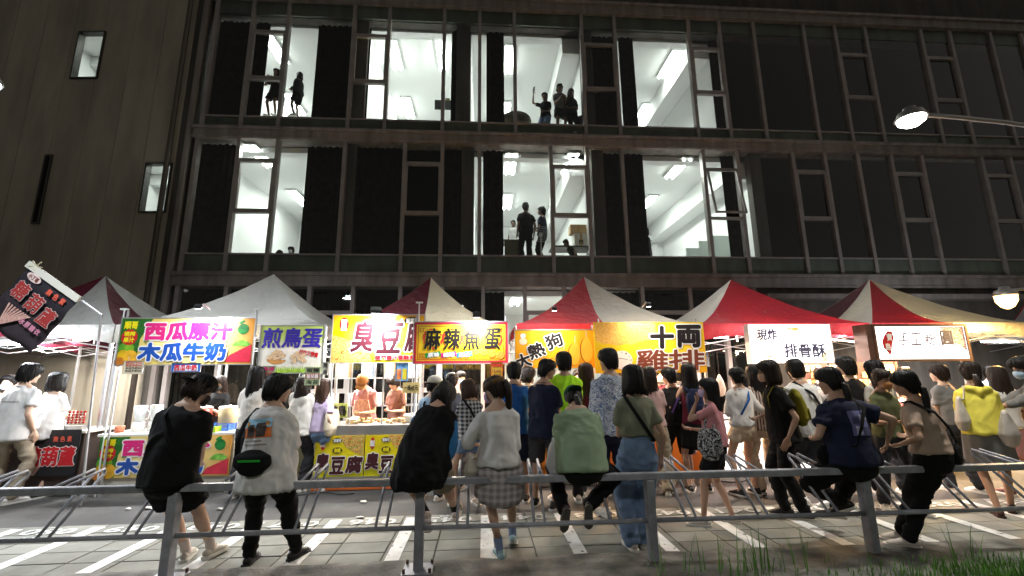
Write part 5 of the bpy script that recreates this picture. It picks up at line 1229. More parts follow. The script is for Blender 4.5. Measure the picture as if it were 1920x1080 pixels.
        e, w_ = ik(sh[i], tg, l1, l2, rot @ pole); elb.append(e); wri.append(w_)
        ar = 1.0 if sex == 'm' else .88
        b.loft([sp(s_*.10, 0, .43), sh[i], sh[i].lerp(e, .5), e], [.045*k, .050*k*ar*B, .043*k*ar*B, .036*k*ar], (0, 0, 1) if abs((e-sh[i]).normalized().z) < .8 else sd, 10)
        b.loft([e, e.lerp(w_, .3), w_], [.036*k*ar, .037*k*ar, (.024*k*ar, .021*k*ar)], sd, 10)
    hips = [sp(s_*whip/k*.86, 0, -.035) for s_ in (-1, 1)]
    feet = feet or [(-.10, .0, 0, 8, 0), (.10, .0, 0, -8, 0)]
    t1, t2 = .430*k, .415*k; kn, an, ft = [], [], []
    for i, s_ in enumerate((-1, 1)):
        f = feet[i]; yw = rad(f[3]) if len(f) > 3 else 0; pt = rad(f[4]) if len(f) > 4 else 0
        fr = Matrix.Rotation(yw, 3, 'Z') @ Matrix.Rotation(pt, 3, 'X')
        ank = V3(f[0]*1.0, f[1], f[2]-z0*0)+fr @ V3(0, 0, .085*k)
        kk, aa = ik(hips[i], ank, t1, t2, fr @ V3(s_*.12, 1, 0)); kn.append(kk); an.append(aa); ft.append((aa-fr @ V3(0, 0, .085*k), fr))
        lg = 1.0 if sex == 'm' else .96
        b.loft([hips[i], hips[i].lerp(kk, .35), hips[i].lerp(kk, .7), kk], [(.083*k*B*lg, .086*k*B*lg), (.078*k*B*lg, .080*k*B*lg), (.063*k*lg*B, .063*k*lg*B), (.052*k*lg, .052*k*lg)], sd, 12)
        d = (aa-kk); bk = (rot @ V3(0, -1, 0)); 
        b.loft([kk, kk.lerp(aa, .28)+bk*.012*k, kk.lerp(aa, .6)+bk*.006*k, aa], [.050*k*lg, (.052*k*lg*B, .055*k*lg*B), .040*k*lg, .032*k*lg], sd, 12)
        b.loft([aa, aa+fr @ V3(0, .05*k, -.045*k)], [.032*k, .034*k], sd, 8)
    bo = fused('body', b, SKIN[skin], t, voxb*k, 3)
    # ---------- hands: palm, four unequal bent fingers and a thumb
    hb = MB()
    for i, s_ in enumerate((-1, 1)):
        fw = (wri[i]-elb[i]).normalized()
        curl = .35 if arms[i] in ('down',) else .95
        # palm normal: towards the body
        inw = (rot @ V3(-s_, 0, 0)) if arms[i] == 'down' else rot @ V3(-s_*.5, .2, .8)
        inw = (inw-fw*inw.dot(fw)).normalized(); ac = fw.cross(inw)*s_
        kh = k*(1 if sex == 'm' else .9); p0 = wri[i]
        hb.loft([p0-fw*.01, p0+fw*.03*kh, p0+fw*.085*kh], [(.024*kh, .018*kh), (.038*kh, .016*kh), (.040*kh, .013*kh)], ac, 10)
        for j, (o_, ln) in enumerate(((-.030, .068), (-.010, .078), (.010, .073), (.029, .058))):
            q = p0+fw*.083*kh+ac*o_*kh; dirv = fw; pts = [q-fw*.012*kh]
            ang = curl*(.5+.12*j)
            for seg, fr_ in enumerate((.45, .32, .23)):
                dirv = (dirv*math.cos(ang*.8)+inw*math.sin(ang*.8)*1.0).normalized() if seg else (fw*math.cos(ang*.6)+inw*math.sin(ang*.6)).normalized()
                q = q+dirv*ln*fr_*kh; pts.append(q.copy()); 
            hb.loft(pts, [.0092*kh, .0088*kh, .0082*kh, .0072*kh], ac, 7)
        tb = p0+fw*.025*kh-ac*.030*kh; d1 = (fw*.65-ac*.6+inw*.35).normalized(); d2 = (fw*.8-ac*.1+inw*.6).normalized()
        hb.loft([tb, tb+d1*.035*kh, tb+d1*.035*kh+d2*.028*kh], [.013*kh, .011*kh, .009*kh], ac, 7)
    def addh(bo=bo, hb=hb):
        me = bo.data; n = len(me.vertices); vs = np.empty(n*3); me.vertices.foreach_get('co', vs); F = [tuple(p.vertices) for p in me.polygons]
        m2 = bpy.data.meshes.new('body'); m2.from_pydata([tuple(map(float, v)) for v in vs.reshape(-1, 3)]+hb.v, [], F+[tuple(i+n for i in f) for f in hb.f]); m2.materials.append(me.materials[0]); m2.shade_smooth(); bo.data = m2; bpy.data.meshes.remove(me)
    LATE.append(addh)
    # ---------- face details
    if face_on or det > 1:
        for s_ in (-1, 1):
            e = MB().ball(hp_(s_*.031, .078, -.006), .0085*k, n=8, m=6).build('eye', mat('eye_dark', (.02, .015, .012), .2), t)
            e = MB().loft([hp_(s_*.016, .088, .014), hp_(s_*.032, .084, .020), hp_(s_*.046, .074, .014)], [.0035*k]*3, n=6).build('eyebrow', HB, t)
    # ---------- shirt
    kind, cm = top[0], top[1]
    h0 = hem if hem is not None else -.04
    L_ = loose; c = MB()
    if kind:
        zz = [h0, h0+.02, .12, .22, .34, .43, .475, .50] if h0 < .08 else [h0, h0+.02, max(h0+.06, .26), .34, .42, .475, .50]
        pts, rr = [], []
        zz = sorted(set(zz))
        Z = [-.25, -.06, .02, .12, .22, .34, .43, .49, .55]; WX = ([.165, .165, .165, .140, .138, .155, .152, .088, .05] if sex == 'f' else [.16, .160, .158, .155, .158, .172, .170, .10, .06]); WY = ([.12, .12, .122, .102, .102, .110, .096, .062, .05] if sex == 'f' else [.118, .118, .116, .108, .108, .114, .102, .068, .05])
        for z in zz:
            f = min(1, max(0, (.43-z)/.25)); lx = L_*(.35+f*.85)*(1 if z < .45 else .35)
            pts.append(sp(0, .002, z)); rr.append(((np.interp(z, Z, WX)*B+lx)*k, (np.interp(z, Z, WY)*B+lx)*k))
        c.loft(pts, rr, sd, 18, ends=False)
        for s_ in (-1, 1):
            if kind != 'tank': c.loft([sp(s_*.045, -.012, .475), sp(s_*.09, -.01, .452), sp(s_*wsh/k*.90, -.006, .418)], [.046*k, .050*k, .052*k], (0, 1, 0), 12)
        for i, s_ in enumerate((-1, 1)):
            if kind in ('tank', 'cape'): continue
            e, a = elb[i], sh[i]
            full = {'tee': .62, 'oversize': .92, 'short': .42}.get(kind, 1)
            sl = .030 if kind == 'oversize' else .022
            r0 = (.052*B+L_*.35)*k
            if kind in ('long', 'hood', 'rolled'):
                w_ = wri[i]; c.loft([sp(s_*.09, 0, .425), a, a.lerp(e, .5), e], [.062*k, r0, (.050+L_*.4)*k, (.046+L_*.3)*k], sd, 12)
                q = e.lerp(w_, .95 if kind != 'rolled' else .35); c.loft([e, e.lerp(q, .5), q], [(.046+L_*.3)*k, (.042+L_*.3)*k, (.034+L_*.2)*k], sd, 12)
            else:
                q = a.lerp(e, min(full, 1)); dn = V3(0, 0, -1)*.006*k
                c.loft([sp(s_*.09, 0, .405), a, a.lerp(q, .5)+dn, q+dn], [.058*k, r0*.93, r0*.98, r0*1.06], sd, 14, ends=False)
        if kind == 'cape':   # a big jacket hung over the shoulders
            c.loft([sp(-.05, -.05, -.20), sp(-.05, -.06, -.12), sp(-.04, -.05, .02), sp(-.02, -.04, .18), sp(0, -.02, .34), sp(.01, -.01, .43), sp(0, 0, .50)], [(.20*k, .11*k), (.235*k, .145*k), (.225*k, .15*k), (.205*k, .14*k), (.185*k, .12*k), (.13*k, .095*k), (.065*k, .065*k)], sd, 20, ends=False)
        if inner:
            c2 = MB()
            for i in (0, 1):
                a, e, w_ = sh[i], elb[i], wri[i]; c2.loft([a.lerp(e, .15), a.lerp(e, .6), e], [.070*k, .074*k, .070*k], sd, 12); c2.loft([e, e.lerp(w_, .5), e.lerp(w_, .9)], [.068*k, .060*k, .046*k], sd, 12)
            c2.loft([sp(0, .03, 0), sp(0, .03, .4)], [(.13*k, .10*k), (.13*k, .09*k)], sd, 14)
            fused('shirt', c2, inner, t, voxc*k, 3, folds(.012*k, 77))
        if kind in ('tee', 'short', 'oversize', 'long'):
            cr = []
            for q in range(25):
                a_ = 2*math.pi*q/24; cr.append(sp((.064+L_*.1)*math.cos(a_), -.010+.062*math.sin(a_), .503+.012*(1-math.sin(a_))*.5-.012))
            MB().loft(cr, [(.007*k, .006*k)]*25, n=6, ends=False).build('collar', cm, t, True)
        if kind == 'hood': c.loft([sp(-.09, -.06, .47), sp(0, -.10, .43), sp(.09, -.06, .47)], [.035*k, .055*k, .035*k], (0, 0, 1), 10)
        so_ = fused('jacket' if kind == 'cape' else 'shirt', c, cm, t, voxc*k, 3 if det else 2, folds(.0115*k*(1.4 if kind in ('cape', 'oversize') else 1), rs.randint(0, 999)))
    # ---------- legs wear
    bk_, bm = bot[0], bot[1]; c = MB()
    wl = [sp(0, 0, -.07), sp(0, 0, .0), sp(0, .003, .075)]
    if bk_ == 'skirt' or bk_ == 'miniskirt':
        ln = .36 if bk_ == 'skirt' else .30
        mid = (kn[0]+kn[1])/2; hipm = (hips[0]+hips[1])/2; dv = (mid-hipm).normalized()
        R = []; N = 48
        for j in range(9):
            s = j/8; cc = sp(0, 0, .10).lerp(hipm+dv*ln*k, s); rx = (.150+.07*min(1, s*3.2)+.025*s)*k*B; ry = (.115+.055*min(1, s*3.2)+.045*s)*k*B
            a_ = (rot @ V3(1, 0, 0)); b_ = (dv.cross(a_)).normalized()
            R.append([cc+a_*math.cos(2*math.pi*q/N)*rx*(1+.045*s*math.cos(q*math.pi*2/N*12+j*.15))+b_*math.sin(2*math.pi*q/N)*ry*(1+.045*s*math.cos(q*math.pi*2/N*12+j*.15)) for q in range(N)])
        m_ = MB(); m_.rings(R); m_.build('skirt', bm, t, True)
    elif bk_:
        c.loft([sp(0, 0, -.09), sp(0, 0, 0), sp(0, .003, .09)], [(.165*k*B, .122*k*B), (.172*k*B, .125*k*B), (.140*k*B, .104*k*B)], sd, 16)
        for i in (0, 1):
            h_, kk, aa = hips[i], kn[i], an[i]
            if bk_ in ('shorts', 'hotpants', 'longshorts'):
                q = h_.lerp(kk, {'shorts': .72, 'hotpants': .40, 'longshorts': .95}[bk_]); w_ = .024 if bk_ != 'longshorts' else .03
                c.loft([h_, h_.lerp(q, .5), q], [(.090*k*B+.01, .095*k*B+.01), (.086*k*B+w_*.7, .088*k*B+w_*.7), (.078*k*B+w_, .080*k*B+w_)], sd, 14, ends=False)
            else:
                ww = {'pants': .012, 'wide': .035, 'slim': .006, 'jeans': .016}[bk_]
                bk2 = rot @ V3(0, -1, 0)
                c.loft([h_, h_.lerp(kk, .5), kk, kk.lerp(aa, .3)+bk2*.008, kk.lerp(aa, .7), aa+(kk-aa).normalized()*.01], [(.092*k*B, .096*k*B), (.080*k*B+ww*.6, .082*k*B+ww*.6), (.060*k*B+ww, .062*k*B+ww), (.060*k+ww, .064*k+ww), (.052*k+ww*1.1, .054*k+ww*1.1), (.048*k+ww*1.1, .050*k+ww*1.1)], sd, 14)
        fused({'shorts': 'shorts', 'hotpants': 'shorts', 'longshorts': 'shorts'}.get(bk_, 'trousers'), c, bm, t, voxc*k, 2, folds(.010*k, rs.randint(0, 999), (8, 8, 15)))
    # ---------- shoes with their soles
    if shoe:
        sm = mat('shoe_'+shoe, shoe, .5, ns=30, na=.1); som = mat('sole_'+sole, sole, .6)
        for i in (0, 1):
            p0, fr = ft[i]; S = lambda x, y, z: p0+fr @ V3(x*k, y*k, z*k)
            u = MB()
            u.loft([S(0, -.055, .045), S(0, -.02, .050), S(0, .05, .050), S(0, .11, .038), S(0, .165, .030)], [(.032*k, .036*k), (.036*k, .042*k), (.040*k, .038*k), (.044*k, .026*k), (.034*k, .018*k)], fr @ V3(1, 0, 0), 12)
            u.loft([S(0, -.02, .05), S(0, -.015, .095)], [(.036*k, .042*k), (.035*k, .040*k)], fr @ V3(1, 0, 0), 12, ends=False)
            ob = u.build('shoe', sm, t, True); 
            out = [(-.036, -.07), (-.043, .0), (-.040, .05), (-.050, .12), (-.040, .175), (-.012, .205), (.015, .205), (.040, .175), (.048, .12), (.040, .05), (.042, 0), (.036, -.07), (.015, -.088), (-.015, -.088)]
            MB().rings([[S(x*1.0, y, 0) for x, y in out], [S(x*1.03, y*1.01, .012) for x, y in out], [S(x, y, .026) for x, y in out]]).build('sole', som, ob)
            la = MB()
            for q in range(4): la.loft([S(-.018, .045+.022*q, .088-.010*q), S(.018, .045+.022*q, .088-.010*q)], [.004*k]*2, n=5)
            la.build('laces', mat('lace_'+sole, sole, .7), ob)
            if sock:
                MB().loft([S(0, -.012, .07), an[i].lerp(kn[i], .13), an[i].lerp(kn[i], .26)], [.040*k, .039*k, .043*k], sd, 12).build('sock', mat('sock_'+sock, sock, .9), t, True)
    # ---------- hair
    def ringhair(levels, seed=1, amp=.006):
        """levels: (z, cy, rx, ry, front) – front: how far forward hair may reach (head frame)"""
        N = 44; R = []
        for j, (z, cy_, rx, ry, fl_) in enumerate(levels):
            r = []
            for q in range(N):
                a = 2*math.pi*q/N; x = rx*math.cos(a); y = cy_+ry*math.sin(a)
                nz_ = amp*(math.sin(a*17+seed+z*9)*.5+math.sin(a*29+seed*2+z*14)*.3+math.sin(a*7+seed*3+z*22)*.5)
                w2 = .006*math.sin(a*3+seed*5+z*13)+.004*math.sin(a*5+seed*7-z*31)
                x += (nz_+w2)*math.cos(a); y += (nz_+w2)*math.sin(a)
                if y > fl_: y = fl_-.012*math.sin(a)
                zz_ = z+((.011*math.sin(a*11+seed*4)+.008*math.sin(a*19+seed*6)) if z < -.06 else 0)
                q_ = hp_(x, y, max(zz_, -.06)); q_.z += min(0, zz_+.06)*k; r.append(q_)
            R.append(r)
        mb_ = MB().rings(R); rr_ = random.Random(int(seed*1000))
        # loose locks lying over the hair: broken outline, uneven ends
        n_ = (110 if det else 0)
        for q_ in range(n_):
            a = rr_.uniform(0, 2*math.pi); off = rr_.uniform(.001, .009); dr = rr_.uniform(-.25, .25); wd = rr_.uniform(.003, .007); pts_ = []; i0 = rr_.choice((1, 2, 2, 3, 4))
            if len(levels)-i0 < 4: continue
            last = len(levels)-1-rr_.choice((0, 1, 1, 2))
            for j in range(i0, last+1):
                z, cy_, rx, ry, fl_ = levels[j]; aa_ = a+dr*(j-i0)/max(1, last-i0)
                if j >= len(levels)-2: rx, ry = max(rx, levels[j-1][2]*.9), max(ry, levels[j-1][3]*.9); z -= rr_.uniform(0, .018)
                x = (rx+off)*math.cos(aa_); y = cy_+(ry+off)*math.sin(aa_)
                if y > fl_: y = fl_+off*.5
                q2 = hp_(x, y, max(z, -.06)); q2.z += min(0, z+.06)*k; pts_.append(q2)
            c0 = hcn; n0 = len(mb_.v)
            for i_, p_ in enumerate(pts_):
                t_ = (pts_[min(i_+1, len(pts_)-1)]-pts_[max(i_-1, 0)]).normalized(); o_ = (p_-V3(c0.x, c0.y, p_.z)); o_.z = 0
                s2 = t_.cross(o_.normalized() if o_.length > 1e-4 else V3(1, 0, 0)); s2.normalize(); w2 = wd*k*(1 if i_ < len(pts_)-1 else .25)
                mb_.v += [tuple(p_-s2*w2), tuple(p_+o_.normalized()*.004*k if o_.length > 1e-4 else p_), tuple(p_+s2*w2)]
            for i_ in range(len(pts_)-1):
                b0 = n0+i_*3; mb_.f += [(b0, b0+1, b0+4, b0+3), (b0+1, b0+2, b0+5, b0+4)]
        return mb_
    crown = [(.136, -.012, .010, .012, .2), (.132, -.011, .034, .042, .2), (.119, -.009, .058, .070, .2), (.098, -.008, .076, .091, .2), (.070, -.008, .087, .103, .2), (.042, -.008, .090, .106, .088)]
    hm_ = hc
    if cap: crown = [(a_, b_, c_*.95, d_*.95, e_) for a_, b_, c_, d_, e_ in crown]
    if hair == 'short': lv = crown+[(.015, -.012, .089, .102, .058), (-.015, -.022, .086, .092, .010), (-.045, -.030, .078, .080, -.020), (-.075, -.036, .066, .064, -.036), (-.098, -.040, .050, .044, -.045)]
    elif hair == 'mop': lv = [(a_, b_, c_*1.07, d_*1.06, e_) for a_, b_, c_, d_, e_ in crown]+[(.015, -.012, .096, .110, .070), (-.02, -.020, .096, .104, .030), (-.055, -.028, .090, .092, .0), (-.09, -.036, .076, .074, -.02), (-.115, -.040, .055, .05, -.03)]
    elif hair == 'bob': lv = [(a_, b_, c_*1.06, d_*1.06, e_) for a_, b_, c_, d_, e_ in crown]+[(.010, -.010, .098, .112, .062), (-.04, -.012, .104, .112, .045), (-.09, -.014, .110, .110, .040), (-.130, -.018, .108, .104, .035), (-.150, -.020, .094, .088, .03), (-.152, -.02, .06, .05, .02)]
    elif hair in ('long', 'verylong'):
        e_ = .30 if hair == 'long' else .42
        lv = [(a_, b_, c_*1.05, d_*1.05, f_) for a_, b_, c_, d_, f_ in crown]+[(.010, -.012, .096, .110, .060), (-.05, -.020, .098, .104, .030), (-.11, -.034, .098, .086, .015), (-.17, -.058, .106, .064, -.0), (-.24, -.072, .110, .052, -.02), (-.24-(e_-.24)*.55, -.082, .102, .046, -.03), (-e_-.03, -.086, .080, .036, -.04), (-e_-.05, -.088, .045, .02, -.05)]
    elif hair in ('pony', 'bun', 'lowpony'): lv = crown+[(.015, -.012, .087, .100, .052), (-.015, -.022, .083, .092, .0), (-.045, -.032, .074, .078, -.024), (-.075, -.040, .058, .056, -.04), (-.092, -.042, .040, .036, -.05)]
    else: lv = None
    if lv:
        hob = ringhair(lv, rs.random()*9, .006 if hair != 'mop' else .010).build('hair', hm_, t, True)
        def strandnoise(o=hob, sd_=rs.randint(0, 99)): pass
        if hair == 'pony':
            tl = .30; base_ = hp_(0, -.098, .035)
            pts = [base_, hp_(0, -.145, .045), hp_(0, -.160, .0)]; pts += [pts[-1]+V3(0, 0, -1)*(.09*k*q)+(rot @ V3(.01*math.sin(q), .006*q, 0)) for q in range(1, 5)]
            MB().loft(pts, [.020*k, .028*k, .036*k, (.036*k, .030*k), (.034*k, .026*k), (.026*k, .02*k), (.010*k, .008*k)], sd, 14).build('ponytail', hm_, t, True)
            MB().ball(hp_(0, -.106, .037), .022*k, .022*k, .022*k, 10, 6).build('hair_tie', mat('tie_dark', (.05, .04, .05), .6), t)
        if hair == 'lowpony':
            base_ = hp_(0, -.085, -.045); pts = [base_, base_+rot @ V3(0, -.04*k, -.02*k)]; pts += [pts[-1]+V3(0, 0, -1)*(.085*k*q)+(rot @ V3(.018*math.sin(q*1.3), 0, 0))-V3(0, 0, 0) for q in range(1, 5)]
            MB().loft(pts, [.020*k, .030*k, (.036*k, .030*k), (.038*k, .030*k), (.032*k, .024*k), (.012*k, .01*k)], sd, 14).build('ponytail', hm_, t, True)
            MB().ball(base_+rot @ V3(0, -.02*k, 0), .022*k, n=10, m=6).build('hair_tie', mat('tie_pale', (.3, .3, .32), .6), t)
        if hair == 'bun': MB().ball(hp_(0, -.115, -.01), .042*k, .036*k, .042*k, 14, 8).build('hair_bun', hm_, t, True)
    if cap:
        cc, back, cz = cap; cmm = cloth('cap_'+cc, srgb(cc)); N = 28; R = []
        for z, r_ in ((.020, 1.0), (.05, 1.0), (.085, .93), (.112, .74), (.132, .42), (.138, .08)): R.append([hp_(.0985*r_*math.cos(a), -.006+.116*r_*math.sin(a), z+.008) for a in [2*math.pi*q/N for q in range(N)]])
        co_ = MB().rings(R).build('cap', cmm, t, True)
        s_ = -1 if back else 1; R = []
        for e_ in (0, .006):
            R.append([hp_(x, -.006+s_*y, .030+z+e_) for x, y, z in ((-.08, .07, 0), (-.075, .13, -.004), (-.045, .175, -.012), (0, .19, -.016), (.045, .175, -.012), (.075, .13, -.004), (.08, .07, 0), (0, .06, 0))])
        MB().rings(R).build('brim', cmm, co_)
        MB().ball(hp_(0, -.006, .147), .008*k, n=8, m=4).build('button', cmm, co_)
    if headband:
        R = []; N = 36
        for z, r_ in ((.030, 1.06), (.055, 1.07), (.078, 1.03)): R.append([hp_(.091*r_*math.cos(a), -.006+.110*r_*math.sin(a)-.0*z, z-.25*(.1*math.sin(a))) for a in [2*math.pi*q/N for q in range(N)]])
        MB().rings(R).build('headband', cloth('band_'+headband, srgb(headband)), t, True)
    if mask:
        R = []
        for z, w_, o_ in ((-.012, .045, 0), (-.03, .060, .012), (-.06, .062, .014), (-.09, .050, .008), (-.108, .03, -.005)):
            R.append([hp_(w_*math.sin(a), .048+o_+(.060)*math.cos(a), z) for a in np.linspace(-1.45, 1.45, 11)])
        m_ = MB(); m_.rings(R+[[p-hr @ V3(0, .004, 0) for p in r] for r in R[::-1]], cap=False, closed=False); mo = m_.build('face_mask', mat('mask_'+mask, mask, .8), t, True)
        for s_ in (-1, 1): MB().loft([hp_(s_*.058, .05, -.035), hp_(s_*.078, .0, -.005), hp_(s_*.080, -.012, -.03)], [.0018*k]*3, n=5).build('ear_loop', mat('mask_'+mask, mask, .8), mo)
    if glasses:
        gl = MB()
        for s_ in (-1, 1):
            gl.tube([hp_(s_*.034+.022*math.cos(a), .098, .0+.018*math.sin(a)) for a in np.linspace(0, 6.283, 15)], .0022*k, 5); gl.loft([hp_(s_*.056, .098, .004), hp_(s_*.080, .0, .0)], [.0022*k]*2, n=5)
        gl.build('glasses', K, t)
    J = dict(root=t, sp=sp, hp=hp_, wri=wri, elb=elb, sh=sh, hips=hips, kn=kn, an=an, k=k, rot=rot, H=H, B=B, W=Matrix.Translation(V3(pos[0], pos[1], z0)) @ Matrix.Rotation(rad(face), 4, 'Z'), shirt=so_ if kind else None)
    return J
def ppos(px, fy, ftz=0.0):
    g_ = G(px, fy, ftz); return (g_.x, g_.y)
def stand(label, px, hy, fy, **kw):
    """head-top and ground pixel rows give the place and height"""
    y = ppos(px, fy)[1]; x = P(px, hy*.75+fy*.25, y).x; zt = P(px, hy, y).z; kw.setdefault('face', 0)
    H = zt*kw.pop('hk', 1.0)
    return person(label, (x, y), H=H, **kw)
def strap(J, pts, m, parent, w=.016, name='strap'):
    """band over torso points given in torso coordinates"""
    P_ = [J['sp'](*p) for p in pts]
    return MB().loft(P_, [(w*J['k'], .005*J['k'])]*len(P_), (.9, .0, .44) if abs(P_[0].x-P_[-1].x) > .1 else (1, 0, 0), 8, ends=False).build(name, m, parent, True)
def held(J, name, label, cat):
    """a thing carried by a person: top-level, with the person's frame"""
    t = thing(name, label, cat); t.matrix_world = J['W']; t.location = J['W'].translation; t.rotation_euler = J['W'].to_euler(); return t
def crossbody(J, lab, col, s=1, bagpos=(.16, .10, .0), size=(.13, .05, .09), green=None, pts=None, sw=.016):
    t = held(J, 'crossbody_bag', lab, 'bag'); m = cloth('bag_'+col, srgb(col)); B = J['B']
    d = .125*B+.03
    strap(J, pts or [(-s*.10, .06, .50), (-s*.115, -.02, .515), (-s*.07, -d, .40), (s*.03, -d-.015, .24), (s*.12, -d+.005, .10), (bagpos[0]*s, bagpos[1], bagpos[2]+.05)], m, t, sw)
    p = J['sp'](bagpos[0]*s, bagpos[1], bagpos[2]); b = MB(); a, e, c = [q*J['k'] for q in size]
    b.loft([p+V3(0, 0, -c*.8), p+V3(0, 0, -c*.3), p+V3(0, 0, c*.5), p+V3(0, 0, c*.9)], [(a*.7, e*.8), (a, e), (a*.95, e*.9), (a*.6, e*.4)], (1, 0, 0), 16)
    fused('bag_body', b, m, t, .012, 2, folds(.004, 3))
    if green: MB().box(p.x-a*.5, p.x+a*.6, p.y-e-.012, p.y-e-.004, p.z+c*.1, p.z+c*.1+.015).build('zip_stripe', mat('zip_'+green, green, .5), t)
    return t
def backpack(J, lab, col, sz=1.0, straps=None):
    t = held(J, 'backpack', lab, 'backpack'); m = cloth('pack_'+col, srgb(col)); B = J['B']; d = .12*B+.03
    pts = [J['sp'](0, -d-.055*sz, z) for z in (.08, .12, .25, .36, .42)]
    b = MB(); b.loft(pts, [(.10*sz, .05*sz), (.145*sz, .075*sz), (.145*sz, .075*sz), (.125*sz, .06*sz), (.07*sz, .03*sz)], J['rot'] @ V3(1, 0, 0), 16); fused('pack_body', b, m, t, .014, 2, folds(.006, 8))
    q = [J['sp'](0, -d-.125*sz, z) for z in (.12, .22)]; MB().loft(q, [(.10*sz, .022*sz)]*2, J['rot'] @ V3(1, 0, 0), 12).build('pocket', m, t, True)
    for s_ in (-1, 1): strap(J, [(s_*.085, .115, .25), (s_*.10, .11, .40), (s_*.10, .03, .505), (s_*.09, -.05, .49), (s_*.07, -d-.02, .40)], straps or m, t, .022)
    return t
def phone(J, lab, i=1, lit=False, up=False):
    t = held(J, 'phone', lab, 'phone'); w = J['wri'][i]; f = (w-J['elb'][i]).normalized()
    c = w+f*.10+V3(0, .0, .03); n = (J['hp'](0, 0, 0)-c).normalized(); u = V3(0, 0, 1)-n*n.z; u.normalize(); r_ = u.cross(n)
    def bx(a, b_, th, off, nm, m):
        R = [[c+r_*x*a+u*y*b_+n*z for x, y in ((-1, -1), (1, -1), (1, 1), (-1, 1))] for z in (off, off+th)]; MB().rings(R).build(nm, m, t)
    bx(.037, .075, .008, -.004, 'phone_case', mat('phone_dark', (.03, .03, .035), .3)); bx(.034, .071, .001, .005, 'phone_screen', mat('screen_lit', (.1, .1, .1), .2, emis=(.6, .7, .9), es=.8) if lit else mat('screen_off', (.02, .02, .03), .1))
    return t
def tote(J, lab, col, i=1, size=(.15, .05, .17), pos=(.24, -.02, -.02), from_=(.15, 0, .48), name='tote_bag', m=None):
    t = held(J, name, lab, 'bag'); m = m or cloth('tote_'+col, srgb(col)); p = J['sp'](*pos); a, e, c = size; s = J['sp'](*from_)
    b = MB(); b.loft([p+V3(0, 0, -c), p+V3(0, 0, -c*.6), p, p+V3(0, 0, c*.9)], [(a*.75, e*1.0), (a, e*1.3), (a*.98, e), (a*.85, e*.35)], J['rot'] @ V3(.35, 1, 0), 16); fused('bag_body', b, m, t, .013, 2, folds(.006, 11))
    for q in (-.05, .05): MB().loft([p+V3(0, q, c*.85), (p+s)/2+V3(0, q*.8, 0), s+V3(0, q*.5, .02)], [(.014, .004)]*3, (0, 1, 0), 6).build('bag_handle', m, t)
    return t
def backprint(J, name, m, w=.13, z0=.16, z1=.38, x0=0, push=.004, parts=None):
    """a print pressed onto the back of the shirt, following its folds"""
    so_, root, sp = J['shirt'], J['root'], J['sp']
    def late():
        from mathutils.bvhtree import BVHTree
        me = so_.data; bv = BVHTree.FromPolygons([v.co for v in me.vertices], [tuple(p.vertices) for p in me.polygons])
        for nm, mm, ax0, ax1, az0, az1, ps in [(name, m, x0-w, x0+w, z0, z1, push)]+(parts or []):
            nx, nz = 14, 12; R = []
            for j in range(nz+1):
                r = []
                for i in range(nx+1):
                    x = ax0+(ax1-ax0)*i/nx; z = az0+(az1-az0)*j/nz
                    o = sp(x, -.45, z); d = (sp(x, 0, z)-o).normalized(); hit = bv.ray_cast(o, d)
                    q = hit[0] if hit[0] is not None else sp(x, -.13, z); r.append(q-d*ps)
                R.append(r)
            mb = MB(); mb.rings(R, cap=False, closed=False); mb.build(nm, mm, root, True)
    LATE.append(late)
# ------------------------------------------------ cloths
black = cloth('black', (.006, .006, .007)); navy = cloth('navy', (.012, .016, .04)); white = cloth('white', (.62, .61, .60)); offw = cloth('offwhite', (.58, .55, .50))
khaki = cloth('khaki', (.36, .30, .22)); denim = cloth('denim', (.16, .24, .38), .16); ddenim = cloth('dark_denim', (.03, .045, .08)); sage = cloth('sage', (.27, .36, .24)); olive = cloth('olive', (.20, .21, .15))
blue = cloth('blue', (.02, .10, .34)); neon = cloth('neon', (.42, .85, .03)); lav = cloth('lavender', (.50, .40, .56)); pinkc = cloth('pink', (.55, .24, .26)); maroon = cloth('maroon', (.10, .012, .025)); yellow = cloth('yellow', (.75, .66, .10))
grey = cloth('grey', (.16, .16, .16)); lblue = cloth('light_blue', (.30, .42, .55)); cyan = cloth('shirt_blue', (.05, .22, .50)); beige = cloth('beige', (.46, .34, .27)); sand = cloth('sand', (.50, .40, .30)); blush = cloth('blush', (.58, .38, .36)); charc = cloth('charcoal', (.035, .035, .04))
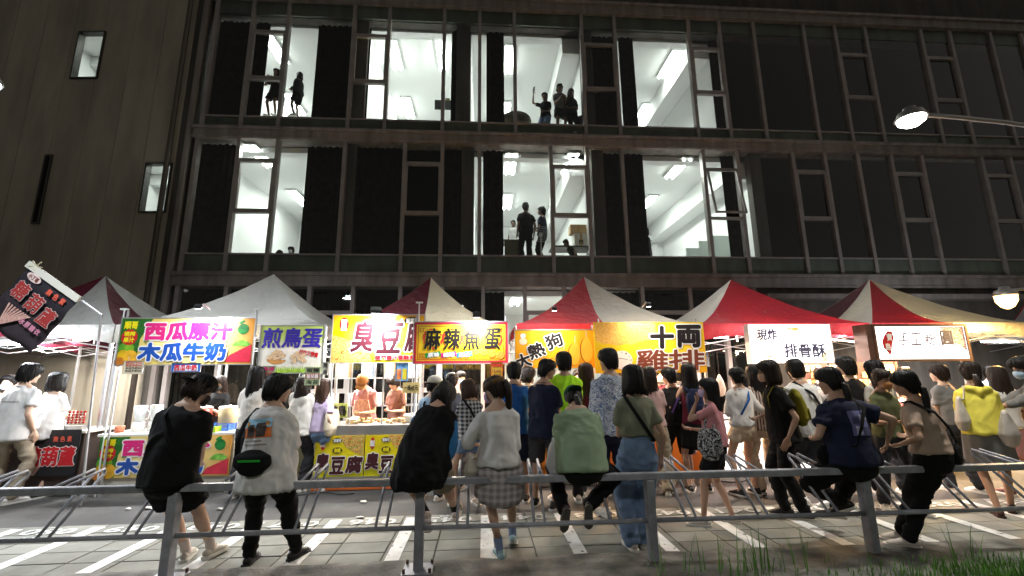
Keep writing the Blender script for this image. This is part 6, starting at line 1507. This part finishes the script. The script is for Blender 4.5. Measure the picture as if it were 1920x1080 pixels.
def pattern(name, kindp, c0, c1, sc=30, c2=None):
    m = cloth(name, c0); n = m.node_tree; L = n.links.new; tc = n.nodes.new('ShaderNodeTexCoord'); b = n.nodes['Principled BSDF']
    mx = n.nodes.new('ShaderNodeMix'); mx.data_type = 'RGBA'; mx.inputs['A'].default_value = (*c0, 1); mx.inputs['B'].default_value = (*c1, 1)
    if kindp in ('stripe', 'plaid'):
        def band(ax):
            sp_ = n.nodes.new('ShaderNodeSeparateXYZ'); L(tc.outputs['Object'], sp_.inputs[0]); a = n.nodes.new('ShaderNodeMath'); a.operation = 'MULTIPLY'; a.inputs[1].default_value = sc; L(sp_.outputs[ax], a.inputs[0])
            s_ = n.nodes.new('ShaderNodeMath'); s_.operation = 'SINE'; L(a.outputs[0], s_.inputs[0]); g_ = n.nodes.new('ShaderNodeMath'); g_.operation = 'GREATER_THAN'; g_.inputs[1].default_value = .1; L(s_.outputs[0], g_.inputs[0]); return g_
        if kindp == 'stripe': L(band(0).outputs[0], mx.inputs['Factor'])
        else:
            x_, z_ = band(0), band(2); ad = n.nodes.new('ShaderNodeMath'); ad.operation = 'ADD'; L(x_.outputs[0], ad.inputs[0]); L(z_.outputs[0], ad.inputs[1]); hf = n.nodes.new('ShaderNodeMath'); hf.operation = 'MULTIPLY'; hf.inputs[1].default_value = .5; L(ad.outputs[0], hf.inputs[0]); L(hf.outputs[0], mx.inputs['Factor'])
    else:
        v = n.nodes.new('ShaderNodeTexNoise'); v.inputs['Scale'].default_value = sc; v.inputs['Distortion'].default_value = 2.5; v.inputs['Detail'].default_value = 2; L(tc.outputs['Object'], v.inputs[0]); r = n.nodes.new('ShaderNodeValToRGB'); r.color_ramp.interpolation = 'CONSTANT'; e = r.color_ramp.elements
        e[0].position = 0; e[0].color = (*c0, 1); e[1].position = .47; e[1].color = (*c1, 1); q = e.new(.56); q.color = (*(c2 or c0), 1); L(v.outputs['Fac'], r.inputs[0]); L(r.outputs[0], b.inputs['Base Color']); return m
    L(mx.outputs['Result'], b.inputs['Base Color']); return m
plaid = pattern('skirt_plaid', 'plaid', (.33, .28, .30), (.60, .56, .57), 110); check = pattern('shirt_check', 'plaid', (.02, .025, .04), (.5, .5, .5), 130); stripe = pattern('shirt_stripe', 'stripe', (.16, .08, .05), (.55, .50, .46), 190)
camo = pattern('shirt_floral', 'blob', (.62, .64, .68), (.10, .16, .32), 17, (.52, .56, .62)); apron = mat('apron', (.62, .30, .26), .8, ns=30, na=.35)

def onrail(label, px, hx, hy, feetpx, dy=.03, lean=0, face=0, pelz=.825, dx=0, **kw):
    x = P(px, 850, RY+dy).x; y = RY+dy; zt = P(hx, hy, RY+dy).z
    k = (zt-pelz)/(.775*math.cos(rad(lean*.8))); H = kw.pop('H', k*1.70)
    f = []; R_ = Matrix.Rotation(-rad(face), 3, 'Z')
    for q in feetpx:
        fx, fy = q[0], q[1]; z = q[4] if len(q) > 4 else 0.0
        w_ = G(fx, fy, z) if len(q) < 6 else P(fx, fy, q[5]); l = R_ @ V3(w_.x-x, w_.y-y, 0); f.append((l.x, l.y, w_.z if len(q) > 5 else z, q[2], q[3]))
    kw.setdefault('group', 'people sitting along the railing')
    return person(label, (x, y), H=H, face=face, pelz=pelz, lean=lean, feet=f, **kw)

# ================================================================== ON THE RAILING
J = onrail('leftmost sitter on the railing, in black tee, black shorts and backwards cap', 322, 350, 702, [(348, 1050, 14, 0), (396, 1046, -10, 0)], lean=10, sex='m', side=3, build=1.08, head=(-42, 22), hair='mop', hc=HD, cap=('#0d0d10', True, 0),
    top=('tee', black), bot=('shorts', black), arms=('front', 'lap'), mask='#1c1214', shoe='#b8b0a4', sole='#c8c4bc', sock='#c8b8b0', skin='a', loose=.03, hem=-.12, seed=3)
phone(J, 'phone held low by the person in the black tee', 0)
t = crossbody(J, 'small black pouch with a white tag at the hip of the leftmost sitter', '#141416', 1, (.15, -.02, -.06), (.07, .05, .07)); 
p = J['sp'](.16, -.08, -.05); MB().box(p.x-.012, p.x+.012, p.y-.014, p.y-.008, p.z-.015, p.z+.015).build('white_tag', white, t)
J = onrail('person in a white printed tee and black trousers with a slung black bag, looking right', 505, 487, 705, [(466, 1058, 6, 0), (552, 1048, -16, 0)], lean=6, side=-3, sex='f', build=1.12, head=(-38, 10), hair='mop', hc=HB, top=('oversize', white), bot=('slim', black), arms=('front', 'front'),
    shoe='#121214', sole='#1c1c1e', skin='a', loose=.05, hem=-.17, twist=-8, seed=8)
backprint(J, 'shirt_print', mat('print_orange', '#d8702c', .8), .125, .255, .405, -.03, .005, [('print_sky', mat('print_skyblue', '#8ab8d0', .8), -.155, .095, .335, .405, .0065), ('print_figure', mat('print_fig', '#3c3430', .8), -.115, -.045, .262, .36, .008), ('print_figure', mat('print_fig', '#3c3430', .8), -.03, .045, .262, .37, .008), ('print_ears', mat('print_ear', '#c88a3c', .8), -.13, -.10, .35, .385, .009), ('print_ears', mat('print_ear', '#c88a3c', .8), .035, .07, .35, .385, .009), ('print_lines', mat('print_greyline', '#8a8884', .8), -.14, .02, .225, .235, .005), ('print_lines', mat('print_greyline', '#8a8884', .8), -.14, .06, .195, .205, .005)])
crossbody(J, 'black sling bag with a bright green zip across the back of the white printed tee', '#101012', 1, (-.03, -.215, .075), (.155, .06, .085), green='#1fa82c', pts=[(-.10, .05, .50), (-.125, -.03, .50), (-.165, -.12, .38), (-.185, -.16, .26), (-.17, -.19, .12)], sw=.02)
J = onrail('person bent forward in a big black cape-like jacket over a blue shirt, on the railing', 800, 834, 726, [(800, 985, 5, -35, .34, 4.06), (866, 1000, -5, 0)], lean=22, side=9, sex='f', build=1.1, head=(-25, 28), hair='long', hc=HB, top=('cape', black), inner=cyan, bot=('shorts', khaki), arms=('front', 'front'),
    shoe='#c8b8ae', sole='#d8d0c8', sock='#141414', skin='c', loose=.03, H=1.62, seed=5)
phone(J, 'phone in the hand of the person with the cape-like jacket', 1, True)
J = onrail('person in a white blouse, headband, ponytail and grey plaid skirt with crossed legs', 935, 914, 709, [(938, 1050, 8, 0), (962, 1030, -12, -18)], lean=4, dy=.06, face=6, sex='f', head=(52, 12), hair='pony', hc=HD, headband='#6a5034', top=('rolled', white), bot=('miniskirt', plaid), arms=('bag', 'lap'), shoe='#8fb0b8', sole='#e0e0dc', sock='#7888a8',
    mask='#c8a8d0', glasses=True, skin='a', hem=-.03, loose=.03, face_on=True, seed=2)
tote(J, 'small white canvas bag resting on the rail by the plaid skirt', '#c8c0b4', 0, (.10, .05, .07), (-.25, .04, -.02), (-.17, .05, .12))
J = onrail('person in sage green tee and green cap sitting with soles tucked on the rail', 1090, 1086, 722, [(1062, 968, 8, -62, .36, 4.03), (1104, 962, -8, -62, .36, 4.03)], lean=20, sex='m', build=1.32, head=(4, 24), hair='lowpony', hc=HB, cap=('#0e3c2c', True, 0), top=('tee', sage), bot=('pants', black), arms=('lap', 'lap'), shoe='#26262a', sole='#55534e', skin='a', loose=.04, hem=-.10, seed=4)
t = held(J, 'plastic_bag', 'white plastic bag hanging at the left hand of the person in sage green', 'bag'); p = J['sp'](-.26, .10, .05); b_ = MB(); b_.loft([p+V3(0, 0, -.14), p+V3(0, 0, -.06), p+V3(0, 0, .06), p+V3(0, 0, .14)], [(.05, .04), (.075, .05), (.05, .04), (.012, .012)], n=14); fused('bag_film', b_, mat('plastic_white', (.65, .66, .68), .25, trans=.4), t, .012, 1, folds(.010, 4, (16, 16, 9)))
x, y = P(1197, 860, 4.16).x, 4.16
J = person('person with black bob, olive crop top and blue jeans leaning by a railing post', (x, y), H=1.63, face=-4, sex='f', pelz=.87, head=(2, 5), hair='bob', hc=HB, top=('tee', olive), bot=('wide', denim), arms=('front', 'down'), shoe='#a8a098', sole='#c8c4bc', skin='c', hem=.14, feet=[(-.07, .12, 0, 8, 0), (.05, .17, 0, -5, 0)], group='people sitting along the railing', seed=6)
crossbody(J, 'black strap bag worn in front by the person in the olive crop top', '#0e0e10', 1, (.13, .15, .05), (.08, .03, .06))
J = onrail('sitter in navy tee with a purple back print and low tied hair', 1598, 1604, 692, [(1590, 958, 40, -25, .30, 4.25), (1562, 985, 55, 0, .03)], lean=8, dy=.02, face=8, twist=-3, sex='f', build=1.22, head=(22, 6), hair='lowpony', hc=HB, top=('tee', navy), bot=('slim', black), arms=('bag', (.36, -.05, .10)), shoe='#1a1412', sole='#d8d4cc', skin='c', loose=.035, hem=-.08, seed=12)
backprint(J, 'shirt_print', mat('print_violet', '#6c6c9c', .8), .095, .17, .38, .01, .004, [('print_pale', mat('print_palev', '#b4b4d0', .8), .0, .10, .30, .345, .006), ('print_pale', mat('print_palev', '#b4b4d0', .8), -.06, .0, .18, .25, .006), ('print_dark', mat('print_dkv', '#46466c', .8), .01, .10, .18, .24, .006), ('print_dark', mat('print_dkv', '#46466c', .8), -.07, -.01, .27, .33, .006)])
crossbody(J, 'small black shoulder bag at the left hip of the person in the navy printed tee', '#0c0c0e', -1, (.20, .08, .0), (.10, .05, .08))
J = onrail('rightmost sitter on the railing, in dusty beige top with long ponytail', 1748, 1712, 697, [(1694, 1015, 45, 0), (1706, 1032, 40, 0)], lean=4, dy=.02, face=20, side=-9, sex='f', build=1.08, head=(14, 5), hair='lowpony', hc=HB, top=('tee', beige), bot=('slim', black), arms=((-.27, .12, .10), 'bag'), shoe='#c8beb4', sole='#d8cfc8', skin='c', loose=.02, hem=.0, seed=14)
crossbody(J, 'black crossbody bag hanging at the right of the person in the beige top', '#0c0c10', 1, (.24, -.06, -.02), (.11, .06, .10), sw=.02)

# ================================================================== STANDING IN THE STREET
GR = 'people standing and walking at the night market'
def st(label, px, hy, fy, **kw): kw.setdefault('group', GR); return stand(label, px, hy, fy, **kw)
WK = [(-.10, .22, 0, 4, 0), (.09, -.24, 0, -4, -20)]
J = st('person in a white tee and khaki trousers at the far left with hands in front', 35, 684, 946, sex='m', hair='mop', top=('tee', white), bot=('pants', khaki), arms=('front', 'down'), shoe='#d0cdc8', head=(-8, 5), loose=.045, seed=21, hem=-.16)
backprint(J, 'shirt_print', mat('print_greyline', '#8a8884', .8), .10, .30, .312, 0)
J = st('person with a short bob, long white tee and denim shorts beside the khaki trousers', 97, 700, 932, hair='bob', top=('tee', white), bot=('shorts', denim), arms=('front', 'front'), shoe='#1a1a1c', loose=.05, hem=-.14, seed=22, head=(10, 4))
# vendor behind the juice counter
J = person('juice vendor in a black crop top and black mask looking at a phone', (P(408, 760, 7.55).x, 7.55), H=1.56, face=170, hair='verylong', hc=HD, top=('tee', black), bot=('jeans', charc), arms=('phone', 'phone'), mask='#15110f', hem=.16, face_on=True, head=(0, 12), seed=23, group='stall keepers')
phone(J, 'silver phone held up by the masked juice vendor', 0)
J = st('long haired person in pale grey shirt at the juice counter, behind the printed tee', 474, 690, 935, hair='long', top=('tee', offw), bot=('wide', charc), arms=('front', 'front'), seed=24, shoe='#c8c4bc', head=(12, 4))
J = st('person in cream tee with a white cap over long dark hair, holding a snack', 562, 701, 922, hair='long', hc=HD, cap=('#d8d4cc', False, 0), top=('oversize', offw), bot=('wide', charc), arms=('chin', 'front'), shoe='#d0ccc4', hem=-.12, loose=.05, face=-10, seed=25)
J = st('person in a lavender tee and denim shorts with a cream tote bag', 600, 712, 920, hair='long', hc=HM, top=('tee', lav), bot=('hotpants', denim), arms=('front', 'down'), shoe='#d8d4cc', sock='#d8d4cc', face=-14, skin='a', seed=26)
tote(J, 'cream tote bag on the shoulder of the person in lavender', '#cfc4ae', 1, (.13, .04, .17), (.22, .0, .12), (.14, 0, .47))
# cook behind the steel counter
x = P(688, 760, 7.62).x
J = person('tofu cook in a pink tee, patterned apron and orange cap bending over the steel counter', (x, 7.55), H=1.62, face=176, lean=14, head=(0, 26), sex='m', hair='short', cap=('#94603c', False, 0), top=('tee', cloth('salmon', (.46, .19, .19))), bot=('pants', charc), arms=('front', 'lap'), seed=27, group='stall keepers', face_on=True)
MB().loft([J['sp'](0, .155, -.2), J['sp'](0, .150, .0), J['sp'](0, .140, .36)], [(.17, .012), (.17, .012), (.11, .010)], n=14).build('apron', apron, J['root'], True)
strap(J, [(-.09, .135, .36), (-.09, .08, .50), (-.08, -.08, .50), (.08, -.15, .2)], apron, J['root'], .014, 'apron_strap')
J = person('second cook in a brown top behind the glass with the red shoulders', (P(745, 760, 7.9).x, 7.9), H=1.58, face=165, lean=10, head=(0, 25), sex='f', hair='mop', hc=HD, top=('tee', cloth('rust', (.17, .07, .05))), bot=('pants', charc), arms=('front', 'front'), seed=28, group='stall keepers')
J = person('stall keeper in grey behind the fish ball counter', (P(862, 760, 8.0).x, 8.0), H=1.6, face=190, sex='m', hair='short', top=('tee', grey), bot=('pants', charc), arms=('front', 'front'), seed=29, group='stall keepers', mask='#a0b0c0')
J = st('person in a pale cap and light blue shirt with dark straps at the tofu counter', 812, 708, 935, sex='m', hair='short', cap=('#b8b4a8', True, 0), top=('rolled', lblue), bot=('jeans', ddenim), arms=('front', 'front'), head=(-45, 6), face=-12, seed=30)
for s_ in (-.09, .09): strap(J, [(s_, .10, .42), (s_, .02, .515), (s_, -.13, .40), (s_, -.155, .2), (s_, -.15, .02)], navy, J['root'], .018, 'suspender')
J = st('person with dark hair seen between the pale cap and the red framed sign', 846, 702, 918, hair='short', top=('tee', charc), bot=('pants', charc), seed=31, face=-20)
J = st('brown haired person in black and white checked shirt looking down at a phone', 880, 713, 950, hair='bob', hc=HM, top=('rolled', check), bot=('hotpants', denim), arms=('phone', 'phone'), head=(20, 20), face=20, seed=32, shoe='#c8b8a8', skin='c')
crossbody(J, 'thin black strap bag over the checked shirt', '#101010', 1, (.16, .1, 0), (.08, .04, .06))
J = st('person in a plain blue tee and navy shorts, second left of the neon tee', 962, 681, 940, sex='m', hair='short', top=('tee', blue), bot=('longshorts', navy), arms=('front', 'front'), shoe='#2a2420', head=(-12, 5), seed=33, loose=.04, skin='c', hem=-.12)
J = st('person in dark clothes mostly hidden between the blue and the navy tee', 987, 690, 915, sex='m', hair='mop', hc=HD, top=('tee', charc), bot=('pants', charc), arms=('front', 'front'), mask='#c8d0d8', head=(-50, 4), seed=34)
J = st('person in a navy tee and dark shorts with glasses and a mask under the chin', 1018, 676, 952, sex='m', hair='short', top=('tee', navy), bot=('longshorts', charc), arms=('front', 'front'), shoe='#1c1814', glasses=True, face_on=True, head=(-55, 3), face=-38, build=.92, seed=35, loose=.035, hem=-.14, skin='b')
J = st('person in a bright neon yellow-green tee under the corn dog sign', 1058, 663, 940, sex='m', hair='short', top=('oversize', neon), bot=('pants', black), arms=('front', 'front'), head=(-6, 4), seed=36, loose=.04, hem=-.1, skin='c', shoe='#c8b8a8')
J = st('person with very long reddish brown hair behind the green cap', 1100, 684, 930, hair='verylong', hc=HM, top=('long', maroon), bot=('jeans', charc), arms=('front', 'front'), seed=37, face=-8)
J = st('tall person in blue and white patterned shirt below the clock on the sign', 1143, 657, 968, sex='m', hair='short', top=('hood', camo), bot=('longshorts', navy), arms=('front', 'front'), head=(22, 2), seed=38, loose=.045, skin='c', shoe='#d8d4cc', build=1.05, hem=-.1)
J = st('person in a light pink top behind the black bob', 1222, 690, 925, hair='long', hc=HD, top=('tee', blush), bot=('wide', khaki), arms=('front', 'front'), seed=39, face=-15)
J = st('person in a black tee with white characters on the back and black shorts', 1263, 692, 918, sex='m', hair='short', top=('tee', black), bot=('longshorts', black), arms=('front', 'down'), head=(30, 3), seed=40, loose=.04, shoe='#17171a', skin='c')
backprint(J, 'shirt_letter', mat('print_whitec', '#d8d8d8', .8), .012, .33, .37, .03, .004, [('shirt_letter', mat('print_whitec', '#d8d8d8', .8), .02, .075, .27, .30, .004), ('shirt_letter', mat('print_whitec', '#d8d8d8', .8), .05, .10, .215, .23, .004)])
strap(J, [(.10, .06, .49), (.10, -.03, .51), (.02, -.15, .36), (-.10, -.155, .15)], cloth('violet', (.12, .06, .25)), J['root'], .014, 'strap')
t = held(J, 'plastic_bag', 'pink-white plastic bag hanging from the hand of the person in the lettered black tee', 'bag'); p = J['wri'][1]+V3(0, 0, -.22); b_ = MB(); b_.loft([p+V3(0, 0, -.12), p, p+V3(0, 0, .12)], [(.06, .04), (.07, .05), (.012, .012)], n=12); fused('bag_film', b_, mat('plastic_pink', (.7, .5, .5), .25, trans=.4), t, .013, 1, folds(.010, 4, (16, 16, 9)))
J = st('person with waist long black hair, sleeveless maroon top and black skirt', 1297, 684, 922, hair='verylong', hc=HB, top=('tank', maroon), bot=('miniskirt', black), arms=('bag', 'front'), seed=41, shoe='#141416', skin='c', face=-8)
t = backpack(J, 'small dark blue floral drawstring bag low on the back under the long hair', '#1c2440', .8)
J = st('person in dusty pink tee facing left with a hand raised to a pale mask', 1338, 720, 985, hair='long', hc=HB, top=('tee', pinkc), bot=('shorts', black), arms=('chin', 'front'), face=62, mask='#c8b8d8', face_on=True, shoe='#c0b8b0', sole='#d0ccc4', skin='c', seed=42, hk=1.03, feet=[(-.12, .18, 0, 10, 0), (.10, -.10, 0, -20, 0)], loose=.03, hem=-.02)
tote(J, 'black and white spotted tote bag at the waist of the person in dusty pink', '#2c2c30', 0, (.13, .06, .13), (-.2, .06, .05), (-.13, .02, .46), m=pattern('tote_spots', 'blob', (.03, .03, .035), (.5, .5, .5), 14))
J = st('person in white blouse and beige shorts with a low bun and blue strap', 1388, 692, 930, hair='bun', hc=HB, top=('oversize', white), bot=('hotpants', sand), arms=('front', 'bag'), seed=43, shoe='#16161a', skin='c', face=4, hem=.0)
strap(J, [(.10, .06, .49), (.105, -.03, .51), (.03, -.17, .36), (-.12, -.18, .16)], blue, J['root'], .015, 'strap')
J = st('person with long black hair in a brown striped shirt and beige trousers', 1424, 687, 926, hair='long', hc=HB, top=('tee', stripe), bot=('wide', sand), arms=('front', 'down'), seed=44, shoe='#1a1818', face=-6, hem=-.1)
J = st('person in black walking left with a short brown bob, glasses and mask', 1463, 678, 972, hair='bob', hc=HD, top=('tee', black), bot=('slim', black), arms=('down', 'bag'), face=70, mask='#c8a890', glasses=True, face_on=True, seed=45, feet=[(-.06, -.10, 0, 0, 0), (.07, .06, 0, 0, 0)], shoe='#18181a', hem=-.12, loose=.04, skin='c', lean=4)
backpack(J, 'olive yellow backpack on the person walking left in black', '#7a7420', 1.0)
J = st('broad person in a white tee with a black strap facing the lit rib counter', 1505, 676, 948, sex='m', hair='short', top=('tee', white), bot=('longshorts', charc), arms=('front', 'front'), seed=46, shoe='#e0dcd8', build=1.15, loose=.05, skin='c', face=10, hem=-.12, feet=[(-.15, .05, 0, 30, 0), (.12, -.15, 0, 60, 0)], sock='#141414')
strap(J, [(-.10, .06, .49), (-.105, -.03, .52), (-.02, -.185, .36), (.12, -.19, .12)], black, J['root'], .02, 'strap')
J = st('person with black hair glimpsed between the white tee and the soup pots', 1497, 684, 912, hair='mop', top=('tee', charc), bot=('pants', charc), arms=('front', 'front'), seed=47)
J = st('person in black with spiky hair behind the low ponytail of the navy tee', 1592, 672, 925, sex='m', hair='mop', hc=HB, top=('tee', black), bot=('pants', black), arms=('front', 'front'), seed=48, head=(30, 0), loose=.04)
J = st('person in olive shirt and brown mask facing the camera between the two right sitters', 1656, 690, 960, hair='short', hc=HD, top=('tee', cloth('army', (.10, .11, .05))), bot=('pants', charc), arms=('front', 'front'), face=172, mask='#9a6a3c', face_on=True, seed=49, skin='b', head=(-5, 10), hk=.98)
J = st('person with shoulder length black hair and a cream top behind the brown masked face', 1650, 678, 930, hair='long', top=('tee', offw), bot=('pants', charc), arms=('front', 'front'), seed=50)
J = st('person in a grey tee near the menu rack left of the yellow hoodie', 1778, 686, 925, sex='m', hair='short', hc=HD, top=('tee', grey), bot=('pants', charc), arms=('front', 'front'), seed=51, face=10)
J = st('person in a bright yellow hoodie with a brown ponytail and grey skirt at the right', 1835, 681, 966, hair='lowpony', hc=HD, top=('hood', yellow), bot=('skirt', grey), arms=('front', 'front'), face=-35, seed=52, shoe='#3c2420', sole='#3c2420', skin='b', head=(-15, 4), loose=.045, hem=-.05, lean=6, feet=[(-.05, -.12, 0, 0, 0), (.12, .12, 0, -15, 0)])
tote(J, 'white canvas tote bag hanging in front of the yellow hoodie', '#c8c0b4', 0, (.13, .05, .17), (-.20, -.10, .20), (-.12, -.05, .48))
tote(J, 'crumpled clear and white shopping bag on the arm of the yellow hoodie', '#b8b0a8', 1, (.15, .07, .16), (.16, -.12, .06), (.2, .05, .25), 'shopping_bag')
J = person('tall person in grey shirt and blue mask at the right edge holding out a phone', (P(1990, 860, 4.75).x, 4.75), H=1.70, face=58, lean=8, sex='m', hair='mop', hc=HB, top=('rolled', grey), bot=('pants', charc), arms=('out', 'out'), mask='#9ab4cc', glasses=True, face_on=True, seed=53, skin='b', head=(0, 12), shoe='#26262a', group=GR)
phone(J, 'dark phone held out over the railing side by the masked person at the right edge', 0)
J = person('person in a dusty rose skirt walking away at the right edge behind the outstretched arm', (P(1902, 860, 5.5).x, 5.5), H=1.58, face=-20, hair='long', hc=HD, top=('tee', white), bot=('skirt', cloth('rose_skirt', (.36, .18, .18))), arms=('front', 'down'), seed=54, skin='b', group=GR, shoe='#5a2c28')
for i, (px, Y, lab, c, fc, hr_) in enumerate(((1085, 7.95, 'corn dog stall keeper in dark grey, behind the neon tee', charc, 180, 'short'), (1240, 7.9, 'cutlet stall keeper in maroon behind the glass warmer', maroon, 175, 'mop'), (1545, 7.8, 'soup seller in black beside the tall pots', black, 185, 'short'), (1705, 7.6, 'dessert seller in a beige tee behind the jars', beige, 180, 'mop'), (1868, 8.5, 'stall keeper in blue-grey in the far right stall', lblue, 170, 'short'), (8, 7.4, 'hawthorn seller at the left edge behind the two in white', beige, 200, 'mop'))):
    person(lab, (P(px, 760, Y).x, Y), H=1.6, face=fc, hair=hr_, hc=HB, top=('tee', c), bot=('pants', charc), arms=('front', 'front'), seed=60+i, face_on=True, group='stall keepers', det=0, mask='#a8b4c0' if i % 2 else None)

# ================================================================== AT THE UPSTAIRS WINDOWS
SKIN['d'] = mat('skin_darkened', (.22, .13, .09), .6)  # skin colour darkened, and clothes kept dark, to imitate backlit silhouettes
GW = 'people in the upstairs rooms'
def up(label, px, hy, fy, dy=.45, H=None, **kw):
    y = FY+dy; zt = P(px, hy, y).z
    z0 = P(px, fy, y).z if H is None else zt-H
    kw['skin'] = 'd'; kw.setdefault('feet', [(-.09, 0, 0, 6, 0), (.09, .02, 0, -8, 0)]); kw.setdefault('hc', HB)
    return person(label, (P(px, (hy+fy)/2, y).x, y), H=H or zt-z0, z0=z0, group=GW, det=0, **kw)
def lift(J): return J
J = up('person standing at the upper window at the left with bare legs and arms crossed high', 515, 131, 221, hair='long', top=('tee', black), bot=('shorts', black), arms=((-.1, .2, .3), (.15, .2, .34)), face=165, seed=70)
J = up('person in a dark jacket and skirt standing in profile at the upper window', 559, 137, 221, hair='bob', top=('long', charc), bot=('shorts', black), arms=('front', 'front'), face=75, seed=71, loose=.04)
J = up('person sitting at the upper window with a raised arm taking a selfie', 1022, 176, 232, hair='pony', top=('tee', black), bot=('shorts', denim), arms=('lap', 'up'), face=150, seed=72, H=1.55, pelz=.84, feet=[(-.1, .3, 0, 0, 0), (.1, .3, 0, 0, 0)])
phone(J, 'lit phone held up for the selfie at the upper window', 1, True)
J = up('person in a paler tee standing in the middle of the selfie group', 1050, 160, 236, hair='mop', sex='m', top=('tee', grey), bot=('shorts', charc), arms=('front', 'front'), face=185, seed=73, H=1.6, face_on=True)
J = up('person with long black hair on the right of the selfie group in a dark tee', 1071, 169, 236, hair='verylong', top=('tee', charc), bot=('pants', black), arms=('lap', 'lap'), face=190, seed=74, H=1.6, pelz=.87, face_on=True, feet=[(-.1, .3, 0, 0, 0), (.1, .3, 0, 0, 0)])
up('person bending low at the foot of the lower left lit window', 503, 463, 480, dy=.6, H=1.2, hair='short', top=('tee', navy), bot=('pants', black), lean=30, face=-70, seed=75)
up('masked person whose face just shows above the sill of the lower left lit window', 546, 464, 480, dy=.9, H=1.3, hair='mop', top=('tee', grey), bot=('pants', black), face=180, mask='#c8d0d8', face_on=True, seed=76)
up('person in black standing with back to the glass on the lower floor', 986, 381, 480, dy=.55, H=1.72, hair='short', sex='m', top=('tee', black), bot=('pants', black), face=10, seed=77, loose=.04)
up('person in dark clothes standing behind the white fan, facing left', 1017, 389, 480, dy=.7, H=1.66, hair='mop', top=('tee', navy), bot=('pants', black), face=70, arms=('front', 'front'), seed=78, sex='m')
up('seated person in white seen left of the standing person in black', 963, 414, 480, dy=1.5, H=1.3, hair='short', top=('tee', white), bot=('pants', black), face=160, seed=79, face_on=True)
up('person in a dark top bowing over the table by the boxes on the lower floor', 1077, 446, 480, dy=.7, H=1.25, hair='short', top=('tee', black), bot=('pants', black), face=80, lean=25, seed=80)
up('slim person half hidden by the curtain left of the room with the open sash', 1212, 429, 480, dy=.75, H=1.62, hair='short', top=('tee', charc), bot=('pants', black), face=90, arms=('front', 'front'), seed=81)
finish_people() if 'finish_people' in globals() else None
make_texts()
